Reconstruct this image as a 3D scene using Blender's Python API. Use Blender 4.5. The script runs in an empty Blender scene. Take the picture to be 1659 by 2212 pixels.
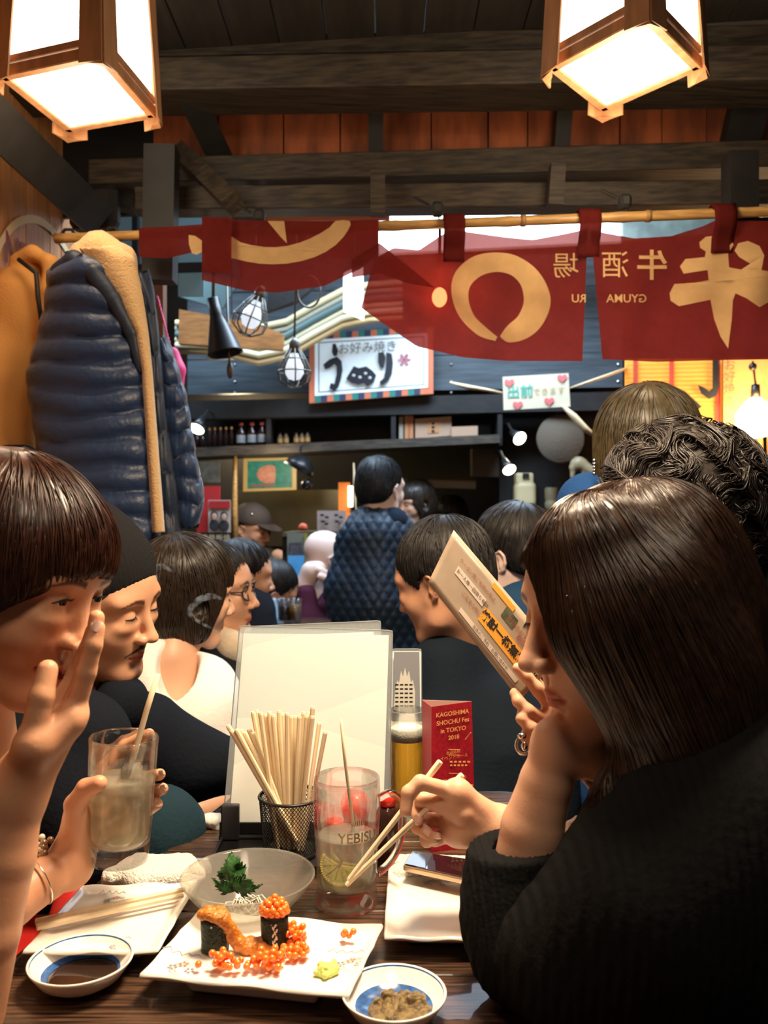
import bpy, math, random
import numpy as np
from mathutils import Vector, Matrix, Euler
sc = bpy.context.scene
COL = sc.collection
F, CX, CY, CH = 1840.0, 829.5, 1106.0, 1.2
# ---------------------------------------------------------------- camera, world, lights, exposure
cam = bpy.data.cameras.new('camera'); camo = bpy.data.objects.new('camera', cam); COL.objects.link(camo)
cam.sensor_fit = 'HORIZONTAL'; cam.sensor_width = 36; cam.lens = F/1659*36; cam.clip_start = .02
camo.location = (0, 0, CH); camo.rotation_euler = (math.pi/2, 0, 0); sc.camera = camo
cam.dof.use_dof = True; cam.dof.focus_distance = 1.15; cam.dof.aperture_fstop = 9.0
w = bpy.data.worlds.new('world'); sc.world = w; w.use_nodes = True
w.node_tree.nodes['Background'].inputs[0].default_value = (.62, .55, .50, 1)
w.node_tree.nodes['Background'].inputs[1].default_value = .06
sc.view_settings.view_transform = 'Standard'; sc.view_settings.look = 'None'
sc.view_settings.gamma = 1; sc.view_settings.use_curve_mapping = False; sc.view_settings.exposure = 0.0
sc.cycles.max_bounces = 12; sc.cycles.transmission_bounces = 12; sc.cycles.transparent_max_bounces = 16
sc.cycles.sample_clamp_indirect = 4; sc.cycles.caustics_refractive = False; sc.cycles.caustics_reflective = False
def light(name, kind, loc, power, color, size=.1, aim=None, spot=None, size_y=None):
    d = bpy.data.lights.new(name, kind); d.energy = power; d.color = color
    if kind == 'AREA':
        d.shape = 'RECTANGLE' if size_y else 'DISK'; d.size = size
        if size_y: d.size_y = size_y
    elif kind == 'SPOT': d.spot_size = spot; d.spot_blend = .6; d.shadow_soft_size = size
    else: d.shadow_soft_size = size
    o = bpy.data.objects.new(name, d); COL.objects.link(o); o.location = loc
    if aim: o.rotation_euler = (Vector(aim)-Vector(loc)).to_track_quat('-Z', 'Y').to_euler()
    return o
WARM = (1, .73, .46); COOL = (.62, .80, 1.0)
light('table_lamp_light', 'AREA', (.14, 1.02, 1.92), 40, (1, .77, .52), .34, (.10, 1.04, 0))
light('front_fill_light', 'AREA', (.10, .25, 2.05), 6, (1, .80, .58), .30, (0, 1.0, .9))  # unseen fill behind the camera, added to lift menu sheets and other front-facing surfaces
light('lantern_light_left', 'POINT', (-.655, 1.85, 1.98), 4.5, WARM, .08)
light('lantern_light_right', 'POINT', (.487, 1.73, 1.98), 8.5, WARM, .08)
light('alley_light', 'AREA', (.3, 3.3, 2.75), 95, COOL, 1.6, (.2, 3.7, 0), size_y=.6)
light('alley_light_far', 'AREA', (-1.2, 4.0, 2.6), 30, COOL, .7, (-.9, 3.4, .8), size_y=.4)
light('kitchen_light', 'POINT', (-.9, 5.2, 1.75), 16, (1, .8, .5), .08)
light('cook_fill_light', 'POINT', (-.58, 4.36, 1.42), 4.5, (1, .82, .58), .05)  # added fill without a fixture, brightens the cook's face under his cap
light('noren_bulb_light', 'POINT', (.148, 2.27, 1.772), 9, (1, .50, .25), .02)
light('stall_bulb_light', 'POINT', (1.62, 3.7, 1.66), 20, (1, .62, .26), .08)
light('spot_a', 'SPOT', (.75, 4.45, 1.6), 8, (1, .85, .6), .05, (.4, 3.4, .9), 1.6)
# ---------------------------------------------------------------- pixel helpers (camera geometry of the photograph)
def P(px, py, Y): return np.array([(px-CX)/F*Y, Y, CH-(py-CY)/F*Y])
def T(px, py, z=.72):
    Y = (CH-z)*F/(py-CY); return np.array([(px-CX)/F*Y, Y, z])
SL = .11
def PB(px, py, v):                       # the stall stands turned by about six degrees
    Y = v/(1+SL*(px-CX)/F); return P(px, py, Y)
# ---------------------------------------------------------------- materials
MATS = {}
def mat(name, col, rough=.5, metal=0, spec=.5, bump=0, bscale=50, var=0, vscale=6, stretch=(1,1,1), emit=None, es=1, thru=0,
        trans=0, ior=1.45, sss=0, alpha=1, vcol=False, coat=0, transl=0, col2=None, mode='noise', aniso=0, sheen=0, coord='Object', wave=None, tcol=None):
    if name in MATS: return MATS[name]
    m = bpy.data.materials.new(name); m.use_nodes = True; nt = m.node_tree; N = nt.nodes; L = nt.links
    b = N['Principled BSDF']; c4 = tuple(col)+(1,)
    b.inputs['Base Color'].default_value = c4; b.inputs['Roughness'].default_value = rough
    b.inputs['Metallic'].default_value = metal; b.inputs['Specular IOR Level'].default_value = spec
    b.inputs['IOR'].default_value = ior; b.inputs['Transmission Weight'].default_value = trans
    b.inputs['Alpha'].default_value = alpha; b.inputs['Coat Weight'].default_value = coat
    b.inputs['Anisotropic'].default_value = aniso; b.inputs['Sheen Weight'].default_value = sheen
    if sss:
        b.inputs['Subsurface Weight'].default_value = sss
        b.inputs['Subsurface Radius'].default_value = (.012, .005, .003); b.inputs['Subsurface Scale'].default_value = 1
    if emit:
        b.inputs['Emission Color'].default_value = tuple(emit)+(1,); b.inputs['Emission Strength'].default_value = es
    if var or bump or col2 or wave:
        tc = N.new('ShaderNodeTexCoord'); mp = N.new('ShaderNodeMapping'); mp.inputs['Scale'].default_value = stretch
        L.new(tc.outputs[coord], mp.inputs['Vector'])
    src = None
    if var or col2:
        n = N.new('ShaderNodeTexNoise'); n.inputs['Scale'].default_value = vscale; n.inputs['Detail'].default_value = 6
        L.new(mp.outputs[0], n.inputs['Vector'])
        r = N.new('ShaderNodeValToRGB'); r.color_ramp.elements[0].position = .35; r.color_ramp.elements[1].position = .65
        k = tuple(col2) if col2 else tuple(x*(1-var) for x in col)
        r.color_ramp.elements[0].color = k+(1,); r.color_ramp.elements[1].color = c4
        L.new(n.outputs['Fac'], r.inputs[0]); src = r.outputs[0]
    if vcol:
        a = N.new('ShaderNodeVertexColor'); a.layer_name = 'Col'
        mx = N.new('ShaderNodeMix'); mx.data_type = 'RGBA'; mx.blend_type = 'MULTIPLY'; mx.inputs[0].default_value = 1
        if src: L.new(src, mx.inputs[6])
        else: mx.inputs[6].default_value = c4
        L.new(a.outputs['Color'], mx.inputs[7]); src = mx.outputs[2]
    if src: L.new(src, b.inputs['Base Color'])
    if bump:
        n2 = N.new('ShaderNodeTexNoise'); n2.inputs['Scale'].default_value = bscale; n2.inputs['Detail'].default_value = 4
        L.new(mp.outputs[0], n2.inputs['Vector'])
        bp = N.new('ShaderNodeBump'); bp.inputs['Strength'].default_value = bump; bp.inputs['Distance'].default_value = .004
        L.new(n2.outputs['Fac'], bp.inputs['Height']); L.new(bp.outputs[0], b.inputs['Normal'])
    if wave:                              # fine ribs or weave: (scale, direction, strength)
        wv = N.new('ShaderNodeTexWave'); wv.inputs['Scale'].default_value = wave[0]; wv.bands_direction = wave[1]
        wv.inputs['Distortion'].default_value = .6
        L.new(mp.outputs[0], wv.inputs['Vector'])
        bp2 = N.new('ShaderNodeBump'); bp2.inputs['Strength'].default_value = wave[2]; bp2.inputs['Distance'].default_value = .004
        L.new(wv.outputs['Fac'], bp2.inputs['Height']); L.new(bp2.outputs[0], b.inputs['Normal'])
        if bump: L.new(bp.outputs[0], bp2.inputs['Normal'])
    last = b.outputs[0]; out = N['Material Output']
    if transl:
        t = N.new('ShaderNodeBsdfTranslucent'); ms = N.new('ShaderNodeMixShader'); t.inputs[0].default_value = c4
        if tcol: t.inputs[0].default_value = tuple(tcol)+(1,)
        elif src: L.new(src, t.inputs[0])
        ms.inputs[0].default_value = transl; L.new(last, ms.inputs[1]); L.new(t.outputs[0], ms.inputs[2]); last = ms.outputs[0]
    if thru:                              # clear walls: part of the light passes straight on
        t = N.new('ShaderNodeBsdfTransparent'); ms = N.new('ShaderNodeMixShader')
        t.inputs[0].default_value = (.95, .42, .36, 1) if tcol else c4; ms.inputs[0].default_value = thru
        L.new(last, ms.inputs[1]); L.new(t.outputs[0], ms.inputs[2]); last = ms.outputs[0]
    L.new(last, out.inputs[0])
    MATS[name] = m; return m
def hexc(h):
    v = [int(h[i:i+2], 16)/255 for i in (0, 2, 4)]
    return tuple(x/12.92 if x <= .04045 else ((x+.055)/1.055)**2.4 for x in v)
# ---------------------------------------------------------------- objects
def thing(name, label, cat, loc=(0,0,0), group=None):
    o = bpy.data.objects.new(name, None); COL.objects.link(o); o.location = Vector(loc); o.empty_display_size = .02
    o['label'] = label; o['category'] = cat
    if group: o['group'] = group
    return o
def wl(o):
    v = Vector((0, 0, 0))
    while o is not None: v += o.location; o = o.parent
    return v
def mesh(name, V, Fa, m, parent=None, smooth=True, loc=None, mi=None, cols=None, label=None, cat=None, group=None, kind=None):
    V = np.asarray(V, dtype=np.float64).reshape(-1, 3)
    if parent is not None: off = np.array(wl(parent)); ol = (0, 0, 0)
    else:
        off = np.array([(V[:, 0].min()+V[:, 0].max())/2, (V[:, 1].min()+V[:, 1].max())/2, V[:, 2].min()]) if loc is None else np.array(loc)
        ol = off
    me = bpy.data.meshes.new(name); Vl = V-off
    Fa = list(Fa) if not isinstance(Fa, np.ndarray) else Fa
    if isinstance(Fa, np.ndarray):
        nf, k = Fa.shape
        me.vertices.add(len(Vl)); me.vertices.foreach_set('co', Vl.astype(np.float32).ravel())
        me.loops.add(nf*k); me.loops.foreach_set('vertex_index', Fa.astype(np.int32).ravel())
        me.polygons.add(nf); me.polygons.foreach_set('loop_start', np.arange(0, nf*k, k, dtype=np.int32))
        me.polygons.foreach_set('loop_total', np.full(nf, k, dtype=np.int32)); me.update(calc_edges=True)
    else: me.from_pydata(Vl.tolist(), [], Fa)
    for x in (m if isinstance(m, (list, tuple)) else [m]): me.materials.append(x)
    if mi is not None: me.polygons.foreach_set('material_index', np.asarray(mi, dtype=np.int32))
    me.polygons.foreach_set('use_smooth', np.full(len(me.polygons), bool(smooth)))
    if cols is not None:
        a = me.color_attributes.new('Col', 'FLOAT_COLOR', 'POINT')
        c = np.ones((len(Vl), 4), dtype=np.float32); c[:, :3] = cols; a.data.foreach_set('color', c.ravel())
    me.validate()
    if smooth == 'auto':
        me.polygons.foreach_set('use_smooth', np.full(len(me.polygons), True)); me.set_sharp_from_angle(angle=math.radians(38))
    o = bpy.data.objects.new(name, me); COL.objects.link(o); o.location = ol
    if parent is not None: o.parent = parent
    if label: o['label'] = label
    if cat: o['category'] = cat
    if group: o['group'] = group
    if kind: o['kind'] = kind
    return o
def dup(o, loc=None, rot=None, parent=None, label=None):
    c = o.copy(); COL.objects.link(c)
    if parent is not None: c.parent = parent
    if loc is not None: c.location = loc
    if rot is not None: c.rotation_euler = rot
    if label: c['label'] = label
    for ch in o.children: dup(ch, parent=c)
    return c
def V3(*a): return np.array(a, dtype=float)
def nrm(v): v = np.asarray(v, float); return v/(np.linalg.norm(v)+1e-12)
class MB:
    def __init__(s): s.v = []; s.f = []; s.m = []; s.cur = 0
    def add(s, V, Fa):
        n = len(s.v); s.v.extend([tuple(map(float, p)) for p in V])
        for f in Fa: s.f.append(tuple(i+n for i in f)); s.m.append(s.cur)
        return s
    def hexa(s, p): # 8 points: bottom 4, top 4
        return s.add(p, [(3,2,1,0),(4,5,6,7),(0,1,5,4),(1,2,6,5),(2,3,7,6),(3,0,4,7)])
    def box(s, c, d, rz=0, R=None, bev=0):
        c = np.array(c, float); d = np.array(d, float)/2
        M = np.array(Matrix.Rotation(rz, 3, 'Z')) if R is None else np.array(R)
        if not bev:
            q = [c+M@(d*np.array(k)) for k in ((-1,-1,-1),(1,-1,-1),(1,1,-1),(-1,1,-1),(-1,-1,1),(1,-1,1),(1,1,1),(-1,1,1))]
            return s.hexa(q)
        b = bev; pts = []
        for z in (-1, 1):
            for zz in ((1,0) if z < 0 else (0,1)):
                ins = b*zz
                for sx, sy in ((-1,-1),(1,-1),(1,1),(-1,1)):
                    for t in (0, 1):
                        ix = (b if (t == 0) == (sx*sy < 0) else 0); iy = b-ix
                        x = sx*(d[0]-max(ix, 0)-ins*(.0 if ix else .6)); y = sy*(d[1]-iy-ins*(.0 if iy else .6))
                        pts.append(c+M@np.array([x, y, z*(d[2]-(0 if zz else b))]))
        fs = [tuple(range(7, -1, -1)), tuple(range(24, 32))]
        for k in range(3):
            for i in range(8): j = (i+1) % 8; fs.append((k*8+i, k*8+j, k*8+8+j, k*8+8+i))
        return s.add(pts, fs)
    def bar(s, a, b, wd, ht, up=(0,0,1)):
        a = np.array(a, float); b = np.array(b, float); x = nrm(b-a); up = np.array(up, float)
        y = nrm(np.cross(up, x)); z = np.cross(x, y)
        q = [p+sy*y*wd/2+sz*z*ht/2 for p, sy, sz in ((a,-1,-1),(b,-1,-1),(b,1,-1),(a,1,-1),(a,-1,1),(b,-1,1),(b,1,1),(a,1,1))]
        return s.hexa(q)
    def tube(s, pts, r, n=8, cap=True, closed=False, flat=None):
        pts = [np.array(p, float) for p in pts]; m = len(pts)
        rs = r if hasattr(r, '__len__') else [r]*m
        t0 = nrm(pts[1]-pts[0]); ref = np.array([0,0,1.]) if abs(t0[2]) < .9 else np.array([1.,0,0])
        u = nrm(np.cross(t0, ref)); V = []
        for i in range(m):
            if closed: t = nrm(pts[(i+1) % m]-pts[i-1])
            else: t = nrm(pts[min(i+1, m-1)]-pts[max(i-1, 0)])
            u = nrm(u-t*np.dot(u, t)); w_ = np.cross(t, u)
            for k in range(n):
                a = 2*math.pi*k/n; V.append(pts[i]+rs[i]*(math.cos(a)*u+math.sin(a)*w_*(flat or 1)))
        Fa = []
        for i in range(m if closed else m-1):
            j = (i+1) % m
            for k in range(n): l = (k+1) % n; Fa.append((i*n+k, i*n+l, j*n+l, j*n+k))
        if cap and not closed: Fa += [tuple(range(n-1, -1, -1)), tuple((m-1)*n+k for k in range(n))]
        return s.add(V, Fa)
    def lathe(s, prof, c=(0,0,0), n=32, R=None, sx=1, sy=1, cap=True):
        M = np.eye(3) if R is None else np.array(R); c = np.array(c, float); V = []; Fa = []; m = len(prof)
        for (r, z) in prof:
            for k in range(n):
                a = 2*math.pi*k/n; V.append(c+M@np.array([r*math.cos(a)*sx, r*math.sin(a)*sy, z]))
        for i in range(m-1):
            for k in range(n): l = (k+1) % n; Fa.append((i*n+k, i*n+l, (i+1)*n+l, (i+1)*n+k))
        if cap and prof[0][0] > 1e-6: Fa.append(tuple(range(n-1, -1, -1)))
        if cap and prof[-1][0] > 1e-6: Fa.append(tuple((m-1)*n+k for k in range(n)))
        return s.add(V, Fa)
    def ball(s, c, r, n=12, m=8, R=None):
        r = np.array(r if hasattr(r, '__len__') else (r,)*3, float); M = np.eye(3) if R is None else np.array(R); c = np.array(c, float)
        V = []; Fa = []
        for i in range(m+1):
            t = math.pi*i/m
            for k in range(n): a = 2*math.pi*k/n; V.append(c+M@(r*np.array([math.sin(t)*math.cos(a), math.sin(t)*math.sin(a), -math.cos(t)])))
        for i in range(m):
            for k in range(n): l = (k+1) % n; Fa.append((i*n+k, i*n+l, (i+1)*n+l, (i+1)*n+k))
        return s.add(V, Fa)
    def prism(s, poly, d):      # poly: list of 3-D points (planar), d: extrusion vector
        n = len(poly); poly = [np.array(p, float) for p in poly]; d = np.array(d, float)
        return s.add(poly+[p+d for p in poly], [tuple(range(n)), tuple(range(2*n-1, n-1, -1))]+[(i, (i+1) % n+0, (i+1) % n+n, i+n)[::-1] for i in range(n)])
    def build(s, name, m, parent=None, smooth=False, **k):
        return mesh(name, s.v, s.f, m, parent, smooth, mi=s.m if isinstance(m, (list, tuple)) else None, **k)
def grid(fn, nu, nv, th=0):
    V = []; Fa = []
    for j in range(nv+1):
        for i in range(nu+1): V.append(fn(i/nu, j/nv))
    for j in range(nv):
        for i in range(nu): a = j*(nu+1)+i; Fa.append((a, a+1, a+nu+2, a+nu+1))
    return V, Fa
def solidify(o, t, off=0):
    md = o.modifiers.new('s', 'SOLIDIFY'); md.thickness = t; md.offset = off; return o
def bevel(o, wdt, seg=2):
    md = o.modifiers.new('b', 'BEVEL'); md.width = wdt; md.segments = seg; md.limit_method = 'ANGLE'; return o
def textmesh(body, fn, size=1, m=None, name='lettering', parent=None, mirror=False, ext=0, bold=0, align='CENTER', smooth=False, sub=None, **k):
    """flat lettering: fn(x, y) -> world point, x and y in units of the letter height"""
    cu = bpy.data.curves.new('t', 'FONT'); cu.body = body; cu.align_x = align; cu.align_y = 'CENTER'; cu.size = 1; cu.resolution_u = 3; cu.offset = bold
    ob = bpy.data.objects.new('t', cu); COL.objects.link(ob)
    dg = bpy.context.evaluated_depsgraph_get(); dg.update(); me = bpy.data.meshes.new_from_object(ob.evaluated_get(dg))
    V = [(v.co.x*(-1 if mirror else 1), v.co.y) for v in me.vertices]; Fa = [tuple(p.vertices) for p in me.polygons]
    bpy.data.objects.remove(ob); bpy.data.curves.remove(cu); bpy.data.meshes.remove(me)
    if not V: return None
    if sub:
        import bmesh
        bm = bmesh.new(); vs = [bm.verts.new((x, y, 0)) for x, y in V]
        for f in Fa:
            try: bm.faces.new([vs[i] for i in f])
            except ValueError: pass
        bmesh.ops.triangulate(bm, faces=bm.faces)
        for _ in range(sub):
            ed = [e for e in bm.edges if e.calc_length() > .16]
            if ed: bmesh.ops.subdivide_edges(bm, edges=ed, cuts=1); bmesh.ops.triangulate(bm, faces=bm.faces)
        bm.verts.index_update(); V = [(v.co.x, v.co.y) for v in bm.verts]; Fa = [tuple(v.index for v in f.verts) for f in bm.faces]; bm.free()
    return mesh(name, [fn(x*size, y*size) for x, y in V], Fa, m, parent, smooth, **k)
def plane_fn(o, ux, uy):
    o = np.array(o, float); ux = np.array(ux, float); uy = np.array(uy, float)
    return lambda x, y: o+ux*x+uy*y
# ---------------------------------------------------------------- signed distance bodies, polygonised by surface nets
def mat3(ax, ay, az): return np.array([ax, ay, az], float).T
class SD:
    def __init__(s): s.p = []
    def _add(s, fn, c, R, k, op): s.p.append((fn, np.array(c, float), R, k, op)); return s
    def cap(s, a, b, ra, rb=None, k=.008, op='u', M=None, fl=None):
        """round cone from a to b; fl = (axis, factor) squeezes the section along that axis"""
        rb = ra if rb is None else rb; a = np.array(a, float); b = np.array(b, float)
        if M is not None: a = M[0]@a*M[2]+M[1]; b = M[0]@b*M[2]+M[1]; ra *= M[2]; rb *= M[2]
        ab = b-a; l2 = max(ab@ab, 1e-9)
        if fl: ax = nrm(fl[0]); ax = ax if M is None else M[0]@ax; fk = 1/fl[1]-1
        def fn(p):
            q = p-a; h = np.clip((q@ab)/l2, 0, 1); q = q-h[..., None]*ab
            if fl: q = q+(q@ax)[..., None]*ax*fk
            return np.linalg.norm(q, axis=-1)-(ra+(rb-ra)*h)
        return s._add(fn, (a+b)/2, np.sqrt(l2)/2+max(ra, rb), k, op)
    def chain(s, pts, rs, k=.008, op='u', M=None, fl=None):
        for i in range(len(pts)-1): s.cap(pts[i], pts[i+1], rs[i], rs[i+1], k, op, M, fl)
        return s
    def ell(s, c, r, rot=None, k=.01, op='u', M=None):
        c = np.array(c, float); r = np.array(r if hasattr(r, '__len__') else (r,)*3, float); A = np.eye(3) if rot is None else np.array(Euler([math.radians(x) for x in rot]).to_matrix())
        if M is not None: A = M[0]@A; c = M[0]@c*M[2]+M[1]; r = r*M[2]
        def fn(p):
            q = (p-c)@A; k0 = np.linalg.norm(q/r, axis=-1); k1 = np.linalg.norm(q/(r*r), axis=-1)
            return k0*(k0-1)/np.maximum(k1, 1e-6)
        return s._add(fn, c, max(r), k, op)
    def box(s, c, d, A=None, rd=.01, k=.01, op='u', M=None):
        c = np.array(c, float); d = np.array(d, float)/2-rd; A = np.eye(3) if A is None else np.array(A)
        if M is not None: A = M[0]@A; c = M[0]@c*M[2]+M[1]; d = d*M[2]
        def fn(p):
            q = np.abs((p-c)@A)-d
            return np.linalg.norm(np.maximum(q, 0), axis=-1)+np.minimum(q.max(-1), 0)-rd
        return s._add(fn, c, np.linalg.norm(d)+rd, k, op)
    def half(s, c, n, k=.01, op='s', M=None):   # half space on the +n side
        c = np.array(c, float); n = nrm(n)
        if M is not None: n = M[0]@n; c = M[0]@c*M[2]+M[1]
        return s._add(lambda p: -((p-c)@n), c, 9, k, op)
    def ev(s, p):
        d = np.full(p.shape[:-1], 1.0)
        for fn, c, R, k, op in s.p: d = SD.mix(d, fn(p), k, op)
        return d
    @staticmethod
    def mix(d, e, k, op):
        if op == 'u': h = np.clip(.5+.5*(d-e)/k, 0, 1); return d+(e-d)*h-k*h*(1-h)
        if op == 's': e = -e
        h = np.clip(.5-.5*(d-e)/k, 0, 1); return d+(e-d)*h+k*h*(1-h)
    def grad(s, p, e=.002):
        g = np.stack([s.ev(p+np.eye(3)[i]*e)-s.ev(p-np.eye(3)[i]*e) for i in range(3)], -1)
        return g/(np.linalg.norm(g, axis=-1, keepdims=True)+1e-9)
    def poly(s, res, lo=None, hi=None, disp=None):
        u = [x for x in s.p if x[4] == 'u']
        if lo is None:
            lo = np.min([c-R for _, c, R, _, _ in u], 0)-3*res; hi = np.max([c+R for _, c, R, _, _ in u], 0)+3*res
        B = 12; lo = np.array(lo); n = (np.ceil((np.array(hi)-lo)/res/B)+1).astype(int)
        bc = np.stack(np.meshgrid(*[np.arange(k) for k in n], indexing='ij'), -1).reshape(-1, 3)
        cen = lo+(bc*B+B/2)*res; br = B*res*.87
        dc = s.ev(cen); near = np.abs(dc) < br*1.6+.02
        G = np.empty(tuple(n*B), np.float32); Gb = G.reshape(n[0], B, n[1], B, n[2], B)
        Gb[:] = np.where(dc > 0, 1, -1).astype(np.float32).reshape(n[0], 1, n[1], 1, n[2], 1)
        nb = bc[near]; nc = cen[near]
        loc = np.stack(np.meshgrid(*[np.arange(B)]*3, indexing='ij'), -1).reshape(-1, 3)
        for st in range(0, len(nb), 400):
            b_ = nb[st:st+400]; c_ = nc[st:st+400]
            pts = lo+(b_[:, None, :]*B+loc[None])*res
            d = np.full(pts.shape[:2], 1.0)
            for fn, c, R, k, op in s.p:
                sel = np.linalg.norm(c_-c, axis=1) < R*1.05+br+k+.03
                if sel.any(): d[sel] = SD.mix(d[sel], fn(pts[sel]), k, op)
            if disp is not None: d = d+disp(pts)
            Gb[b_[:, 0], :, b_[:, 1], :, b_[:, 2], :] = d.reshape(-1, B, B, B).astype(np.float32)
        S = G < 0
        c0 = S[:-1, :-1, :-1]; same = np.ones_like(c0)
        for i in (0, 1):
            for j in (0, 1):
                for k in (0, 1):
                    if i+j+k: same &= (S[i:S.shape[0]-1+i, j:S.shape[1]-1+j, k:S.shape[2]-1+k] == c0)
        cells = np.argwhere(~same)
        corner = np.array([(i, j, k) for i in (0,1) for j in (0,1) for k in (0,1)])
        val = np.stack([G[cells[:, 0]+a, cells[:, 1]+b, cells[:, 2]+c] for a, b, c in corner], 1)
        acc = np.zeros((len(cells), 3)); cnt = np.zeros(len(cells))
        for a in range(8):
            for b in range(a+1, 8):
                if np.abs(corner[a]-corner[b]).sum() == 1:
                    x = (val[:, a] < 0) != (val[:, b] < 0)
                    t = val[x, a]/(val[x, a]-val[x, b]); acc[x] += corner[a]+t[:, None]*(corner[b]-corner[a]); cnt[x] += 1
        V = lo+(cells+acc/cnt[:, None])*res
        idx = np.full(same.shape, -1, np.int32); idx[cells[:, 0], cells[:, 1], cells[:, 2]] = np.arange(len(cells))
        Fs = []
        for ax in range(3):
            s0 = [slice(1, -1)]*3; s1 = [slice(1, -1)]*3; s0[ax] = slice(0, -1); s1[ax] = slice(1, None)
            A = S[tuple(s0)]; Bq = S[tuple(s1)]; e = np.argwhere(A != Bq); flip = A[e[:, 0], e[:, 1], e[:, 2]]
            o = e.copy(); o += np.array([0 if i == ax else 1 for i in range(3)])
            u_, v_ = (ax+1) % 3, (ax+2) % 3; du = np.eye(3, dtype=int)[u_]; dv = np.eye(3, dtype=int)[v_]
            q = [o-du-dv, o-dv, o, o-du]
            q = np.stack([idx[x[:, 0], x[:, 1], x[:, 2]] for x in q], 1)
            q[~flip] = q[~flip][:, ::-1]; Fs.append(q)
        Fa = np.concatenate(Fs); Fa = Fa[(Fa >= 0).all(1)]
        return V, Fa
def sdmesh(s, res, name, m, parent=None, colfn=None, disp=None, **k):
    V, Fa = s.poly(res, disp=disp)
    return mesh(name, V, Fa, m, parent, True, cols=None if colfn is None else colfn(V), **k)
def vnoise(p, sc_, seed=0):
    """cheap smooth noise from sines, for folds"""
    rs = np.random.RandomState(seed); o = 0
    for i in range(5):
        d = rs.randn(3); d /= np.linalg.norm(d); o = o+np.sin((p@d)*sc_*(.7+.5*i)+rs.rand()*6.28+1.3*np.sin(p@rs.randn(3)*sc_*.4))/(1+.5*i)
    return o/2.5
def pose(c, fwd, up, sc_=1.0):
    x = nrm(fwd); z = np.array(up, float); z = nrm(z-x*(z@x)); y = np.cross(z, x); return (mat3(x, y, z), np.array(c, float), sc_)
def loc2w(M, p): return M[0]@np.array(p, float)*M[2]+M[1]
# ---------------------------------------------------------------- people: heads, hair, hands
def head(s, M, nx=0, male=False, smile=0, mouth_open=0, ears=True, neck=None, nosew=1.0, jaw=1.0):
    A = dict(M=M)
    s.ell((-.012, 0, .038), (.094, .077, .083), k=.02, **A)
    s.ell((.012, 0, -.012), (.070, .066, .090), k=.03, **A)
    s.ell((.034, 0, .030), (.056, .062, .062), k=.02, **A)                      # forehead
    s.ell((.048, 0, -.055), (.040, .044*jaw, .046), k=.025, **A)                # mouth barrel
    s.ell((.068, 0, -.100), (.019, .022*jaw, .016), k=.022, **A)                # chin
    for y in (1, -1):
        s.cap((.002, y*.053, -.040), (.012, y*.046*jaw, -.074), .016, .014, k=.025, **A)
        s.cap((.012, y*.046*jaw, -.074), (.062, y*.016*jaw, -.102), .014, .013, k=.028, **A)
        s.ell((.053, y*.037, -.030-.004*smile), (.026+.004*smile, .025, .024), k=.022, **A)   # cheek
        s.ell((.070, y*.032, .025), (.014, .026, .010), k=.020, **A)            # brow ridge
        s.ell((.0955, y*.029, .003), (.016, .018, .0115), k=.014, op='s', **A)   # socket
        s.ell((.0715, y*.031, .003), (.0160, .0165, .0140), k=.006, **A)        # eyeball with lids
        s.ell((.074, y*.033, -.014), (.014, .020, .010), k=.014, **A)           # lower lid pad
    s.cap((.083, 0, .016), (.1015+nx, 0, -.026), .0062, .0085, k=.010, **A)
    s.ell((.1035+nx, 0, -.0335), (.0105*nosew, .0100*nosew, .0090), k=.007, **A)
    for y in (1, -1):
        s.ell((.0940+nx*.6, y*.0118*nosew, -.0370), (.0110, .0072, .0078), k=.005, **A)
        s.ell((.1010+nx, y*.0066*nosew, -.0445), (.0045, .0036, .0036), k=.002, op='s', **A)
    s.ell((.0905, 0, -.050), (.004, .003, .007), k=.006, op='s', **A)           # philtrum
    o = mouth_open; w_ = .0235+.004*smile; up = .004*smile
    def arc(z, x0, dz, r, n=4, kk=.004, op='u'):
        pts = []
        for i in range(-n, n+1):
            t = i/n; pts.append((x0-.0145*t*t*1.1, w_*t, z+dz*(1-t*t)+up*t*t))
        rs = [r*(1-.72*abs(i/n)**2) for i in range(-n, n+1)]
        s.chain(pts, rs, k=kk, op=op, **A)
    arc(-.0680, .0865, .0030, .0050); arc(-.0705-.010*o, .0845, -.0035, .0058)
    if o: arc(-.0700-.002*o, .0925, -.003*o, .0030+.0045*o, kk=.002, op='s')
    else: arc(-.0690, .0935, 0, .0014, kk=.0015, op='s')
    s.ell((.0895, 0, -.086-.006*o), (.010, .016, .0045), k=.010, op='s', **A)
    if ears:
        for y in (1, -1):
            c = np.array((-.008, y*.077, -.008))
            pts = [c+np.array(q)*np.array((1, y, 1)) for q in ((.004,-.002,-.026),(-.006,.003,-.020),(-.014,.010,-.004),(-.013,.013,.014),(-.002,.010,.026),(.008,.003,.022),(.011,-.002,.010))]
            s.chain(pts, [.0052,.0048,.0042,.004,.004,.0038,.0035], k=.003, **A)
            s.ell(c+np.array((-.003, y*.002, -.001)), (.012, .005, .022), k=.003, **A)
            s.ell(c+np.array((.001, y*.008, .002)), (.007, .005, .011), k=.004, op='s', **A)
    if neck is not None:
        a = loc2w(M, (-.028, 0, -.055)); r = .052*M[2]
        s.cap(a, np.array(neck), r, r*1.08, k=.03)
SKIN_LIP = np.array([.80, .36, .32]); WH = np.ones(3)
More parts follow.
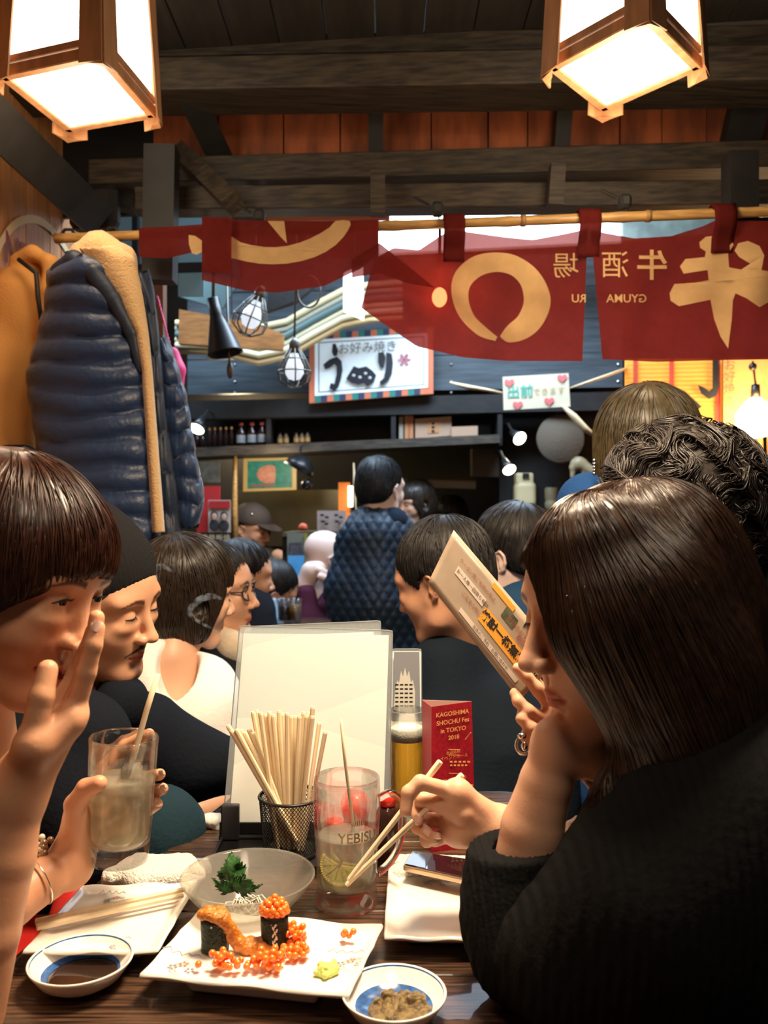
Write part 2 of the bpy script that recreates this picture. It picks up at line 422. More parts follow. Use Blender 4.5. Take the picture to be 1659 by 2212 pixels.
def facecol(V, M, smile=0, mouth_open=0, beard=False, brow=True, blush=.3, dark=.05, lips=1.0):
    q = (V-M[1])@M[0]/M[2]; C = np.ones((len(V), 3)); o = mouth_open
    def bl(mask, col):
        m = np.clip(mask, 0, 1)[:, None]; C[:] = C*(1-m)+C*np.array(col)*m
    x, y, z = q.T; w_ = .0235+.004*smile; t = np.abs(y)/w_; front = x > .055
    bend = .004*smile*t*t
    lz = (z-bend+.0695+.005*o)
    inlip = (1-t*t)*(.0105+.006*o)
    bl(((inlip-np.abs(lz))/.0018)*(t < 1)*front*lips, (.78, .40, .38))
    line = (1-t*t)*(.0008+.0050*o)+.0004
    bl(((line-np.abs(z-bend+.0692+.002*o))/.0008)*(t < 1.02)*front, (.25, .09, .08))
    for sgn in (1, -1):
        yy = y*sgn
        if brow:
            u = (yy-.033)/.021; bz = .0235+.004*(1-u*u)-.003*np.clip(u, 0, 1)
            bl(((.0042*(1-.45*np.clip(u, -.2, 1))-np.abs(z-bz))/.0018)*(np.abs(u) < 1)*front*.85, (.14, .10, .08))
        bl((.010-np.sqrt((yy-.038)**2+(z+.026)**2)*.45)/.012*front*blush, (1.0, .80, .74))
    bl((.013-np.sqrt(y**2+(z+.036)**2))/.008*front*blush, (1.0, .84, .80))
    bl((.0040-np.sqrt((np.abs(y)-.0066)**2+(z+.0445)**2+(x-.1005)**2))/.0014, (.30, .14, .10))
    if beard:
        n = .5+.5*np.sin(V[:, 0]*2900)*np.sin(V[:, 1]*3100+V[:, 2]*2700)
        u = np.abs(y)/.030
        bl(((.0052*(1-u*.5)-np.abs(z+.0550+.011*u*u))/.002)*(u < 1)*front*(.75+.25*n), (.10, .07, .06))
        bl(((.016-np.sqrt(y**2*.8+(z+.108)**2))/.007)*(x > .05)*(.6+.3*n), (.20, .15, .12))
        bl(np.minimum((-z-.080)/.02, (z+.125)/.02)*(x > .01)*.35*(.5+.5*n), (.45, .36, .30))
    return C
def eye_parts(M, root, mode, names=True, iris=(.02, .012, .008)):
    """mode: 'down' lowered lids, 'closed', 'smile' narrow open, 'open'"""
    W = lambda p: loc2w(M, p); sc_ = M[2]
    for y in (1, -1):
        cy_ = y*.031; c = np.array((.0715, cy_, .003)); r = np.array((.0160, .0165, .0140))
        def on(a, el, k=1.0):
            a = math.radians(a); el = math.radians(el)
            return c+r*np.array([math.cos(el)*math.cos(a), math.cos(el)*math.sin(a), math.sin(el)])*k
        op = {'open': (14, -16), 'smile': (14, -7), 'down': (-9, -19), 'closed': (-16, -17)}[mode]
        hi, lo = op; n = 14; up, dn = [], []
        sm = 5 if mode == 'smile' else 0
        for i in range(n+1):
            t = -1+2*i/n; a = t*52; arch = 1-t*t; base = -6 if mode in ('down', 'closed') else 0
            up.append((a, base+(hi-base)*arch+ (sm*arch) )); dn.append((a, base+(lo-base)*arch+sm*arch*.6))
        if mode != 'closed':
            V = []; Fa = []
            for i in range(n+1):
                for j in range(5):
                    e = dn[i][1]+(up[i][1]-dn[i][1])*j/4; V.append(W(on(up[i][0], e, 1.022)))
            for i in range(n):
                for j in range(4): a0 = i*5+j; Fa.append((a0, a0+5, a0+6, a0+1) if y > 0 else (a0, a0+5, a0+6, a0+1))
            em = mesh('eyeball', V, Fa, mat('eye_white', (.62, .56, .52), rough=.15, spec=.6), root)
            # iris: a disc of the same surface
            ia = {'smile': -8, 'down': 0, 'open': 0}[mode]*1.0; V = []; Fa = []
            V.append(W(on(ia, (hi+lo)/2+sm*.8, 1.034)))
            for k in range(16):
                an = 2*math.pi*k/16; e = (hi+lo)/2+sm*.8+15*math.sin(an); aa = ia+19*math.cos(an); tt = min(1, abs(aa)/52)
                e = min(max(e, lo*(1-tt*tt)+sm*.6), hi*(1-tt*tt)+sm); V.append(W(on(aa, e, 1.034)))
            for k in range(16): Fa.append((0, 1+k, 1+(k+1) % 16))
            mesh('iris', V, Fa, mat('iris_brown', iris, rough=.08, spec=.8), em)
        mb = MB()
        pts = [W(on(a, e, 1.045)) for a, e in (up if mode != 'closed' else dn)]
        rs = [.0004*sc_+.0009*sc_*(1-(-1+2*i/n)**2) for i in range(n+1)]
        mb.tube(pts, rs, 5)
        for i in range(1, n):   # lashes
            a, e = (up if mode != 'closed' else dn)[i]; t = -1+2*i/n
            dz = -.0045 if mode in ('down', 'closed') else .002
            p0 = on(a, e, 1.04); p1 = on(a*1.08, e, 1.30)+np.array((.001, 0, dz)); mb.tube([W(p0), W((p0+p1)/2+np.array((.0005, 0, -.0008))), W(p1)], [.0004*sc_, .0003*sc_, .0001*sc_], 3, cap=False)
        mb.build('eyelashes', mat('lash', (.01, .007, .006), rough=.5), root, True)
        if mode in ('down', 'open', 'smile'):   # lid crease
            mb = MB(); mb.tube([W(on(a*.95, e+(22 if mode != 'smile' else 14), 1.0)) for a, e in up], [.00045*sc_]*(n+1), 4)
def strands(s, start, flow, steps, ds, stop, rng, lift=.001, rad=.0006, sides=3, clump=0):
    """start (n,3); flow(p, g, t) -> direction; walks on the zero level of s"""
    p = start.copy(); n = len(p); alive = np.ones(n, bool); path = [p.copy()]; L = np.zeros(n, int); off = lift*(.3+1.4*rng.rand(n))[:, None]
    seedp = rng.randn(n, 3)
    for t in range(steps):
        g = s.grad(p); f = flow(p, g, t/steps, seedp); f = f-g*(f*g).sum(-1, keepdims=True); f /= np.linalg.norm(f, axis=-1, keepdims=True)+1e-9
        q = p+f*ds; g2 = s.grad(q); q = q-g2*(s.ev(q)[:, None]-off)
        alive &= ~stop(q, t, seedp); q[~alive] = p[~alive]; L[alive] = t+1; p = q; path.append(p.copy())
    path = np.array(path)   # steps+1, n, 3
    V = []; Fa = []; base = 0
    for i in range(n):
        m = L[i]+1
        if m < 4: continue
        c = path[:m, i]; tg = np.gradient(c, axis=0); tg /= np.linalg.norm(tg, axis=1, keepdims=True)+1e-9
        u = np.cross(tg, np.array([.3, .5, .8])); u /= np.linalg.norm(u, axis=1, keepdims=True)+1e-9; w_ = np.cross(tg, u)
        r = (rad*(.6+.8*rng.rand()))*np.minimum(1, np.linspace(0, 4, m)+.3)*np.minimum(1, np.linspace(3.5, .15, m))
        a = 2*math.pi*np.arange(sides)/sides
        ring = c[:, None]+r[:, None, None]*(np.cos(a)[None, :, None]*u[:, None]+np.sin(a)[None, :, None]*w_[:, None])
        V.append(ring.reshape(-1, 3)); k = np.arange(sides); i0 = (np.arange(m-1)*sides)[:, None]
        f = np.stack([i0+k, i0+(k+1) % sides, i0+sides+(k+1) % sides, i0+sides+k], -1).reshape(-1, 4)+base
        Fa.append(f); base += m*sides
    return (np.concatenate(V), np.concatenate(Fa)) if V else (np.zeros((0, 3)), np.zeros((0, 4), int))
def join(parts):
    V = []; Fa = []; b = 0
    for v, f in parts:
        V.append(v); Fa.append(np.asarray(f)+b); b += len(v)
    return np.concatenate(V), np.concatenate(Fa)
def surf_points(s, c, dirs, r0=.3):
    """project rays from c outward onto the surface of s"""
    lo = np.zeros(len(dirs)); hi = np.full(len(dirs), r0)
    for _ in range(22):
        m = (lo+hi)/2; inside = s.ev(c+dirs*m[:, None]) < 0; lo = np.where(inside, m, lo); hi = np.where(inside, hi, m)
    return c+dirs*hi[:, None]
def hand(s, wrist, palm, fingers, thumb, r=.0085, M=None, k=.006):
    """wrist point, palm: list of (a, b, ra, rb); fingers: lists of joints from knuckle to tip; thumb likewise"""
    for a, b, ra, rb in palm: s.cap(a, b, ra, rb, k=.014)
    for f in fingers: n = len(f); s.chain(f, [r*1.05-(r*.26)*i/(n-1) for i in range(n)], k=k*.6)
    n = len(thumb); s.chain(thumb, [r*1.5-(r*.50)*i/(n-1) for i in range(n)], k=.004)
def nail(mb, c, d, n, l=.0105, wd=.0085):
    d = nrm(d); n = nrm(np.array(n, float)-d*np.dot(d, n)); b = np.cross(n, d)
    def f(u, v):
        a = (u-.5)*1.9; e = 1-.35*max(0, abs(v-.5)*2-.6)**2*4
        return np.array(c)+d*(v-.5)*l+b*math.sin(a)*wd*.55*e+n*(math.cos(a)-1)*wd*.45
    mb.add(*grid(f, 6, 5))
SK = dict(rough=.42, spec=.35, sss=.12, vcol=True, bump=.06, bscale=260)
def skin(name, col): return mat(name, col, **SK)
HAIR = lambda name, col, rough=.32: mat(name, col, rough=rough, spec=.55, var=.45, vscale=90, aniso=.4)
# ---------------------------------------------------------------- foreground people
CL = lambda name, col, **k: mat(name, col, **dict(dict(rough=.9, spec=.12, sheen=0, bump=.35, bscale=120), **k))
SK1 = skin('skin_warm', (.62, .31, .18)); SK2 = skin('skin_light', (.66, .37, .24)); SK3 = skin('skin_tan', (.56, .29, .175))
rng = np.random.RandomState(5)
def fold(a, sc_, seed=0): return lambda p: a*vnoise(p, sc_, seed)
# --- woman on the left, hand before her mouth, glass in the other hand
def woman_left():
    c = V3(-.382, .872, 1.135); M = pose(c, (.91, -.22, -.33), (.32, -.03, .945), .985)
    root = thing('person', 'dark-haired woman with a short bob laughing behind her hand and holding a glass', 'person', (c[0]-.08, c[1], 0))
    s = SD(); head(s, M, nx=-.005, smile=1.2, mouth_open=.9, neck=c+V3(-.075, .02, -.20), ears=False)
    s.cap(c+V3(-.075,.02,-.2), c+V3(-.11,.03,-.30), .06, .09, k=.04)
    # the hand before the mouth
    W = P(28, 1720, .775)
    s.chain([W, P(2, 1850, .77), P(-45, 2010, .765), P(-90, 2190, .77)], [.0265, .030, .035, .040], k=.004)
    pm = [(W, P(160, 1538, .785), .024, .013), (W, P(140, 1545, .805), .023, .013), (W, P(112, 1545, .825), .022, .012), (W, P(88, 1560, .84), .02, .011),
          (W, P(75, 1610, .757), .020, .017), (P(75, 1610, .757), P(150, 1560, .775), .014, .012)]
    f = [[P(160, 1538, .785), P(186, 1452, .783), P(201, 1394, .782), P(210, 1357, .786)],
         [P(145, 1540, .805), P(188, 1445, .806), P(202, 1385, .800), P(209, 1334, .800)],
         [P(115, 1540, .822), P(165, 1455, .832), P(190, 1400, .825), P(201, 1362, .820)],
         [P(92, 1550, .838), P(128, 1485, .848), P(158, 1435, .845), P(178, 1405, .838)]]
    th = [P(52, 1660, .768), P(72, 1590, .757), P(90, 1505, .760), P(103, 1447, .768)]
    hand(s, W, pm, f, th, r=.0092)
    # the hand round the glass
    W2 = P(150, 1868, .955)
    s.chain([W2, P(100, 1898, .925), P(20, 1948, .895), P(-80, 2030, .86)], [.0215, .023, .0275, .033], k=.004)
    g = [[P(178, 1752, .985), P(222, 1660, 1.025), P(270, 1611, 1.033), P(322, 1586, 1.028)],
         [P(180, 1775, .99), P(228, 1705, 1.03), P(300, 1683, 1.033), P(345, 1673, 1.005)],
         [P(180, 1800, .985), P(235, 1750, 1.025), P(305, 1722, 1.032), P(351, 1704, 1.005)],
         [P(182, 1825, .975), P(235, 1790, 1.02), P(300, 1763, 1.028), P(339, 1737, 1.005)]]
    pm2 = [(W2, q[0], .019, .0125) for q in g]+[(W2, P(168, 1760, .955), .018, .016)]
    th2 = [P(165, 1815, .950), P(163, 1738, .937), P(186, 1703, .928), P(214, 1692, .922)]
    hand(s, W2, pm2, g, th2, r=.0088)
    sdmesh(s, .0021, 'body', SK1, root, colfn=lambda V: facecol(V, M, smile=1.2, mouth_open=.9))
    eye_parts(M, root, 'smile')
    # teeth
    mb = MB(); mb.ball(loc2w(M, (.0845, 0, -.0665)), (.004, .014, .0030), R=M[0]); mb.build('teeth', mat('teeth', (.75, .70, .62), rough=.2), root, True)
    mb = MB(); nail(mb, P(209, 1352, .7785), f[0][3]-f[0][2], (.45, -.9, .15)); nail(mb, P(347, 1672, .997), g[1][3]-g[1][2], (.5, -.9, .2)); nail(mb, P(341, 1740, .9965), g[3][3]-g[3][2], (.4, -.9, 0)); nail(mb, P(352,1703,.9965), g[2][3]-g[2][2], (.4,-.9,.1))
    mb.build('fingernail', mat('nail', (.80, .50, .42), rough=.2, spec=.6), root, True)
    h = SD(); A = dict(M=M)
    h.ell((-.016, 0, .038), (.107, .092, .092), k=.02, **A); h.ell((-.055, 0, -.015), (.072, .090, .095), k=.03, **A)
    h.ell((.036, 0, .040), (.058, .074, .058), k=.02, **A)
    for y in (1, -1): h.ell((-.005, y*.058, -.010), (.078, .032, .075), k=.02, **A)
    h.half((.088, 0, .027), (.72, 0, -.70), k=.004, M=M); h.ell((.02, 0, -.13), (.1, .12, .06), k=.02, op='s', **A)
    hm = HAIR('hair_brown_dark', (.050, .018, .011), .30)
    V, Fa = h.poly(.003, disp=fold(.0012, 160, 3)); crown = loc2w(M, (-.045, -.01, .13))
    d = rng.randn(2600, 3); d = d[d@(M[0][:, 2]) > -.5*np.linalg.norm(d, axis=1)]; d /= np.linalg.norm(d, axis=1)[:, None]
    st = surf_points(h, loc2w(M, (-.01, 0, .03)), d); q = (st-M[1])@M[0]
    keep = q[:, 2] > -.02; st = st[keep]
    def flow(p, g, t, sd_): r = p-crown; r /= np.linalg.norm(r, axis=1)[:, None]+1e-6; return r*1.0-M[0][:, 2]*.55+sd_*.10
    def stop(q, t, sd_):
        l = (q-M[1])@M[0]; e = (l-np.array((.088, 0, .027)))@np.array((.717, 0, -.697))
        return (e > -.001+.003*sd_[:, 0]) | (l[:, 2] < -.085+.008*sd_[:, 1])
    sv = strands(h, st, flow, 30, .0045, stop, rng, lift=.0012, rad=.0006)
    V, Fa = join([(V, Fa), sv]); mesh('hair', V, Fa, hm, root, True)
    b = SD(); b.chain([c+V3(-.13,.03,-.30), c+V3(-.20,.03,-.50), c+V3(-.25,.0,-.72), c+V3(-.25,.0,-1.02)], [.11, .12, .13, .11], k=.05)
    b.cap(c+V3(-.10,-.02,-.30), P(-130, 2150, .80), .06, .05, k=.05); b.cap(c+V3(-.08,.13,-.28), P(-100, 2030, .87), .055, .05, k=.05)
    sdmesh(b, .006, 'blouse', CL('blouse_cream', (.55, .47, .38)), root, disp=fold(.003, 30))
    t = thing('bracelet', 'chunky bead bracelet in cream and bronze on the woman with the bob', 'bracelet', P(72, 1830, .935))
    a = P(40, 1850, .95); e = P(105, 1822, .94)
    for i in range(46):
        u = i/45; p = a*(1-u)+e*u+V3(rng.uniform(-.004, .004), rng.uniform(-.010, .006), rng.uniform(-.009, .008)+.012*math.sin(u*3.1)-.006)
        if i == 0: b0 = MB().ball(V3(0,0,0), .0042, 8, 6).build('bead', mat('bead_bronze', (.32, .20, .12), rough=.25, metal=.5), t, True); b1 = MB().ball(V3(0,0,0), .0038, 8, 6).build('bead', mat('bead_cream', (.7, .6, .48), rough=.3), t, True); me0, me1 = b0.data, b1.data; [m_.vertices.foreach_set('co', (np.array([v.co for v in m_.vertices])+np.array(t.location)).astype(np.float32).ravel()) for m_ in (me0, me1)]; b0.location = Vector(p)-t.location; b1.location = Vector(a)-t.location; continue
        o = bpy.data.objects.new('bead', me0 if i % 3 else me1); COL.objects.link(o); o.parent = t; o.location = Vector(p)-t.location
    mb = MB(); cc = P(84, 1903, .918); ax = nrm(P(100, 1898, .925)-P(20, 1948, .895)); u = nrm(np.cross(ax, (0, 1, 0))); v = np.cross(ax, u)
    mb.tube([cc+(.0265*math.cos(k*.2618))*u+(.0265*math.sin(k*.2618))*v for k in range(24)], .0011, 6, closed=True)
    mb.build('bangle', mat('pale_metal', (.85, .78, .66), rough=.2, metal=1), None, True, label='thin pale bangle on the forearm of the woman holding the tall glass', cat='bangle')
    return M
woman_left()
# --- long-haired woman on the right
def woman_right():
    c = V3(.249, .883, 1.098); M = pose(c, (-.95, -.22, -.13), (-.13, .02, .98), 1.07)
    root = thing('person', 'long brown-haired woman in a black ribbed sweater resting her chin on her bent wrist', 'person', (.36, .86, 0))
    s = SD(); head(s, M, neck=c+V3(.085, .0, -.17), ears=False, nosew=1.12)
    s.cap(c+V3(.085, 0, -.17), c+V3(.13, .0, -.27), .05, .07, k=.03)
    E = P(1122, 1950, .87); W = P(1207, 1607, .862)
    s.chain([E, P(1150, 1790, .868), P(1180, 1690, .864), W], [.034, .0315, .0265, .0232], k=.004)
    K = P(1325, 1645, .855)
    pm = [(W, K, .0235, .019), (W, P(1320, 1625, .875), .022, .018), (W, P(1318, 1668, .845), .018, .013)]
    fs = [[P(1325, 1640, .885), P(1385, 1665, .89), P(1400, 1625, .895), P(1370, 1600, .895)],
          [K, P(1395, 1680, .865), P(1425, 1650, .875), P(1400, 1610, .885)],
          [P(1322, 1655, .845), P(1385, 1695, .85), P(1415, 1680, .86), P(1400, 1645, .87)],
          [P(1318, 1668, .838), P(1370, 1705, .838), P(1395, 1700, .85), P(1385, 1670, .86)]]
    hand(s, W, pm, fs, [P(1255, 1640, .87), P(1278, 1672, .872), P(1297, 1705, .875), P(1303, 1738, .878)], r=.0085)
    # the chopstick hand
    W2 = P(1085, 1795, .962)
    s.chain([W2, P(1150, 1850, .95), P(1330, 1960, .93)], [.0225, .026, .034], k=.004)
    g = [[P(988, 1712, .945), P(908, 1690, .938), P(882, 1712, .934), P(876, 1752, .930)],
         [P(982, 1742, .965), P(922, 1722, .975), P(896, 1742, .962), P(903, 1770, .950)],
         [P(985, 1772, .972), P(925, 1772, .98), P(902, 1786, .965), P(922, 1798, .952)],
         [P(990, 1800, .970), P(940, 1812, .975), P(922, 1815, .96), P(943, 1810, .948)]]
    pm2 = [(W2, q[0], .0205, .0130) for q in g]+[(W2, P(1010, 1795, .95), .018, .017), (P(988,1712,.945), P(985,1795,.965), .013, .015)]
    hand(s, W2, pm2, g, [P(1040, 1780, .952), P(1000, 1757, .940), P(952, 1737, .950), P(912, 1728, .956)], r=.0084)
    sdmesh(s, .0021, 'body', SK2, root, colfn=lambda V: facecol(V, M, brow=True))
    eye_parts(M, root, 'closed')
    mb = MB(); nail(mb, P(901, 1768, .9405), g[1][3]-g[1][2], (.1, -1, .1)); nail(mb, P(921, 1798, .942), g[2][3]-g[2][2], (.1, -1, .1)); nail(mb, P(943, 1809, .939), g[3][3]-g[3][2], (.1, -1, .1))
    mb.build('fingernail', mat('nail', (.80, .50, .42), rough=.2, spec=.6), root, True)
    h = SD(); A = dict(M=M)
    h.ell((-.018, 0, .034), (.108, .092, .090), k=.02, **A)
    h.ell((.030, .010, .038), (.064, .076, .060), k=.02, **A)
    h.chain([P(1290, 1195, .82), P(1336, 1340, .80), P(1420, 1462, .795), P(1474, 1565, .79), P(1492, 1650, .785), P(1440, 1740, .785)], [.058, .058, .058, .056, .045, .030], k=.03)
    h.chain([P(1420, 1200, .86), P(1490, 1335, .87), P(1545, 1450, .88), P(1580, 1530, .89)], [.066, .066, .052, .034], k=.03)
    h.chain([P(1420, 1300, .80), P(1480, 1450, .80), P(1510, 1600, .80)], [.06, .06, .05], k=.03)
    h.chain([P(1390, 1650, .785), P(1330, 1735, .78), P(1300, 1790, .785), P(1285, 1850, .79)], [.030, .020, .014, .004], k=.015)
    h.chain([P(1350, 1700, .785), P(1300, 1790, .78), P(1262, 1862, .785)], [.012, .007, .002], k=.006)
    h.chain([P(1570, 1500, .89), P(1630, 1520, .90), P(1650, 1560, .90)], [.028, .016, .004], k=.02)
    # face opening: everything in front of the hairline
    cut = dict(k=.006, op='s', M=M)
    h.ell((.128, -.025, -.045), (.068, .088, .13), **cut); h.ell((.10, -.06, -.06), (.10, .10, .12), **cut)
    hm = HAIR('hair_brown', (.036, .017, .010), .30)
    V, Fa = h.poly(.0035, disp=lambda p: .0016*vnoise(p*np.array((1, 1, .12)), 220, 3)); crown = loc2w(M, (-.03, .0, .13))
    n1 = 2600; d = rng.randn(n1, 3); d[:, 1] = -np.abs(d[:, 1])*.8+.1; d /= np.linalg.norm(d, axis=1)[:, None]
    st1 = surf_points(h, loc2w(M, (-.01, 0, .03)), d, .2)
    cen = np.array([P(1310, 1350, .81), P(1400, 1500, .80), P(1500, 1400, .86), P(1470, 1600, .79), P(1330, 1740, .78), P(1570, 1510, .89)])[rng.randint(0, 6, 900)]
    d = rng.randn(900, 3); d[:, 1] = -np.abs(d[:, 1]); d /= np.linalg.norm(d, axis=1)[:, None]; st2 = surf_points(h, cen, d, .12)
    st = np.concatenate([st1, st2])
    def flow(p, g, t, sd_):
        r = p-crown; dist = np.linalg.norm(r, axis=1)[:, None]; r /= dist+1e-6; fx = np.clip((p[:, 2]-.93)/.05, -.9, .42)
        dn = np.stack([fx, 0*fx, -1+0*fx], 1); wd = np.clip((dist-.05)/.10, .15, 1)
        return r*(1-wd)+dn*wd+sd_*.05
    sv = strands(h, st, flow, 46, .0062, lambda q, t, sd_: q[:, 2] < .775+.02*sd_[:, 0], rng, lift=.0016, rad=.00062)
    V, Fa = join([(V, Fa), sv]); mesh('hair', V, Fa, hm, root, True)
    b = SD()
    f = SD(); f.chain([P(1130, 1790, .868), P(1116, 1888, .868), P(1118, 1990, .855), P(1128, 2066, .835)], [.046, .0465, .050, .048], k=.03)     # forearm sleeve
    f.half(P(1114, 1822, .868), (-.12, 0, 1), k=.004)
    f.cap(P(1122, 1900, .87), P(1165, 1740, .866), .034, .0335, k=.004, op='s')
    b.chain([P(1128, 2066, .835), P(1290, 2060, .79), P(1440, 1960, .76), P(1590, 1790, .78)], [.048, .070, .088, .10], k=.05)
    b.chain([P(1590, 1790, .80), P(1670, 2000, .83), P(1770, 2300, .84), V3(.47, .84, .14)], [.12, .14, .15, .13], k=.06)
    b.chain([P(1330, 1990, .90), P(1500, 1900, .95), P(1640, 1750, .97)], [.050, .055, .07], k=.04)
    b.chain([P(1590, 1720, .85), P(1630, 1640, .88)], [.09, .062], k=.04)
    b.cap(c+V3(.10, .0, -.20), c+V3(.13, 0, -.25), .072, .09, k=.04)
    b.ell(c+V3(.075, -.012, -.15), (.05, .05, .06), k=.02, op='s')
    Db = lambda p: .0030*vnoise(p, 26, 2)+.0007*np.sin(p[..., 0]*900+p[..., 2]*120)
    Df = lambda p: .0008*np.sin(p[..., 0]*1050+p[..., 2]*160)
    V, Fa = join([b.poly(.0045, disp=Db), f.poly(.0025, disp=Df)])
    mesh('sweater', V, Fa, CL('sweater_black', (.006, .006, .0065), rough=.9, wave=(36, 'X', .35), sheen=0), root, True)
woman_right()
# --- two chopsticks held by that hand
def stick(a, b, wa=.0058, wb=.0045, m=None, label=None, group=None, name='chopstick', cat='chopstick', parent=None):
    a = np.array(a, float); b = np.array(b, float); x = nrm(b-a); y = nrm(np.cross((0, 0, 1) if abs(x[2]) < .95 else (0, 1, 0), x)); z = np.cross(x, y); V = []
    prof = [(0, .75), (.008, 1), (.985, 1), (1, .8)]; L = np.linalg.norm(b-a)
    for t, k in prof:
        w_ = (wa+(wb-wa)*t)/2*k
        for ang in range(8):
            q = math.pi/8+ang*math.pi/4; V.append(a+(b-a)*t+(y*math.cos(q)+z*math.sin(q))*w_*1.06)
    Fa = [tuple(range(7, -1, -1)), tuple(range(24, 32))]+[(k*8+i, k*8+(i+1) % 8, k*8+8+(i+1) % 8, k*8+8+i) for k in range(3) for i in range(8)]
    return mesh(name, V, Fa, m, parent, False, label=label, cat=cat if label else None, group=group)
WOODL = mat('chopstick_wood', (.90, .74, .50), rough=.6, var=.18, vscale=40, stretch=(1, 1, .1))
stick(P(952, 1644, .949), P(752, 1902, .935), .0068, .0050, WOODL, 'pale chopstick held between index finger and thumb, the upper of the pair')
stick(P(1000, 1673, .952), P(748, 1912, .945), .0068, .0050, WOODL, 'pale chopstick held under the index finger, the lower of the pair')
# --- man in the beanie
def man_beanie():
    c = V3(-.465, 1.375, 1.056); M = pose(c, (.945, -.25, -.21), (.16, -.19, .965), 1.02)
    root = thing('person', 'man in a black knit beanie with a thin moustache looking down', 'person', (c[0]-.05, c[1], 0))
    s = SD(); head(s, M, neck=c+V3(-.055, .02, -.19), nosew=1.2, jaw=1.05)
    sdmesh(s, .003, 'body', SK3, root, colfn=lambda V: facecol(V, M, beard=True, lips=.6, blush=.1))
    eye_parts(M, root, 'down')
    h = SD(); A = dict(M=M)
    h.ell((-.02, 0, .050), (.108, .092, .098), k=.02, **A); h.ell((-.045, 0, .060), (.095, .085, .105), k=.02, **A)
    R = mat3(*[nrm(v) for v in ((1, 0, -.62), (0, 1, 0), (.62, 0, 1))])
    h.p.append((lambda p: -(((p-M[1])@M[0]-np.array((.078, 0, .040)))@nrm((.66, 0, -1)))*-1.0, c, 9, .004, 's')) if False else None
    h.half((.088, 0, .058), (.95, 0, -1), k=.006, M=M)
    sdmesh(h, .003, 'beanie', CL('knit_black', (.010, .010, .011), wave=(140, 'X', .2), rough=.95), root, disp=lambda p: .0006*np.sin((((p-M[1])@M[0])[..., 1])*900))
    b = SD()
    b.chain([c+V3(-.08, .01, -.285), c+V3(-.09, 0, -.42), c+V3(-.10, 0, -.62), c+V3(-.10, 0, -.94)], [.125, .15, .145, .11], k=.05)
    b.cap(c+V3(-.09, -.10, -.25), c+V3(-.05, .13, -.25), .075, .08, k=.05)
    b.chain([P(175, 1600, 1.24), P(120, 1720, 1.20), P(170, 1850, 1.18)], [.075, .062, .05], k=.05)
    b.chain([P(310, 1590, 1.50), P(400, 1650, 1.52), P(520, 1658, 1.50)], [.078, .062, .045], k=.04)
    b.chain([P(255, 1520, 1.37), P(205, 1500, 1.40)], [.048, .052], k=.03)
    b.ell(c+V3(-.03, 0, -.12), (.055, .055, .075), k=.012, op='s')
    sdmesh(b, .005, 'sweatshirt', CL('sweat_navy', (.006, .008, .013)), root, disp=fold(.004, 26, 4))
    l = SD(); l.chain([P(150, 1900, 1.42), P(340, 1800, 1.28), P(350, 2100, 1.27)], [.085, .062, .05], k=.04)
    sdmesh(l, .006, 'trousers', CL('trouser_teal', (.012, .030, .042)), root, disp=fold(.003, 30, 4))
man_beanie()
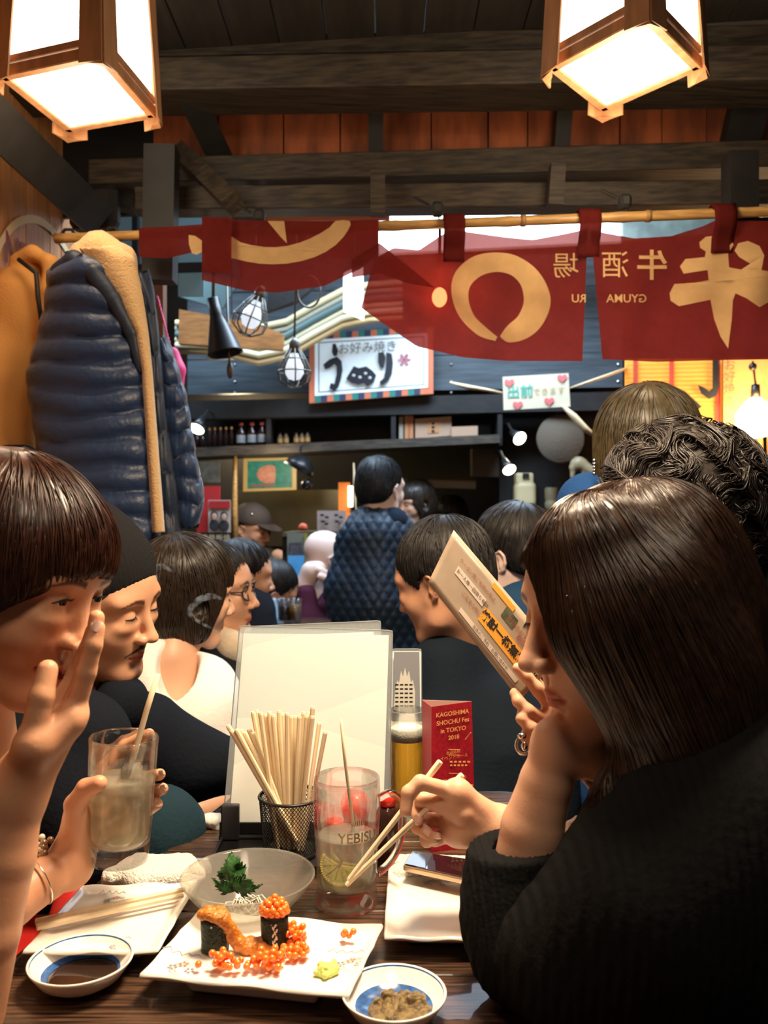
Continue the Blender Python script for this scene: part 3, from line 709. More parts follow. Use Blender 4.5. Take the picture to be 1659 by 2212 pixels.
# --- neighbour hidden behind the long-haired woman, holding a laminated card
def neighbour():
    root = thing('person', 'person in dark clothes mostly hidden behind the long-haired woman, ringed hand holding a laminated card', 'person', (.38, 1.16, 0))
    c = V3(.36, 1.20, 1.06); M = pose(c, (-1, -.1, -.2), (-.2, 0, 1))
    s = SD(); head(s, M, neck=c+V3(.05, 0, -.18), ears=False)
    W = P(1255, 1600, 1.0)
    s.chain([W, P(1330, 1680, 1.03), P(1420, 1800, 1.08)], [.024, .028, .034], k=.02)
    g = [[P(1195, 1528, .990), P(1160, 1487, .983), P(1138, 1462, .983), P(1118, 1443, .985)],
         [P(1185, 1560, .990), P(1140, 1535, .975), P(1120, 1515, .978), P(1112, 1497, .984)],
         [P(1188, 1588, .990), P(1145, 1572, .970), P(1128, 1552, .972), P(1128, 1538, .985)],
         [P(1195, 1612, .992), P(1155, 1612, .975), P(1137, 1592, .972), P(1140, 1575, .983)]]
    hand(s, W, [(W, q[0], .020, .0125) for q in g], g, [P(1225, 1560, 1.01), P(1190, 1520, 1.02), P(1165, 1490, 1.018), P(1150, 1465, 1.012)], r=.0078)
    sdmesh(s, .0024, 'body', SK2, root, colfn=lambda V: facecol(V, M))
    h = SD(); h.ell((-.015, 0, .03), (.105, .09, .10), M=M); h.ell((-.02, 0, -.06), (.08, .08, .10), M=M); h.ell((.1, 0, -.05), (.05, .09, .10), op='s', M=M)
    sdmesh(h, .005, 'hair', HAIR('hair_black', (.012, .010, .010), .4), root)
    b = SD(); b.chain([V3(.45, 1.24, .84), V3(.48, 1.24, .62), V3(.48, 1.24, .12)], [.09, .11, .11], k=.05); b.chain([V3(.40, 1.12, .82), P(1420, 1800, 1.08)], [.06, .05], k=.04)
    sdmesh(b, .007, 'jacket', CL('jacket_dark', (.012, .014, .018)), root, disp=fold(.004, 26, 4))
    mb = MB(); q = P(1134, 1608, .972); mb.tube([q+V3(.0098*math.cos(k*.4488), .004*math.sin(k*.4488), .0098*math.sin(k*.4488)+.002*math.cos(k*.4488)) for k in range(14)], .0022, 6, closed=True)
    mb.ball(P(1128, 1590, .962), (.0055, .004, .004)); mb.ball(P(1133, 1612, .960), (.004, .003, .0055))
    mb.build('finger_ring', mat('silver', (.6, .57, .52), rough=.2, metal=1), None, True, label='chunky silver ring on the hand holding the laminated card', cat='ring')
    w_ = mat('fluff_cream', (.75, .66, .56), rough=1, bump=1, bscale=160, sheen=.5)
    f = SD(); f.ell(P(1245, 1835, .99), (.022, .03, .034), k=.01); f.ell(P(1240, 1895, .97), (.030, .03, .016), k=.01); f.ell(P(1290, 1820, .99), (.03, .03, .035), k=.01)
    o = sdmesh(f, .003, 'coat_lining', w_, None, disp=lambda p: .0022*vnoise(p, 300, 3), label='cream fleecy coat lining bunched beside the black sweater sleeve', cat='coat')
neighbour()
# ---------------------------------------------------------------- tables and what stands on them
TZ = .72
WOODT = mat('table_wood', (.105, .052, .028), rough=.30, col2=(.007, .0045, .004), vscale=10, stretch=(1.2, 26, 26), coat=.25, bump=.15, bscale=60)
WHITE = mat('porcelain', (.84, .80, .74), rough=.18, spec=.6, coat=.3)
STEEL = mat('steel_edge', (.50, .52, .55), rough=.25, metal=1)
BLACKP = mat('black_plastic', (.012, .012, .013), rough=.35)
GLASS = mat('glass_clear', (.97, .98, .97), rough=.01, trans=1, ior=1.45, spec=.8, thru=.62)
ACR = mat('acrylic', (.93, .96, .97), rough=.02, spec=.7, thru=.90)
def table(name, label, poly, group=None, rim=True):
    c = np.mean(poly, 0); root = thing(name, label, 'table', (c[0], c[1], 0)); n = len(poly)
    # planks run across, parallel to the near edge
    P0, P1, P2, P3 = [np.array(p) for p in poly]; k = 5
    for i in range(k):
        a, b = i/k+.0016, (i+1)/k-.0016
        q = [P0+(P3-P0)*a, P1+(P2-P1)*a, P1+(P2-P1)*b, P0+(P3-P0)*b]
        V = [(x[0], x[1], TZ-.028) for x in q]+[(x[0], x[1], TZ) for x in q]
        o = MB().hexa(V).build('plank', WOODT, root); bevel(o, .0012, 1)
    mb = MB(); mb.prism([(x[0], x[1], TZ-.030) for x in ([P0, P1, P2, P3])], (0, 0, -.012)); mb.build('underframe', BLACKP, root)
    if rim:
        mb = MB(); ring = []
        for i in range(n):
            p = np.array(poly[i]); a = nrm(np.array(poly[i-1])-p); b = nrm(np.array(poly[(i+1) % n])-p); r = .022
            for t in np.linspace(0, 1, 5): ring.append(p+a*r*(1-t)**2+b*r*t**2)
        mb.tube([(x[0], x[1], TZ-.012) for x in ring], .0125, 8, closed=True, flat=None)
        mb.build('metal_rim', STEEL, root, True)
    mb = MB(); mb.box((c[0], c[1], TZ/2-.03), (.07, .07, TZ-.06)); mb.box((c[0], c[1], .012), (.24, .24, .024)); mb.build('pedestal', BLACKP, root)
table('dining_table', 'dark brown wooden table nearest the camera carrying the sushi plate', [(-.46, .46), (.245, .46), (.225, 1.165), (-.357, 1.165)])
table('dining_table', 'dark wooden table with a metal rim under the menu stand and beer', [(-.313, 1.185), (.25, 1.185), (.225, 1.462), (-.245, 1.462)])
# --- plates
def square_plate(label, corners, z, flowers, foot=.022, group=None):
    C = [np.array(c) for c in corners]; cc = np.mean(C, 0); root = thing('square_plate', label, 'plate', (cc[0], cc[1], TZ))
    def W(u, v): return C[0]*(1-u)*(1-v)+C[1]*u*(1-v)+C[2]*u*v+C[3]*(1-u)*v
    N = 40; V = []; Fa = []
    for j in range(N+1):
        for i in range(N+1):
            u, v = i/N, j/N; e = min(u, 1-u, v, 1-v); uu, vv = u, v
            # wavy outline
            wob = .010*math.sin(u*19)*(1 if v in (0, 1) else 0)*.4
            if v == 0: vv = v+.008*abs(math.sin(u*9.4))
            if v == 1: vv = v-.008*abs(math.sin(u*9.4))
            if u == 0: uu = u+.008*abs(math.sin(v*9.4))
            if u == 1: uu = u-.008*abs(math.sin(v*9.4))
            p = W(uu, vv); h = z+.0015-.0065*min(1, e/.085)**.8+.0012*math.sin(u*14)*(e < .02)
            V.append((p[0], p[1], h))
    for j in range(N):
        for i in range(N): a = j*(N+1)+i; Fa.append((a, a+1, a+N+2, a+N+1))
    o = mesh('dish', V, Fa, WHITE, root, True); solidify(o, .0045, -1); bevel(o, .0012, 2)
    mb = MB()
    for k, (s0, s1, zz) in enumerate(((.62, .70, z-.0085),)):
        a = [cc+(c-cc)*s0 for c in C]; b = [cc+(c-cc)*s1 for c in C]
        mb.hexa([(p[0], p[1], TZ+.0004) for p in a]+[(p[0], p[1], zz) for p in b])
    bevel(mb.build('foot', WHITE, root, 'auto'), .003, 2)
    ink = mat('print_grey', (.32, .34, .36), rough=.3); red = mat('print_red', (.65, .22, .12), rough=.3)
    def hz(u, v): e = min(u, 1-u, v, 1-v); return z+.0015-.0065*min(1, e/.085)**.8+.0007
    sx = np.linalg.norm(C[1]-C[0]); sy = np.linalg.norm(C[3]-C[0])
    for (u, v, m_, s_) in flowers:
        mb = MB()
        for (du, dv, nm) in ((0, 0, 0), (.5, .35, 1), (1.1, -.2, 0)):
            for k in range(5):
                a = k*1.2566+du; x = u+(du*.018+.0028*math.cos(a)*s_)/sx; y = v+(dv*.018+.0028*math.sin(a)*s_)/sy; p = W(x, y)
                mb.cur = nm; mb.lathe([(.0013*s_, .0002), (.0001, .0003)], (p[0], p[1], hz(x, y)), 8)
        mb.cur = 0
        for sgn, r in ((1, .013), (-1, .009)):
            pts = []
            for k in range(13): a = k*.3+sgn; x = u+(.012+r*math.cos(a)*sgn)/sx*s_; y = v+(-.002+r*.7*math.sin(a))/sy*s_; p = W(x, y); pts.append((p[0], p[1], hz(x, y)+.0002))
            mb.tube(pts, .0003, 4)
        pts = []
        for k in range(9): x = u+(-.016+.004*k)/sx*s_; y = v+(.018+(.005 if k % 2 else -.002)*(1-k*.08))/sy*s_; p = W(x, y); pts.append((p[0], p[1], hz(x, y)+.0002))
        mb.tube(pts, .0004, 4); mb.build('flower_print', [ink, red], root)
    return root
T2 = lambda px, py, z: T(px, py, z)[:2]
square_plate('white square plate holding two sushi rolls and spilled roe', [T2(302,2105,.748), T2(752,2150,.748), T2(826,2000,.748), T2(428,1968,.748)], .748, [(.10, .20, 0, 1.3), (.88, .45, 0, 1.2)])
square_plate('white square plate on the left with wooden chopsticks laid across it', [T2(50,2055,.744), T2(338,2055,.744), T2(424,1905,.744), T2(176,1915,.744)], .744, [(.30, .80, 0, 1.0), (.62, .12, 0, .9)])
square_plate('white square plate on the right beside the black sweater sleeve', [T2(832,2025,.744), T2(1090,2030,.744), T2(1060,1882,.744), T2(842,1872,.744)], .744, [(.36, .82, 0, 1.0)])
# --- bowls of sauce
def sauce_dish(label, px, py, r, fill):
    c = T(px, py); root = thing('sauce_dish', label, 'dish', c)
    mb = MB(); prof = [(0, .003), (r*.42, .003), (r*.45, 0), (r*.52, .0005), (r*.80, .010), (r*.98, .0235), (r*1.0, .0262), (r*.975, .0268), (r*.92, .0235), (r*.70, .0105), (r*.45, .0065), (0, .0060)]
    mb.lathe(prof, c, 56); mb.build('bowl', WHITE, root, True)
    blue = mat('blue_glaze', (.05, .15, .42), rough=.15, var=.5, vscale=140)
    mb = MB(); mb.lathe([(r*.935, .0246), (r*.950, .0259)], c, 56, cap=False); mb.build('rim_line', blue, root, True)
    mb = MB(); n = 26
    mb.lathe([(r*.30, .0070), (r*.60, .0090), (r*.74, .0128)], c, 56, cap=False); mb.build('glazed_band', blue, root, True)
    return root, c
r1, c1 = sauce_dish('small blue and white dish of soy sauce at the left table edge', 175, 2125, .052, 0)
mb = MB(); mb.lathe([(0, .0112), (.028, .0112), (.034, .0115), (.0345, .0108)], c1+V3(.004, -.004, 0), 40)
mb.build('soy_sauce', mat('soy_sauce', (.022, .010, .006), rough=.06, spec=.7), None, True, label='dark soy sauce pooled in the left dish', cat='sauce')
r2, c2 = sauce_dish('small blue and white dish with wasabi paste at the bottom edge', 851, 2200, .050, 0)
s = SD(); 
for i in range(60): s.ell(c2+V3(.010+rng.randn()*.0105, .003+rng.randn()*.009, .011+abs(rng.randn())*.0035), rng.uniform(.0022, .0045), k=.002)
s.ell(c2+V3(.006, -.001, .008), (.031, .027, .006), k=.005)
sdmesh(s, .0011, 'wasabi_paste', mat('wasabi_soaked', (.24, .17, .055), rough=.28, spec=.6, bump=.6, bscale=500, col2=(.10, .055, .018), vscale=160), None, disp=lambda p: .0008*vnoise(p, 1400, 2), label='brown soy-soaked grated wasabi heaped in the bottom dish', cat='food')
# --- sushi
PZ = .7445
NORI = mat('nori', (.010, .022, .010), rough=.42, spec=.35, bump=.7, bscale=260, var=.5, vscale=80)
RICE = mat('rice', (.75, .70, .60), rough=.4)
ROE = mat('salmon_roe', (1.0, .24, .03), rough=.06, spec=.8, sss=.3, coat=.5, thru=.15)
UNI = mat('sea_urchin', (.62, .24, .035), rough=.22, spec=.6, bump=.5, bscale=330, sss=.2, col2=(.42, .13, .015), vscale=120)
def gunkan(label, px, py, rx, ry, h):
    c = T(px, py, PZ); root = thing('sushi_roll', label, 'sushi', c)
    V = []; Fa = []; n = 44
    for j in range(9):
        for i in range(n):
            a = 2*math.pi*i/n; z = h*j/8; k = 1+.025*math.sin(3*a+z*120)+.012*math.sin(9*a)
            V.append(c+V3(rx*k*math.cos(a), ry*k*math.sin(a), z+.0004+.0008*math.sin(5*a)*(j == 8)))
    for j in range(8):
        for i in range(n): l = (i+1) % n; Fa.append((j*n+i, j*n+l, (j+1)*n+l, (j+1)*n+i))
    o = mesh('seaweed_wrap', V, Fa, NORI, root); solidify(o, .0007, -1)
    mb = MB()
    mb.lathe([(0, .0005), (1, .0005), (1, h*.84), (0, h*.86)], c, 24, R=np.diag([rx*.96, ry*.96, 1]))
    for i in range(70):
        a = rng.uniform(0, 6.28); q = rng.uniform(0, .9); mb.ball(c+V3(rx*q*math.cos(a), ry*q*math.sin(a), h*.87), (.0028, .0014, .0013), 6, 4, R=Euler((0, 0, rng.uniform(0, 3))).to_matrix())
    mb.build('rice', RICE, root, True); return root, c
ru, cu_ = gunkan('seaweed roll topped with orange sea urchin', 464, 2052, .0145, .0125, .0335)
ri, ci = gunkan('seaweed roll topped with a heap of salmon roe', 593, 2046, .0145, .0125, .0330)
mb = MB()
for i in range(10): t = i/9; mb.ball(ci+V3(.002+.002*math.sin(i*2.1), -.0128, .006+t*.022), (.0011, .0010, .0024), 6, 5, R=Euler((0, .5*math.sin(i*3), 0)).to_matrix())
mb.build('rice_grain', RICE, ri, True)
s = SD(); z0 = cu_+V3(0, 0, .0345)
for (x, y, z, r_) in ((-.011,-.003,.003,.0062),(-.006,.003,.005,.0060),(-.004,-.007,.0045,.0060),(.003,-.008,.003,.0068),(.008,-.004,.003,.0072),(.004,.004,.004,.0065),(.010,-.008,-.002,.0050)):
    s.ell(z0+V3(x, y, z), (r_*1.25, r_, r_*.85), rot=(0, 12, 30*x*100), k=.002)
s.chain([z0+V3(.010,-.006,0), z0+V3(.0165,-.004,-.010), z0+V3(.0205,-.003,-.019), z0+V3(.026,-.004,-.0255)], [.0062, .0062, .0072, .0080], k=.003)
for i in range(16): s.ell(P(535+i*3.2, 2046-abs(i-8)*.6, .884)+V3(rng.uniform(-.004,.004), rng.uniform(-.006,.006), rng.uniform(-.006,.004)), (.0065, .005, .0055), k=.0025)
sdmesh(s, .0009, 'sea_urchin_topping', UNI, ru, disp=lambda p: .0007*vnoise(p, 1500, 1)+.0005*vnoise(p, 2900, 4))
egg = MB().ball((0, 0, 0), .0036, 14, 10).build('egg', ROE, None, True); eme = egg.data; bpy.data.objects.remove(egg)
def roe(label, pts, grp=None):
    c = np.mean(pts, 0); root = thing('salmon_roe', label, 'roe', (c[0], c[1], min(p[2] for p in pts)), None)
    for p in pts: o = bpy.data.objects.new('egg', eme); COL.objects.link(o); o.parent = root; o.location = Vector(p)-root.location; s_ = rng.uniform(.9, 1.08); o.scale = (s_, s_, s_)
    return root
top = []
for lay, (R_, n, z) in enumerate(((.0130, 15, .0350), (.0085, 9, .0345), (.0035, 3, .0345), (.0122, 12, .0385), (.0075, 8, .0405), (.002, 3, .0405), (.0085, 7, .0435), (.0035, 4, .0455), (.001, 1, .0490))):
    for k in range(n): a = 2*math.pi*k/n+lay*.7; top.append(ci+V3(R_*math.cos(a)+rng.uniform(-.0007, .0007), R_*.86*math.sin(a), z+rng.uniform(-.0007, .0007)))
for p in top: o = bpy.data.objects.new('egg', eme); COL.objects.link(o); o.parent = ri; o.location = Vector(p)-ri.location
def clump(px, py, n, spread, hz=1):
    c = T(px, py, PZ+.003); pts = []
    for i in range(400):
        if len(pts) >= n: break
        p = c+V3(rng.randn()*spread*.72, rng.randn()*spread*.6, 0)
        lv = 0
        while any(np.linalg.norm(p-q) < .0060 for q in pts) and lv < hz: p = p+V3(0, 0, .0045); lv += 1
        if not any(np.linalg.norm(p-q) < .0060 for q in pts): pts.append(p)
    return pts
for (px, py, n, sp, hz, lab) in ((429,2092,2,.002,0,'pair of salmon eggs at the left front of the plate'), (479,2088,13,.0050,2,'clump of salmon roe in front of the sea urchin roll'),
        (515,2094,6,.0042,1,'few salmon eggs between the two front clumps of roe'), (545,2088,3,.0032,0,'yellowish salmon eggs left of the biggest clump'), (584,2086,26,.0064,2,'biggest clump of salmon roe in front of the roe-topped roll'),
        (632,2040,30,.0068,3,'salmon roe spilling down the right side of the roll'), (640,2066,12,.0052,1,'salmon eggs at the foot of the roe-topped roll, right side'), (752,2028,4,.0035,1,'few salmon eggs stuck near the right rim of the plate')):
    roe(lab, clump(px, py, n, sp, hz))
s = SD(); wc = T(705, 2103, PZ)
for i in range(22): s.ell(wc+V3(rng.randn()*.0058, rng.randn()*.0045, abs(rng.randn())*.0028+.002), rng.uniform(.0022, .0042), k=.002)
s.ell(wc+V3(0, 0, .002), (.0105, .0085, .0045), k=.003)
sdmesh(s, .0009, 'wasabi', mat('wasabi_green', (.52, .60, .16), rough=.55, bump=.3, bscale=300), None, disp=lambda p: .0006*vnoise(p, 1100, 5), label='small mound of pale green wasabi at the plate corner', cat='wasabi')
# --- glass bowl with a shiso leaf
bc = T(536, 1985, .72)+V3(0, .045, 0); bc = V3((536-CX)/F*1.0, 1.0, TZ)
bowl = thing('glass_bowl', 'frosted ribbed glass bowl with a green shiso leaf behind the sushi plate', 'bowl', bc)
n = 120; prof = [(.0, .003), (.032, .003), (.035, .0005), (.039, .0008), (.044, .012), (.056, .026), (.066, .037), (.0735, .047), (.0770, .0520), (.0786, .0545), (.0775, .0555), (.0748, .0530), (.064, .038), (.054, .0275), (.039, .014), (.030, .0075), (0, .0070)]
V = []; Fa = []
for j, (r_, z) in enumerate(prof):
    for i in range(n):
        a = 2*math.pi*i/n; k = 1+(.009*(1 if i % 2 else -1) if 3 < j < 8 else 0); V.append(bc+V3(r_*k*math.cos(a), r_*k*math.sin(a), z))
for j in range(len(prof)-1):
    for i in range(n): l = (i+1) % n; Fa.append((j*n+i, j*n+l, (j+1)*n+l, (j+1)*n+i))
mesh('bowl', V, Fa, mat('glass_frosted', (.90, .88, .82), rough=.12, trans=.75, ior=1.4, spec=.9, thru=.55), bowl)
leaf = thing('shiso_leaf', 'green serrated shiso leaf standing in the glass bowl', 'leaf', bc+V3(-.02, 0, .007))
def shiso(c, tip, wd, seed, nm):
    c = np.array(c, float); tip = np.array(tip, float); ax = tip-c; L = np.linalg.norm(ax); ax /= L; side = nrm(np.cross(ax, (0.2, 1, .25))); nn = np.cross(side, ax); V = []; Fa = []; m = 26; q = 8
    for i in range(m+1):
        t = i/m; hw = wd*math.sin(min(1, t*1.05+.06)*math.pi)**.75*(1-.25*t)*(1.0 if i % 2 else .80)
        for j in range(-q, q+1):
            u = j/q; V.append(c+ax*t*L+side*u*hw+nn*(.006*abs(u)+.0025*math.sin(t*20+seed)*abs(u)-.010*math.sin(t*3))+ax*(.004*(1 if i % 2 else 0)*abs(u)))
    w_ = 2*q+1
    for i in range(m):
        for j in range(2*q): a = i*w_+j; Fa.append((a, a+1, a+w_+1, a+w_))
    return solidify(mesh(nm, V, Fa, mat('shiso_green', (.035, .13, .028), rough=.45, bump=.5, bscale=260, transl=.25, var=.4, vscale=70), leaf), .0005)
shiso(P(512, 1925, .975), P(496, 1843, 1.0), .024, 0, 'leaf_blade'); shiso(P(520, 1918, .985), P(462, 1905, .97), .013, 2, 'leaf_blade'); shiso(P(495, 1905, .970), P(560, 1917, .965), .016, 1, 'leaf_blade')
mb = MB()
for i in range(60): a = rng.uniform(0, 6.28); q = rng.uniform(.0, .030); mb.tube([bc+V3(q*math.cos(a), q*math.sin(a), .011), bc+V3((q+.003)*math.cos(a+.6), (q+.003)*math.sin(a+.6), .016+rng.uniform(0, .004)), bc+V3(q*math.cos(a+1.1), q*math.sin(a+1.1), .012)], .0010, 5)
mb.build('shredded_radish', mat('radish', (.80, .78, .66), rough=.3, trans=.3), None, True, label='pale shredded radish at the bottom of the glass bowl', cat='food', kind='stuff')
# --- beer mug with lemon
def mug():
    Y = 1.045; c = V3((749-CX)/F*Y, Y, TZ); R0 = .0415; H = .156
    root = thing('glass_mug', 'glass beer mug with lemon slice, stirrer and printed gold lettering', 'mug', c)
    prof = [(0, .003), (.030, .002), (.0365, 0), (.0385, .004), (.0380, .012), (.0365, .021), (.0370, .032), (.0385, .070), (.0408, .105), (R0, .128), (R0-.0006, .146), (R0-.0008, H-.0015), (R0-.0022, H), (R0-.0038, H-.0015), (R0-.0040, .146), (R0-.0042, .128), (.0365, .105), (.0340, .070), (.0325, .034), (.0305, .0235), (.022, .0225), (0, .0225)]
    mb = MB(); mb.lathe(prof, c, 64)
    mb.build('mug_glass', GLASS, root, True)
    a = math.radians(4); ux = V3(math.cos(a), math.sin(a), 0)
    pts = [c+ux*(R0-.002)+V3(0, 0, .128), c+ux*(R0+.012)+V3(0, 0, .134), c+ux*(R0+.025)+V3(0, 0, .124), c+ux*(R0+.0275)+V3(0, 0, .098), c+ux*(R0+.0225)+V3(0, 0, .068), c+ux*(R0+.010)+V3(0, 0, .047), c+ux*(.038)+V3(0, 0, .036)]
    def cr(P_, n_=5):
        o = []; Q = [P_[0]]+P_+[P_[-1]]
        for i in range(1, len(Q)-2):
            for k in range(n_): t = k/n_; o.append(.5*((2*Q[i])+(-Q[i-1]+Q[i+1])*t+(2*Q[i-1]-5*Q[i]+4*Q[i+1]-Q[i+2])*t*t+(-Q[i-1]+3*Q[i]-3*Q[i+1]+Q[i+2])*t**3))
        return o+[P_[-1]]
    mb = MB(); mb.tube(cr(pts), .0062, 12, flat=.75); mb.build('handle', mat('glass_thick', (.97, .98, .97), rough=.02, trans=1, ior=1.45, spec=.9, thru=.25), root, True)
    mb = MB(); mb.lathe([(0, .0232), (.0302, .0242), (.0318, .034), (.0333, .070), (.0345, .0850), (.0345, .0856), (0, .0856)], c, 56)
    mb.build('drink', mat('lemon_drink', (.99, .97, .86), rough=.02, trans=.5, ior=1.15, transl=.30, thru=.60), root, True)
    gold = mat('gold_print', (.30, .20, .09), rough=.3, metal=.6)
    def wrap(r, z0, ang0): return lambda x, y: c+V3((r)*math.sin(ang0+x/r), -(r)*math.cos(ang0+x/r), z0+y)
    textmesh('YEBISU', wrap(R0-.0001, .094, .40), .0165, gold, 'brand_lettering', root, bold=.012, sub=1)
    mb = MB(); wf = wrap(R0+.0001, .110, .40)
    for i in range(9): u = -.008+.002*i; mb.add([wf(u, -.001-.02*abs(u)), wf(u+.0013, -.001-.02*abs(u)), wf(u*1.3+.001, .0055-.35*abs(u)), wf(u*1.3, .0055-.35*abs(u))], [(0, 1, 2, 3)])
    mb.build('crest_print', gold, root)
    # ice
    ice = mat('ice', (.97, .98, .98), rough=.05, trans=.9, ior=1.31, thru=.35)
    for (x, y, z, r_) in ((.013, .006, .076, .4), (.018, -.008, .052, 1.1), (-.012, .016, .070, .7)):
        k = MB(); k.box(c+V3(x, y, z), (.021, .020, .020), R=Euler((r_, r_*.7, r_)).to_matrix(), bev=.003); k.build('ice_cube', ice, None, True, label={.4: 'ice cube floating near the top of the lemon drink', 1.1: 'ice cube low on the right in the lemon drink', .7: 'ice cube behind the lemon slice in the mug'}[r_], cat='ice')
    # lemon wedge slice
    lz = c+V3(-.007, -.021, .056); R = np.array(Euler((math.radians(78), math.radians(16), math.radians(-8))).to_matrix())
    lem = thing('lemon_slice', 'half slice of yellow lemon inside the mug', 'lemon', lz)
    yl = mat('lemon_rind', (.92, .66, .04), rough=.4); fl = mat('lemon_flesh', (.95, .84, .34), rough=.2, sss=.3, bump=.3, bscale=300); pi_ = mat('lemon_pith', (.88, .84, .66), rough=.5)
    mb = MB(); n = 30; arc = [math.pi+math.pi*1.15*i/n-.25 for i in range(n+1)]
    for (ra, rb, h_, mi) in ((.0225, .0240, .0030, 0), (.0208, .0226, .0029, 1)):
        for i in range(n):
            q = [lz+R@V3(r_*math.cos(t), r_*math.sin(t), z) for z in (-h_, h_) for (r_, t) in ((ra, arc[i]), (rb, arc[i]), (rb, arc[i+1]), (ra, arc[i+1]))]; mb.cur = mi; mb.hexa(q)
    mb.build('rind', [yl, pi_], lem, True)
    for s_ in range(6):
        t0, t1 = arc[0]+.06+s_*(arc[-1]-arc[0]-.06)/6, arc[0]+(s_+1)*(arc[-1]-arc[0]-.06)/6-.0
        poly = [lz+R@V3(.0025*math.cos((t0+t1)/2), .0025*math.sin((t0+t1)/2), -.0026)]+[lz+R@V3(.0202*math.cos(t), .0202*math.sin(t), -.0026) for t in np.linspace(t0, t1, 6)]
        MB().prism(poly, R@V3(0, 0, .0052)).build('segment', fl, lem)
    mb = MB(); mb.tube([P(737, 1556, 1.03), P(745, 1640, 1.038), P(760, 1760, 1.048), P(768, 1850, 1.055)], [.0034]*4, 8, flat=.6)
    mb.build('stirrer', WOODL, None, True, label='thin wooden stirring stick leaning in the lemon mug', cat='stirrer')
mug()
# --- tall glass in the left woman's hand
def tall_glass():
    Y = .975; b = P(256, 1862, Y); t = P(268, 1590, Y); ax = nrm(t-b); x = nrm(np.cross((0, 1, 0), ax)); y = np.cross(ax, x); R = mat3(x, y, ax); H = np.linalg.norm(t-b)
    root = thing('tall_glass', 'tall glass of iced pale drink held up by the left woman', 'glass', b)
    r0, r1 = .0325, .0388
    rr = lambda z: r0+(r1-r0)*min(1, max(0, z/H))**.7
    prof = [(0, .001), (r0-.006, 0), (r0, .003), (r0+.001, .012)]+[(rr(z), z) for z in np.linspace(.02, H-.002, 10)]+[(r1-.0012, H)]+[(rr(z)-.0025, z) for z in np.linspace(H-.002, .03, 10)]+[(r0-.006, .0225), (0, .022)]
    mb = MB(); mb.lathe(prof, b, 64, R); mb.build('tumbler', GLASS, root, True)
    liq = [(0, .0228), (r0-.0062, .0233)]+[(rr(z)-.0029, z) for z in np.linspace(.032, H*.67, 6)]+[(0, H*.67)]
    mb = MB(); mb.lathe(liq, b, 56, R); mb.build('drink', mat('pale_drink', (.96, .88, .72), rough=.04, trans=.45, ior=1.20, bump=.25, bscale=90, transl=.30, thru=.46), root, True)
    ice = mat('ice', (.97, .98, .98), rough=.05, trans=.9, ior=1.31, thru=.35)
    labs = ['topmost ice lump in the tall glass beside the stirrer', 'ice cube at the left of the tall glass', 'ice cube in the middle of the tall glass', 'ice cube at the right of the tall glass', 'lowest ice cube in the tall glass']
    for i, (x_, y_, z, s_) in enumerate(((.012, -.005, .103, .022), (-.012, .004, .082, .022), (.002, -.010, .062, .022), (.015, .010, .070, .020), (-.004, .006, .040, .022))):
        k = MB(); k.box(b+R@V3(x_, y_, z), (s_, s_*.95, s_), R=Euler((i*1.3, i*.9, i*.6)).to_matrix(), bev=.0045); k.build('ice_cube', ice, None, True, label=labs[i], cat='ice')
    mb = MB(); mb.tube([P(341, 1456, .985), P(318, 1530, .982), P(290, 1630, .980), P(266, 1705, .975)], [.0032, .0034, .0034, .0034], 8)
    mb.build('stirrer', WOODL, None, True, label='thin wooden stirring stick leaning in the tall glass held by the woman', cat='stirrer')
tall_glass()
# --- chopstick cup
def cup():
    Y = 1.185; c = V3((628-CX)/F*Y, Y, TZ+.006); r0, r1, H = .037, .0435, .080
    root = thing('mesh_cup', 'black wire mesh cup full of wooden chopsticks', 'cup', c)
    mb = MB(); n = 56; rows = 26
    def pt(a, z): r_ = r0+(r1-r0)*z/H; return c+V3(r_*math.cos(a), r_*math.sin(a), z)
    w_ = .00055
    for s_ in (1, -1):
        for i in range(n):
            pts = [pt(2*math.pi*(i+s_*j*.5)/n, H*j/rows) for j in range(rows+1)]; mb.tube(pts, w_, 3, cap=False)
    mb.build('wire_mesh', BLACKP, root, True)
    mb = MB(); mb.lathe([(r1-.001, H-.003), (r1+.0018, H-.002), (r1+.0022, H), (r1+.0005, H+.002), (r1-.0012, H)], c, 56, cap=False); mb.lathe([(0, 0), (r0+.001, 0), (r0+.001, .006), (r0-.001, .006), (0, .002)], c, 40); mb.build('rim_and_base', BLACKP, root, True, kind='stuff')
    tips = []
    for i in range(15): tips.append((545+i*9.3+rng.uniform(-2, 2), 1535+rng.uniform(-2, 12), rng.uniform(-.02, .02), 0))
    for i in range(9): tips.append((550+i*14, 1542+rng.uniform(-2, 12), .03+rng.uniform(-.01, .01), 0))
    for i in range(7): tips.append((492+i*9, 1572+rng.uniform(-6, 6)+i*1, rng.uniform(-.02, .02), 1))
    tips += [(676, 1526, -.005, 0), (663, 1545, .0, 0), (703, 1580, -.012, 0), (690, 1560, .02, 0)]
    labs = {31: 'chopstick standing tallest at the right of the mesh cup', 33: 'chopstick leaning furthest right out of the mesh cup'}
    for i, (px, py, dy, lean) in enumerate(tips):
        top = P(px, py, Y+dy)
        k = (px-628)/95.; base = c+V3(max(-.026, min(.026, k*.022)), dy*.5, .005)
        if lean: base = c+V3(.004+.003*(i % 3), dy*.6, .02)
        side = -1 if px < 628 else 1
        stick(base, top, .0045, .0066, WOODL, {31: labs[31], 33: labs[33]}.get(i, 'new wooden chopstick leaning left over the rim of the mesh cup' if lean else 'new wooden chopstick standing upright in the black mesh cup'), None if i in labs else ('chopsticks leaning left in the mesh cup' if lean else 'chopsticks standing in the mesh cup'))
cup()
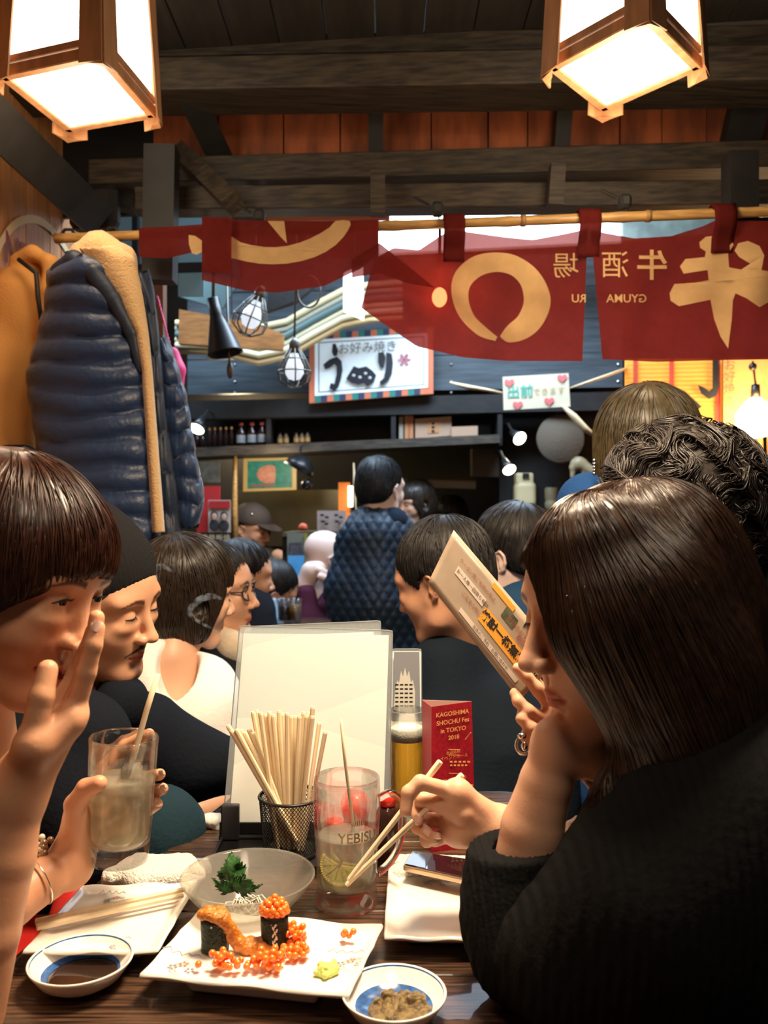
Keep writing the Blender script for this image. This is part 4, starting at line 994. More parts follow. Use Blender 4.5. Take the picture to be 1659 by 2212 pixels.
# --- menu stand: two clear sleeves with sheets
def sleeve(label, A, B, C_, D, sheet, name='menu_sleeve', inset=.006, white=(.84, .82, .76)):
    q = [np.array(x) for x in (A, B, C_, D)]; cc = np.mean(q, 0); nn = nrm(np.cross(q[1]-q[0], q[3]-q[0])); root = thing(name, label, 'menu', (cc[0], cc[1], q[0][2]))
    mb = MB(); mb.prism([p-nn*.0011 for p in q], nn*.0008); mb.prism([p+nn*.0003 for p in q], nn*.0008); mb.build('clear_cover', ACR, root)
    mb = MB(); pts = []
    for i in range(4): pts += [q[i]+nrm(q[i-1]-q[i])*.006, q[i]+nrm(q[i-1]-q[i])*.001+nrm(q[(i+1) % 4]-q[i])*.001, q[i]+nrm(q[(i+1) % 4]-q[i])*.006]
    mb.tube(pts, .0009, 6, closed=True); mb.build('sleeve_edge', mat('vinyl_edge', (.35, .38, .42), rough=.15, thru=.4), root, True)
    u = [cc+(p-cc)*sheet for p in q] if np.isscalar(sheet) else [np.array(x) for x in sheet]
    mb = MB(); mb.prism([p-nn*.0002 for p in u], nn*.0004); mb.build('paper_sheet', mat('paper_white', (.95, .93, .87), rough=.7), root); return root
sleeve('white menu sheet in a clear sleeve, front one of the two behind the chopsticks', P(478, 1822, 1.262), P(838, 1822, 1.262), P(848, 1362, 1.305), P(518, 1352, 1.305), [P(493, 1812, 1.262), P(826, 1812, 1.262), P(840, 1372, 1.305), P(526, 1368, 1.305)])
sleeve('second menu sleeve whose clear top edge rises behind the front sheet', P(490, 1822, 1.285), P(832, 1822, 1.285), P(822, 1341, 1.325), P(527, 1354, 1.325), .90)
o = thing('menu_holder', 'black weighted base holding the upright menu sleeves', 'stand', P(650, 1840, 1.27))
mb = MB(); zb = TZ; b = P(480, 1840, 1.265); e = P(840, 1840, 1.265)
mb.box(((b[0]+e[0])/2, 1.27, TZ+.006), (e[0]-b[0], .07, .010), bev=.003); mb.box(((b[0]+e[0])/2, 1.246, TZ+.016), (e[0]-b[0], .004, .020)); mb.build('base', BLACKP, o)
mb = MB(); pc = P(498, 1775, 1.235); mb.box(pc, (.026, .012, .05), bev=.002)
ob_ = mb.build('card_box', mat('card_black', (.03, .03, .035), rough=.3), None, label='small dark card holder at the left foot of the menu sleeve', cat='holder')
mb = MB(); tc_ = V3((620-CX)/F*1.19, 1.185, TZ); mb.box(tc_+V3(.0, 0, .0025), (.20, .115, .004), bev=.0015)
for sx, sy, dx, dy in ((0, 1, .20, .004), (0, -1, .20, .004), (1, 0, .004, .115), (-1, 0, .004, .115)): mb.box(tc_+V3(sx*.098, sy*.056, .006), (dx, dy, .010))
mb.build('tray', BLACKP, None, 'auto', label='shallow black tray under the mesh cup', cat='tray')
# --- red condiment bottle and red cap behind the mug
RED = mat('red_plastic', (.75, .030, .015), rough=.25, coat=.3)
bt = V3((768-CX)/F*1.16, 1.16, TZ); o = thing('sauce_bottle', 'round red squeeze bottle seen through the beer mug', 'bottle', bt)
mb = MB(); mb.lathe([(0, 0), (.018, 0), (.0195, .004), (.0195, .055), (.016, .062), (.018, .066), (.0205, .075), (.0205, .087), (.014, .097), (0, .1)], bt+V3(0, 0, .0), 32); mb.build('bottle', RED, o, True)
bt = V3((721-CX)/F*1.12, 1.12, TZ); o = thing('sauce_bottle', 'clear sauce bottle with a flat red cap behind the mug, left one', 'bottle', bt)
mb = MB(); mb.lathe([(0, 0), (.016, 0), (.017, .003), (.017, .045), (.0105, .054), (0, .054)], bt, 28); mb.build('bottle', mat('sauce_brown', (.12, .05, .02), rough=.1), o, True)
mb = MB(); mb.lathe([(0, .054), (.0125, .054), (.0125, .073), (.0115, .075), (0, .075)], bt, 28); mb.build('cap', RED, o, True)
bt = V3((836-CX)/F*1.15, 1.15, TZ); o = thing('sauce_bottle', 'dark bottle with a red top right of the beer mug handle', 'bottle', bt)
mb = MB(); mb.lathe([(0, 0), (.014, 0), (.015, .003), (.015, .075), (.010, .085), (0, .085)], bt, 28); mb.build('bottle', mat('bottle_dark', (.03, .012, .01), rough=.1), o, True)
mb = MB(); mb.lathe([(0, .085), (.0115, .085), (.0115, .097), (.008, .1), (0, .1)], bt, 28); mb.build('cap', RED, o, True)
# --- beer glass
bt = V3((880-CX)/F*1.33, 1.33, TZ); o = thing('beer_glass', 'half-drunk glass of golden beer left of the red leaflet', 'glass', bt)
mb = MB(); H = .172; mb.lathe([(0, .001), (.024, 0), (.0265, .003), (.027, .02), (.0285, .10), (.0295, H-.001), (.0283, H), (.0275, H-.001), (.0265, .10), (.025, .02), (.023, .014), (0, .013)], bt, 48); mb.build('glass', GLASS, o, True)
mb = MB(); mb.lathe([(0, .0135), (.0228, .0145), (.0248, .02), (.0262, .10), (.0268, .125), (0, .125)], bt, 40); mb.build('beer', mat('beer', (.85, .48, .06), rough=.02, trans=.9, ior=1.3, thru=.3), o, True)
mb = MB(); mb.lathe([(0, .1255), (.0268, .1255), (.0270, .142), (.024, .1445), (0, .146)], bt, 40); mb.build('foam', mat('foam', (.85, .82, .72), rough=.8, bump=.4, bscale=300), o, True)
# --- red leaflet, folded in three
lz = TZ; rd = mat('leaflet_red', (.42, .012, .030), rough=.4, var=.35, vscale=190); gold2 = mat('leaflet_gold', (.78, .42, .14), rough=.5); pinkp = mat('leaflet_inner', (.75, .50, .42), rough=.6)
o = thing('leaflet', 'standing red folded leaflet with gold lettering about a shochu event', 'leaflet', P(970, 1830, 1.22))
TL, TR, TB = P(932, 1527, 1.20), P(1019, 1515, 1.22), P(912, 1512, 1.255)
dwn = lambda p, x=0: V3(p[0]+x, p[1], TZ)
mb = MB(); mb.prism([dwn(TL), dwn(TR, .006), TR, TL], (0, .0006, 0)); mb.build('front_panel', rd, o)
mb = MB(); mb.prism([dwn(TB), dwn(TL), TL, TB], (.0005, .0005, 0)); mb.build('side_panel', mat('leaflet_red_plain', (.55, .03, .045), rough=.45), o)
mb = MB(); mb.prism([dwn(TB), dwn(TR, .006), TR, TB], (0, .0006, 0)); mb.build('back_panel', pinkp, o)
ux = nrm(TR-TL); fo = (TL+TR)/2+V3(0, -.0006, 0)
for i, (tx, sz, dy) in enumerate((('KAGOSHIMA', .0088, -.013), ('SHOCHU Fes', .0088, -.0245), ('in TOKYO', .0088, -.036), ('2018', .0085, -.047), ('イベントホール', .0062, -.075), ('2018.3.11㊐', .0075, -.107))):
    textmesh(tx, plane_fn(fo+V3(.001+.0006*i, -.0004, dy), ux, (0, 0, 1)), sz, gold2, 'gold_lettering', o, bold=.02 if i < 4 else 0)
mb = MB()
for dy, wd in ((-.0815, .026), (-.0865, .022), (-.115, .03), (-.120, .026)):
    for k in range(9): mb.box(fo+V3(-wd+k*wd*.24, -.0009, dy), (wd*.15, .0004, .0022))
for dy in (-.064, -.098): mb.box(fo+V3(.002, -.0009, dy), (.020, .0004, .0001)); mb.box(fo+V3(.002, -.0009, dy-.008), (.020, .0004, .0006)); mb.box(fo+V3(.002, -.0009, dy), (.020, .0004, .0006))
for s_ in (-1, 1):
    for k in range(5): mb.bar(fo+V3(s_*(.019+.0012*k), -.0009, -.050+.0016*k), fo+V3(s_*(.0225+.0012*k), -.0009, -.046+.0016*k), .0006, .0010)
mb.build('small_print', gold2, o)
textmesh('出品銘柄', plane_fn(fo+V3(.002, -.0012, -.068), ux, (0, 0, 1)), .0055, gold2, 'gold_lettering', o)
# --- clear flyer holder behind
sleeve('grey flyer in a clear stand behind the beer glass', P(842, 1727, 1.42), P(912, 1727, 1.42), P(910, 1402, 1.44), P(846, 1402, 1.44), .97, 'flyer_stand')
# spiky print on it
fl_ = thing('flyer', 'grey flyer with a pale starburst and small black text behind the beer', 'flyer', P(878, 1540, 1.415))
A_, B_, C_, D_ = P(850, 1575, 1.419), P(908, 1575, 1.419), P(906, 1408, 1.433), P(851, 1408, 1.433)
mb = MB(); mb.prism([A_, B_, C_, D_], (0, -.0004, 0)); mb.build('sheet', mat('flyer_grey', (.20, .21, .23), rough=.3), fl_)
def fu(u, v): return A_*(1-u)*(1-v)+B_*u*(1-v)+C_*u*v+D_*(1-u)*v+V3(0, -.0008, 0)
poly = [fu(.0, .25)]+[fu(.05+.9*i/10*.85, (.55+.25*math.sin(i/10*3.1))*(1 if i % 2 else .86)) for i in range(11)]+[fu(.80, .15), fu(.5, .20)]
mb = MB(); mb.prism(poly, (0, -.0002, 0)); mb.build('starburst', mat('flyer_pale', (.50, .48, .42), rough=.5), fl_)
mb = MB()
for i in range(4):
    for j in range(6): p = fu(.12+.18*i, .30+.055*j)+V3(0, -.0006, 0); mb.box(p, (.0055, .0003, .0022))
mb.build('small_print', mat('ink', (.01, .01, .012)), fl_)
# --- laminated card held by the ringed hand
A_, B_, C_, D_ = [P(*q) for q in ((980, 1145, 1.06), (925, 1258, 1.055), (1122, 1512, 1.0), (1212, 1420, 1.002))]
def cu2(u, v):   # u along the long side, v across
    p = (B_*(1-u)+C_*u)*(1-v)+(A_*(1-u)+D_*u)*v; return p+V3(0, -.006*math.sin(u*3.1)-.001, 0)
card = thing('menu_card', 'laminated beige menu card held slanting beside the long-haired woman', 'menu', (A_+C_)/2)
V, Fa = grid(lambda u, v: cu2(u, v), 24, 8); ob_ = mesh('card_sheet', V, Fa, mat('card_print', (.46, .36, .27), rough=.22, coat=.5, var=.16, vscale=30, transl=.15), card); solidify(ob_, .0006, 0)
def decal(name, u0, u1, v0, v1, m, off=.0009): V, Fa = grid(lambda a, b_: cu2(u0+(u1-u0)*a, v0+(v1-v0)*b_)+V3(0, -off, 0), 6, 3); return mesh(name, V, Fa, m, card)
decal('orange_panel', .44, .86, .30, .56, mat('card_orange', (.72, .33, .04), rough=.4)); decal('white_panel', .14, .42, .50, .64, mat('card_white', (.58, .48, .40), rough=.4)); decal('white_panel', .30, .90, .12, .20, mat('card_white', (.6,.5,.4)))
decal('photo_patch', .55, .66, .66, .84, mat('card_green', (.12, .13, .08), rough=.3, var=.6, vscale=90)); decal('orange_panel', .40, .60, .86, .95, mat('card_orange', (.72, .33, .04), rough=.4))
L_ = np.linalg.norm(C_-B_); W_ = np.linalg.norm(A_-B_)
textmesh('焼酎一杯無料', lambda x, y: cu2(.65+x/L_, .43+y/W_)+V3(0, -.0013, 0), .0125, mat('ink', (.01, .01, .012)), 'black_lettering', card, bold=.03)
for (u, v, tx, sz, m_) in ((.30, .57, 'お一人様一回限り有効', .0055, 'ink'), (.30, .74, 'クーポン券ご利用の際は', .0055, 'ink_red'), (.35, .38, 'ご注文の際に', .006, 'ink_red'), (.62, .16, '当店のご予約・お問い合わせ', .005, 'ink'), (.72, .74, '本日のおすすめ', .0065, 'ink_red'), (.80, .64, '期間限定', .008, 'ink_red')):
    textmesh(tx, lambda x, y, u=u, v=v: cu2(u+x/L_, v+y/W_)+V3(0, -.0013, 0), sz, mat(m_, (.30, .07, .05) if m_ == 'ink_red' else (.01, .01, .012), rough=.5), 'small_print', card)
for (u, v) in ((.95, .42), (.93, .70)):
    mb = MB()
    for k in range(9): a = k*.7; p = cu2(u, v)+V3(0, -.0015, 0); mb.prism([p, p+V3(.006*math.cos(a), 0, .006*math.sin(a)), p+V3(.0055*math.cos(a+.35), 0, .0055*math.sin(a+.35))], (0, -.0003, 0))
    mb.build('black_blot', mat('ink', (.01, .01, .012)), card)
# --- phone, towels, chopsticks on the plate
o = thing('smartphone', 'smartphone in a pale gold case lying on the folded towel', 'phone', T(955, 1872, .76))
a, b, c_, d = T(870, 1868, .762), T(1040, 1905, .762), T(1050, 1862, .765), T(888, 1838, .765)
mb = MB(); mb.hexa([p-V3(0, 0, .009) for p in (a, b, c_, d)]+[a, b, c_, d]); bevel(mb.build('case', mat('phone_gold', (.62, .46, .30), rough=.25, metal=.7), o), .0028, 3)
cc = (a+b+c_+d)/4; q = [cc+(p-cc)*.95+V3(0, 0, .0003) for p in (a, b, c_, d)]; mb = MB(); mb.prism(q, (0, 0, .0006)); mb.build('screen', mat('phone_screen', (.006, .006, .008), rough=.06, spec=.8, coat=1), o)
q = [cc+(p-cc)*.93+V3(0, 0, .0010) for p in (a, a*.72+b*.28, d*.72+c_*.28, d)]; mb = MB(); mb.prism(q, (0, 0, .0003)); mb.build('camera_patch', mat('phone_grey', (.04, .045, .06), rough=.05, spec=.9), o)
TOW = mat('towel', (.82, .78, .70), rough=1, bump=1, bscale=330, sheen=.6)
s = SD(); q = T(880, 1885, .738); s.chain([T(862, 1888, .738), T(900, 1884, .738), T(1060, 1890, .740)], [.013, .013, .013], k=.01); s.chain([T(866, 1868, .738), T(1050, 1872, .740)], [.013, .013], k=.01)
sdmesh(s, .002, 'rolled_towel', TOW, None, disp=lambda p: .0007*vnoise(p, 500, 3), label='rolled white towel under the smartphone', cat='towel')
s = SD(); s.chain([T(240, 1895, .74), T(300, 1880, .74), T(405, 1872, .74)], [.012, .016, .014], k=.02); s.chain([T(300, 1905, .738), T(420, 1892, .738)], [.015, .014], k=.02); s.chain([T(320, 1870, .735), T(400, 1862, .735)], [.012, .012], k=.02)
sdmesh(s, .002, 'folded_towel', TOW, None, disp=lambda p: .0010*vnoise(p, 420, 3), label='crumpled white hand towel behind the left plate', cat='towel')
s = SD(); q = P(460, 1785, 1.30); [s.ell(q+V3(rng.uniform(-.014, .014), rng.uniform(-.01, .01), rng.uniform(-.012, .012)), rng.uniform(.006, .011), k=.003) for _ in range(12)]
s.ell(V3(q[0], q[1], TZ+.010), (.018, .016, .010), k=.006)
sdmesh(s, .0018, 'crumpled_napkin', mat('napkin', (.75, .72, .66), rough=.9), None, disp=lambda p: .0010*vnoise(p, 500, 3), label='crumpled white napkin left of the menu stand', cat='napkin')
z = .751
stick(T(76, 1992, z), T(400, 1921, z+.002), .0072, .0055, WOODL, 'pale chopstick resting across the left plate, the farther of the pair')
stick(T(78, 2003, z-.001), T(396, 1934, z), .0072, .0055, WOODL, 'pale chopstick resting across the left plate, the nearer of the pair')
# --- red bag and red seat at the left
s = SD(); s.chain([P(150, 1900, 1.15), P(165, 1990, 1.13), P(160, 2100, 1.12)], [.012, .03, .05], k=.03)
sdmesh(s, .004, 'bag', mat('red_leather', (.45, .02, .02), rough=.35, bump=.2), None, label='small red leather bag hanging behind the left plate', cat='bag')
s = SD(); s.box(P(15, 2110, 1.10), (.30, .22, .08), rd=.03); sdmesh(s, .006, 'seat_cushion', mat('red_vinyl', (.40, .015, .012), rough=.4), None, label='red vinyl seat cushion below the left plate', cat='cushion')
# ---------------------------------------------------------------- the place: ceiling, beams, walls, noren, kitchen
DW = mat('timber_dark', (.070, .052, .032), rough=.55, col2=(.022, .016, .012), vscale=7, stretch=(1, 14, 14), bump=.3, bscale=50)
DW2 = mat('timber_black', (.012, .011, .010), rough=.6, var=.5, vscale=14, bump=.2)
ORW = mat('panel_orange', (.42, .115, .040), rough=.5, col2=(.16, .045, .020), vscale=6, stretch=(3, 3, .7), bump=.15)
LW = mat('cladding_pine', (.50, .21, .07), rough=.5, col2=(.34, .15, .06), vscale=6, stretch=(8, 8, .8), bump=.15)
BLB = mat('board_blue_grey', (.070, .095, .115), rough=.5, col2=(.035, .048, .060), vscale=4, stretch=(1, 1, 12))
def S(o, label=None): o['kind'] = 'structure'; return o
def W3(x, v, z): Y = v-SL*x; return V3(x, Y, z)       # wall-aligned coordinates
RZ = -math.atan(SL)
# floor
mb = MB(); mb.box((0, 3.0, -.02), (5.2, 6.6, .04)); S(mb.build('floor', mat('floor_concrete', (.06, .05, .045), rough=.5, var=.4, vscale=8), None))
# ceiling boards
croot = S(bpy.data.objects.new('ceiling', None)); COL.objects.link(croot)
x = -1.62
while x < 2.3:
    MB().hexa([W3(x+.002, -.2, 2.5), W3(x+.131, -.2, 2.5), W3(x+.131, 2.36, 2.5), W3(x+.002, 2.36, 2.5), W3(x+.002, -.2, 2.525), W3(x+.131, -.2, 2.525), W3(x+.131, 2.36, 2.525), W3(x+.002, 2.36, 2.525)]).build('plank', mat('ceiling_board', (.040, .034, .028), rough=.6, var=.4, vscale=5, stretch=(10, 1, 1)), croot); x += .133
def beam(name, px0, py0, px1, py1, py0b, v, d=.10, m=DW, parent=None):
    a, b, a2 = PB(px0, py0, v), PB(px1, py1, v), PB(px0, py0b, v); h = a[2]-a2[2]; o = V3(0, d, 0)
    mb = MB(); mb.hexa([a2, b-V3(0,0,h), b-V3(0,0,h)+o, a2+o, a, b, b+o, a+o]); ob = mb.build(name, m, parent); bevel(ob, .004, 2)
    if parent is None: S(ob)
    return ob
beam('trim_1', -60, 88, 1720, 50, 128, 2.33, .12); beam('trim_2', -60, 131, 1720, 93, 200, 2.27, .16)
beam('trim_3', 190, 343, 1720, 300, 396, 2.5, .10); beam('trim_4', 290, 402, 1720, 385, 452, 2.42, .08)
# orange panels between rafters
proot = S(bpy.data.objects.new('wall_upper', None)); COL.objects.link(proot); proot.name = 'wall_front'
xs = [330, 470, 612, 735, 812, 932, 1055, 1140, 1222, 1340, 1430, 1528, 1610, 1680]
for i in range(len(xs)-1):
    a, b = PB(xs[i]+1.5, 160, 2.62), PB(xs[i+1]-1.5, 160, 2.62); dz = .30; tz = 2.275; off = .004*(i % 3)
    mb = MB(); mb.hexa([V3(a[0], a[1]+off, tz), V3(b[0], b[1]+off, tz), V3(b[0], b[1]+.02+off, tz), V3(a[0], a[1]+.02+off, tz), V3(a[0], a[1]+off, tz+dz), V3(b[0], b[1]+off, tz+dz), V3(b[0], b[1]+.02+off, tz+dz), V3(a[0], a[1]+.02+off, tz+dz)]); mb.build('panel', ORW, proot)
n_ = 5
mb = MB(); mb.hexa([W3(-1.3, 2.72, 2.02), W3(2.3, 2.72, 2.02), W3(2.3, 2.74, 2.02), W3(-1.3, 2.74, 2.02), W3(-1.3, 2.72, 2.62), W3(2.3, 2.72, 2.62), W3(2.3, 2.74, 2.62), W3(-1.3, 2.74, 2.62)]) if False else mb.hexa([W3(-1.3, 2.66, 2.16), W3(2.3, 2.66, 2.16), W3(2.3, 2.68, 2.16), W3(-1.3, 2.68, 2.16), W3(-1.3, 2.66, 2.62), W3(2.3, 2.66, 2.62), W3(2.3, 2.68, 2.62), W3(-1.3, 2.68, 2.62)]); mb.build('gap_shade_board', DW2, proot)  # black board added to stand in for the shade in the gaps between beams
for (x0, y0, x1, y1, v0, v1, w_) in ((405, 195, 480, 350, 2.35, 2.58, .075), (812, 185, 812, 345, 2.50, 2.58, .045), (1222, 170, 1210, 340, 2.50, 2.58, .045), (1632, 165, 1595, 320, 2.45, 2.55, .10)):
    mb = MB(); mb.bar(PB(x0, y0, v0), PB(x1, y1, v1), w_, .05, up=(0, 1, 0)); S(mb.build('trim_%d' % n_, DW2)); n_ += 1
for (x0, y0, x1, y1, w_) in ((816, 372, 816, 464, .040), (1204, 358, 1198, 446, .040)):
    mb = MB(); mb.bar(PB(x0, y0, 2.36), PB(x1, y1, 2.36), w_, .04, up=(0, 1, 0)); S(mb.build('trim_%d' % n_, DW)); n_ += 1
for (x0, y0, x1, y1, v0, v1, w_, m) in ((1598, 335, 1598, 490, 2.22, 2.22, .07, DW2), (350, 320, 345, 610, 2.30, 2.30, .085, DW2), (505, 440, 390, 330, 2.34, 2.5, .05, DW), (-60, 215, 205, 470, 1.75, 2.35, .10, DW2), (205, 400, 300, 420, 2.6, 2.6, .12, DW2)):
    mb = MB(); mb.bar(PB(x0, y0, v0), PB(x1, y1, v1), w_, .06, up=(0, 1, 0)); S(mb.build('trim_%d' % n_, m)); n_ += 1
o = thing('junction_box', 'dark square electrical box under the beam above the coats', 'box', PB(205, 445, 2.45)); mb = MB(); mb.box(PB(205, 450, 2.45), (.15, .06, .13), rz=RZ, bev=.02); mb.build('case', DW2, o); mb = MB(); mb.box(PB(197, 456, 2.40), (.032, .01, .022), rz=RZ); mb.build('plate', mat('plate_grey', (.12, .15, .15), rough=.4), o)
# left wall of vertical pine boards, running away from the camera
wroot = S(bpy.data.objects.new('wall_left', None)); COL.objects.link(wroot)
y = .1; k = 0
while y < 2.95:
    w_ = .092; X = -1.05; off = .0015*((k*7) % 3)
    MB().hexa([V3(X-.02+off, y+.0015, 0), V3(X+off, y+.0015, 0), V3(X+off, y+w_-.0015, 0), V3(X-.02+off, y+w_-.0015, 0), V3(X-.02+off, y+.0015, 2.45), V3(X+off, y+.0015, 2.45), V3(X+off, y+w_-.0015, 2.45), V3(X-.02+off, y+w_-.0015, 2.45)]).build('plank', LW, wroot); y += w_; k += 1
V = []
for i, a in enumerate(np.linspace(-.4, 3.5, 41)):
    for r_ in (1, .945): V.append(V3(-1.0430, 2.65+.44*r_*math.cos(a), 1.66+.44*r_*math.sin(a)))
mesh('painted_ring', V, [(2*i, 2*i+1, 2*i+3, 2*i+2) for i in range(40)], mat('paint_cream', (.62, .46, .26), rough=.6), wroot, False)
textmesh('NE', lambda x, y: V3(-1.0425, 2.42+x, 1.93+y), .125, mat('paint_red', (.22, .04, .025), rough=.6), 'painted_lettering', wroot, bold=.01)
# window strip behind the coats
o = thing('glass_door', 'dim blue-grey glazed sliding panel behind the coats', 'door', PB(280, 540, 3.1))
for i, (a, b) in enumerate(((228, 288), (298, 330), (385, 440))): mb = MB(); q = [PB(a, 640, 3.1), PB(b, 640, 3.1), PB(b, 436, 3.1), PB(a, 436, 3.1)]; mb.prism(q, (0, .01, 0)); mb.build('pane', mat('pane_blue', (.12, .20, .23), rough=.15, emit=(.10, .17, .20), es=.35), o)
mb = MB(); [mb.bar(PB(x, 650, 3.08)*np.array((1, 1, 0)), PB(x, 430, 3.08), .02, .03, up=(0, 1, 0)) for x in (224, 293, 334)]; mb.bar(PB(200, 585, 3.08), PB(440, 577, 3.08), .03, .03); mb.build('frame', DW2, o)
# --- lanterns
PAPER = mat('lantern_paper', (.95, .90, .80), rough=.7, emit=(1, .88, .68), es=5.5)
LWD = mat('lantern_wood', (.50, .25, .12), rough=.5, var=.35, vscale=12, stretch=(3, 3, .5))
def lantern(label, Cn, z=2.10, H=.34):
    C = [np.array([c[0], c[1], z]) for c in Cn]; cc = np.mean(C, 0); C = [cc+(c-cc)*1.0 for c in C]; root = thing('paper_lantern', label, 'lantern', cc+V3(0, 0, H))
    up = V3(0, 0, 1); mb = MB(); inn = [cc+(c-cc)*.985 for c in C]
    mb.prism([p+up*.004 for p in inn], up*.002); mb.build('bottom_shade', PAPER, root)
    for i in range(4):
        a, b = C[i], C[(i+1) % 4]; nn = nrm((a+b)/2-cc); e = nrm(b-a); a1, b1 = a-nn*-.010, b+nn*.010
        mb = MB(); mb.prism([a1+up*.022, b1+up*.022, b1+up*H, a1+up*H], -nn*.002); mb.build('paper_panel', PAPER, root)
        mb = MB(); mb.bar(a-e*.012+nn*.006+up*.011, b+e*.012+nn*.006+up*.011, .020, .024); bevel(mb.build('bottom_rail', LWD, root), .002, 1)
        for zz in (.032, H-.01): MB().bar(a+nn*.012+up*zz, b+nn*.012+up*zz, .012, .014).build('side_rail', LWD, root)
        # corner boards flare outwards like a folded V
        d = nrm(a-cc); t0 = a+d*.012-up*.016; t1 = a+d*.004+up*H
        p_, n_p = C[i-1], C[(i+1) % 4]; ea = nrm(p_-a); eb = nrm(n_p-a)
        for ed in (ea, eb):
            o1 = d*.018
            q = [t0+o1, t0+o1+ed*.058+d*.012, t1+o1*.3+ed*.045, t1+o1*.3]
            mb = MB(); other = nrm(np.cross(q[1]-q[0], q[3]-q[0])); mb.prism(q, other*.004 if np.dot(other, d) > 0 else -other*.004); mb.build('corner_board', LWD, root)
        mb = MB(); s0 = t0+d*.018; mb.add([s0, s0+ea*.040+d*.010, s0-d*.020, s0+eb*.040+d*.010, s0-up*.004], [(0, 1, 4), (1, 2, 4), (2, 3, 4), (3, 0, 4), (3, 2, 1, 0)]); mb.build('corner_foot', LWD, root)
    mb = MB(); mb.tube([cc+up*H, cc+up*(2.52-z)], .006, 8); mb.prism([p+up*H for p in C], up*.006); mb.build('hanger', DW2, root)
    pass
lantern('paper lantern in a brown wooden frame hanging at the top left', [(-.782, 1.773), (-.567, 1.697), (-.536, 1.935), (-.740, 2.005)])
lantern('paper lantern in a brown wooden frame hanging at the top right', [(.352, 1.732), (.481, 1.565), (.627, 1.729), (.493, 1.897)])
# --- pole and noren
BAM = mat('bamboo', (.52, .30, .10), rough=.35, var=.45, vscale=18, stretch=(.6, 6, 6))
POLE = lambda px: PB(px, 515-(px-120)*.0375, 2.17)
pole = thing('bamboo_pole', 'bamboo pole carrying the red curtain and the coat hangers', 'pole', POLE(830))
mb = MB(); pts = []; rs = []
for i, px in enumerate(np.linspace(120, 1720, 60)):
    pts.append(POLE(px)); rs.append(.0125+(.0016 if i % 9 == 0 else 0))
mb.tube(pts, rs, 12); mb.build('cane', BAM, pole, True)
for px in (480, 770, 1130, 1400): MB().tube([POLE(px)-V3(.006, 0, 0), POLE(px)+V3(.006, 0, 0)], .0150, 12).build('node_band', mat('bamboo_dark', (.25, .13, .05), rough=.5), pole, True)
CLO = mat('noren_cloth', (.150, .020, .017), rough=.9, spec=.1, transl=.5, thru=.07, tcol=(.30, .026, .018), bump=.35, bscale=500, var=.2, vscale=60)
PRN = mat('noren_print', (.82, .56, .26), rough=.85, spec=.1, transl=.5, var=.10, vscale=30)
def interp(tab, x):
    xs_, ys_ = zip(*tab); return float(np.interp(x, xs_, ys_))
class Cloth:
    def __init__(s, x0, x1, top, bot, v=2.17, rip=.018, xb=None, ph=0): s.x0, s.x1, s.top, s.bot, s.v, s.rip, s.xb, s.ph = x0, x1, top, bot, v, rip, xb or (x0, x1), ph
    def px(s, px, py):      # pixel of the photograph's plane to the cloth
        Y = s.v+s.rip*(math.sin(px*.021+s.ph)*.8+math.sin(px*.047+py*.012+s.ph)*.45+.35*math.sin(px*.03-py*.05+s.ph)*(py > 0))*min(1, max(0, (py-interp(s.top, px)))/120); return PB(px, py, Y)
    def uv(s, u, v):
        xt = s.x0+(s.x1-s.x0)*u; xbm = s.xb[0]+(s.xb[1]-s.xb[0])*u; yt, yb = interp(s.top, xt), interp(s.bot, xbm); return s.px(xt+(xbm-xt)*v, yt+(yb-yt)*v)
    def build(s, name, root, nu=70, nv=26):
        V, Fa = grid(s.uv, nu, nv); return mesh(name, V, Fa, CLO, root, True)
def smooth_poly(pts, n=4):
    out = []; m = len(pts)
    for i in range(m):
        p0, p1, p2, p3 = [np.array(pts[(i+k) % m], float) for k in (-1, 0, 1, 2)]
        for k in range(n): t = k/n; out.append(.5*((2*p1)+(-p0+p2)*t+(2*p0-5*p1+4*p2-p3)*t*t+(-p0+3*p1-3*p2+p3)*t**3))
    return out
def print_poly(cl, poly, root, name='print', m=None, off=.0022):
    """flat print following the cloth on the viewer's side"""
    import bmesh
    from mathutils.geometry import tessellate_polygon
    tri = tessellate_polygon([[Vector((p[0], p[1], 0)) for p in poly]])
    bm = bmesh.new(); vs = [bm.verts.new((p[0], p[1], 0)) for p in poly]
    for t in tri:
        try: bm.faces.new([vs[k] for k in t])
        except ValueError: pass
    for _ in range(5):
        ed = [e for e in bm.edges if e.calc_length() > 22]
        if not ed: break
        bmesh.ops.subdivide_edges(bm, edges=ed, cuts=1); bmesh.ops.triangulate(bm, faces=bm.faces)
    bm.verts.index_update(); V = [cl.px(v.co.x, v.co.y)+V3(0, -off, 0) for v in bm.verts]; Fa = [tuple(v.index for v in f.verts) for f in bm.faces]; bm.free()
    return mesh(name, V, Fa, m or PRN, root, True)
nr = thing('noren_curtain', 'dark red hanging curtain with cream brush circle and characters seen from behind', 'curtain', POLE(1200))
A_ = Cloth(808, 1270, [(808, 560), (850, 535), (905, 540), (950, 510), (975, 496), (1090, 512), (1150, 518), (1220, 505), (1270, 494)], [(780, 665), (830, 700), (900, 748), (1000, 772), (1100, 780), (1258, 780)], xb=(780, 1258), ph=.4)
B_ = Cloth(1276, 1700, [(1276, 497), (1370, 515), (1450, 510), (1520, 488), (1545, 476), (1700, 478)], [(1300, 776), (1420, 782), (1560, 778), (1700, 776)], xb=(1301, 1700), ph=2.1)
A_.build('cloth_panel', nr); B_.build('cloth_panel', nr)
T_ = Cloth(1255, 1300, [(1240, 495), (1300, 497)], [(1240, 590), (1300, 590)], xb=(1268, 1282), ph=.4)
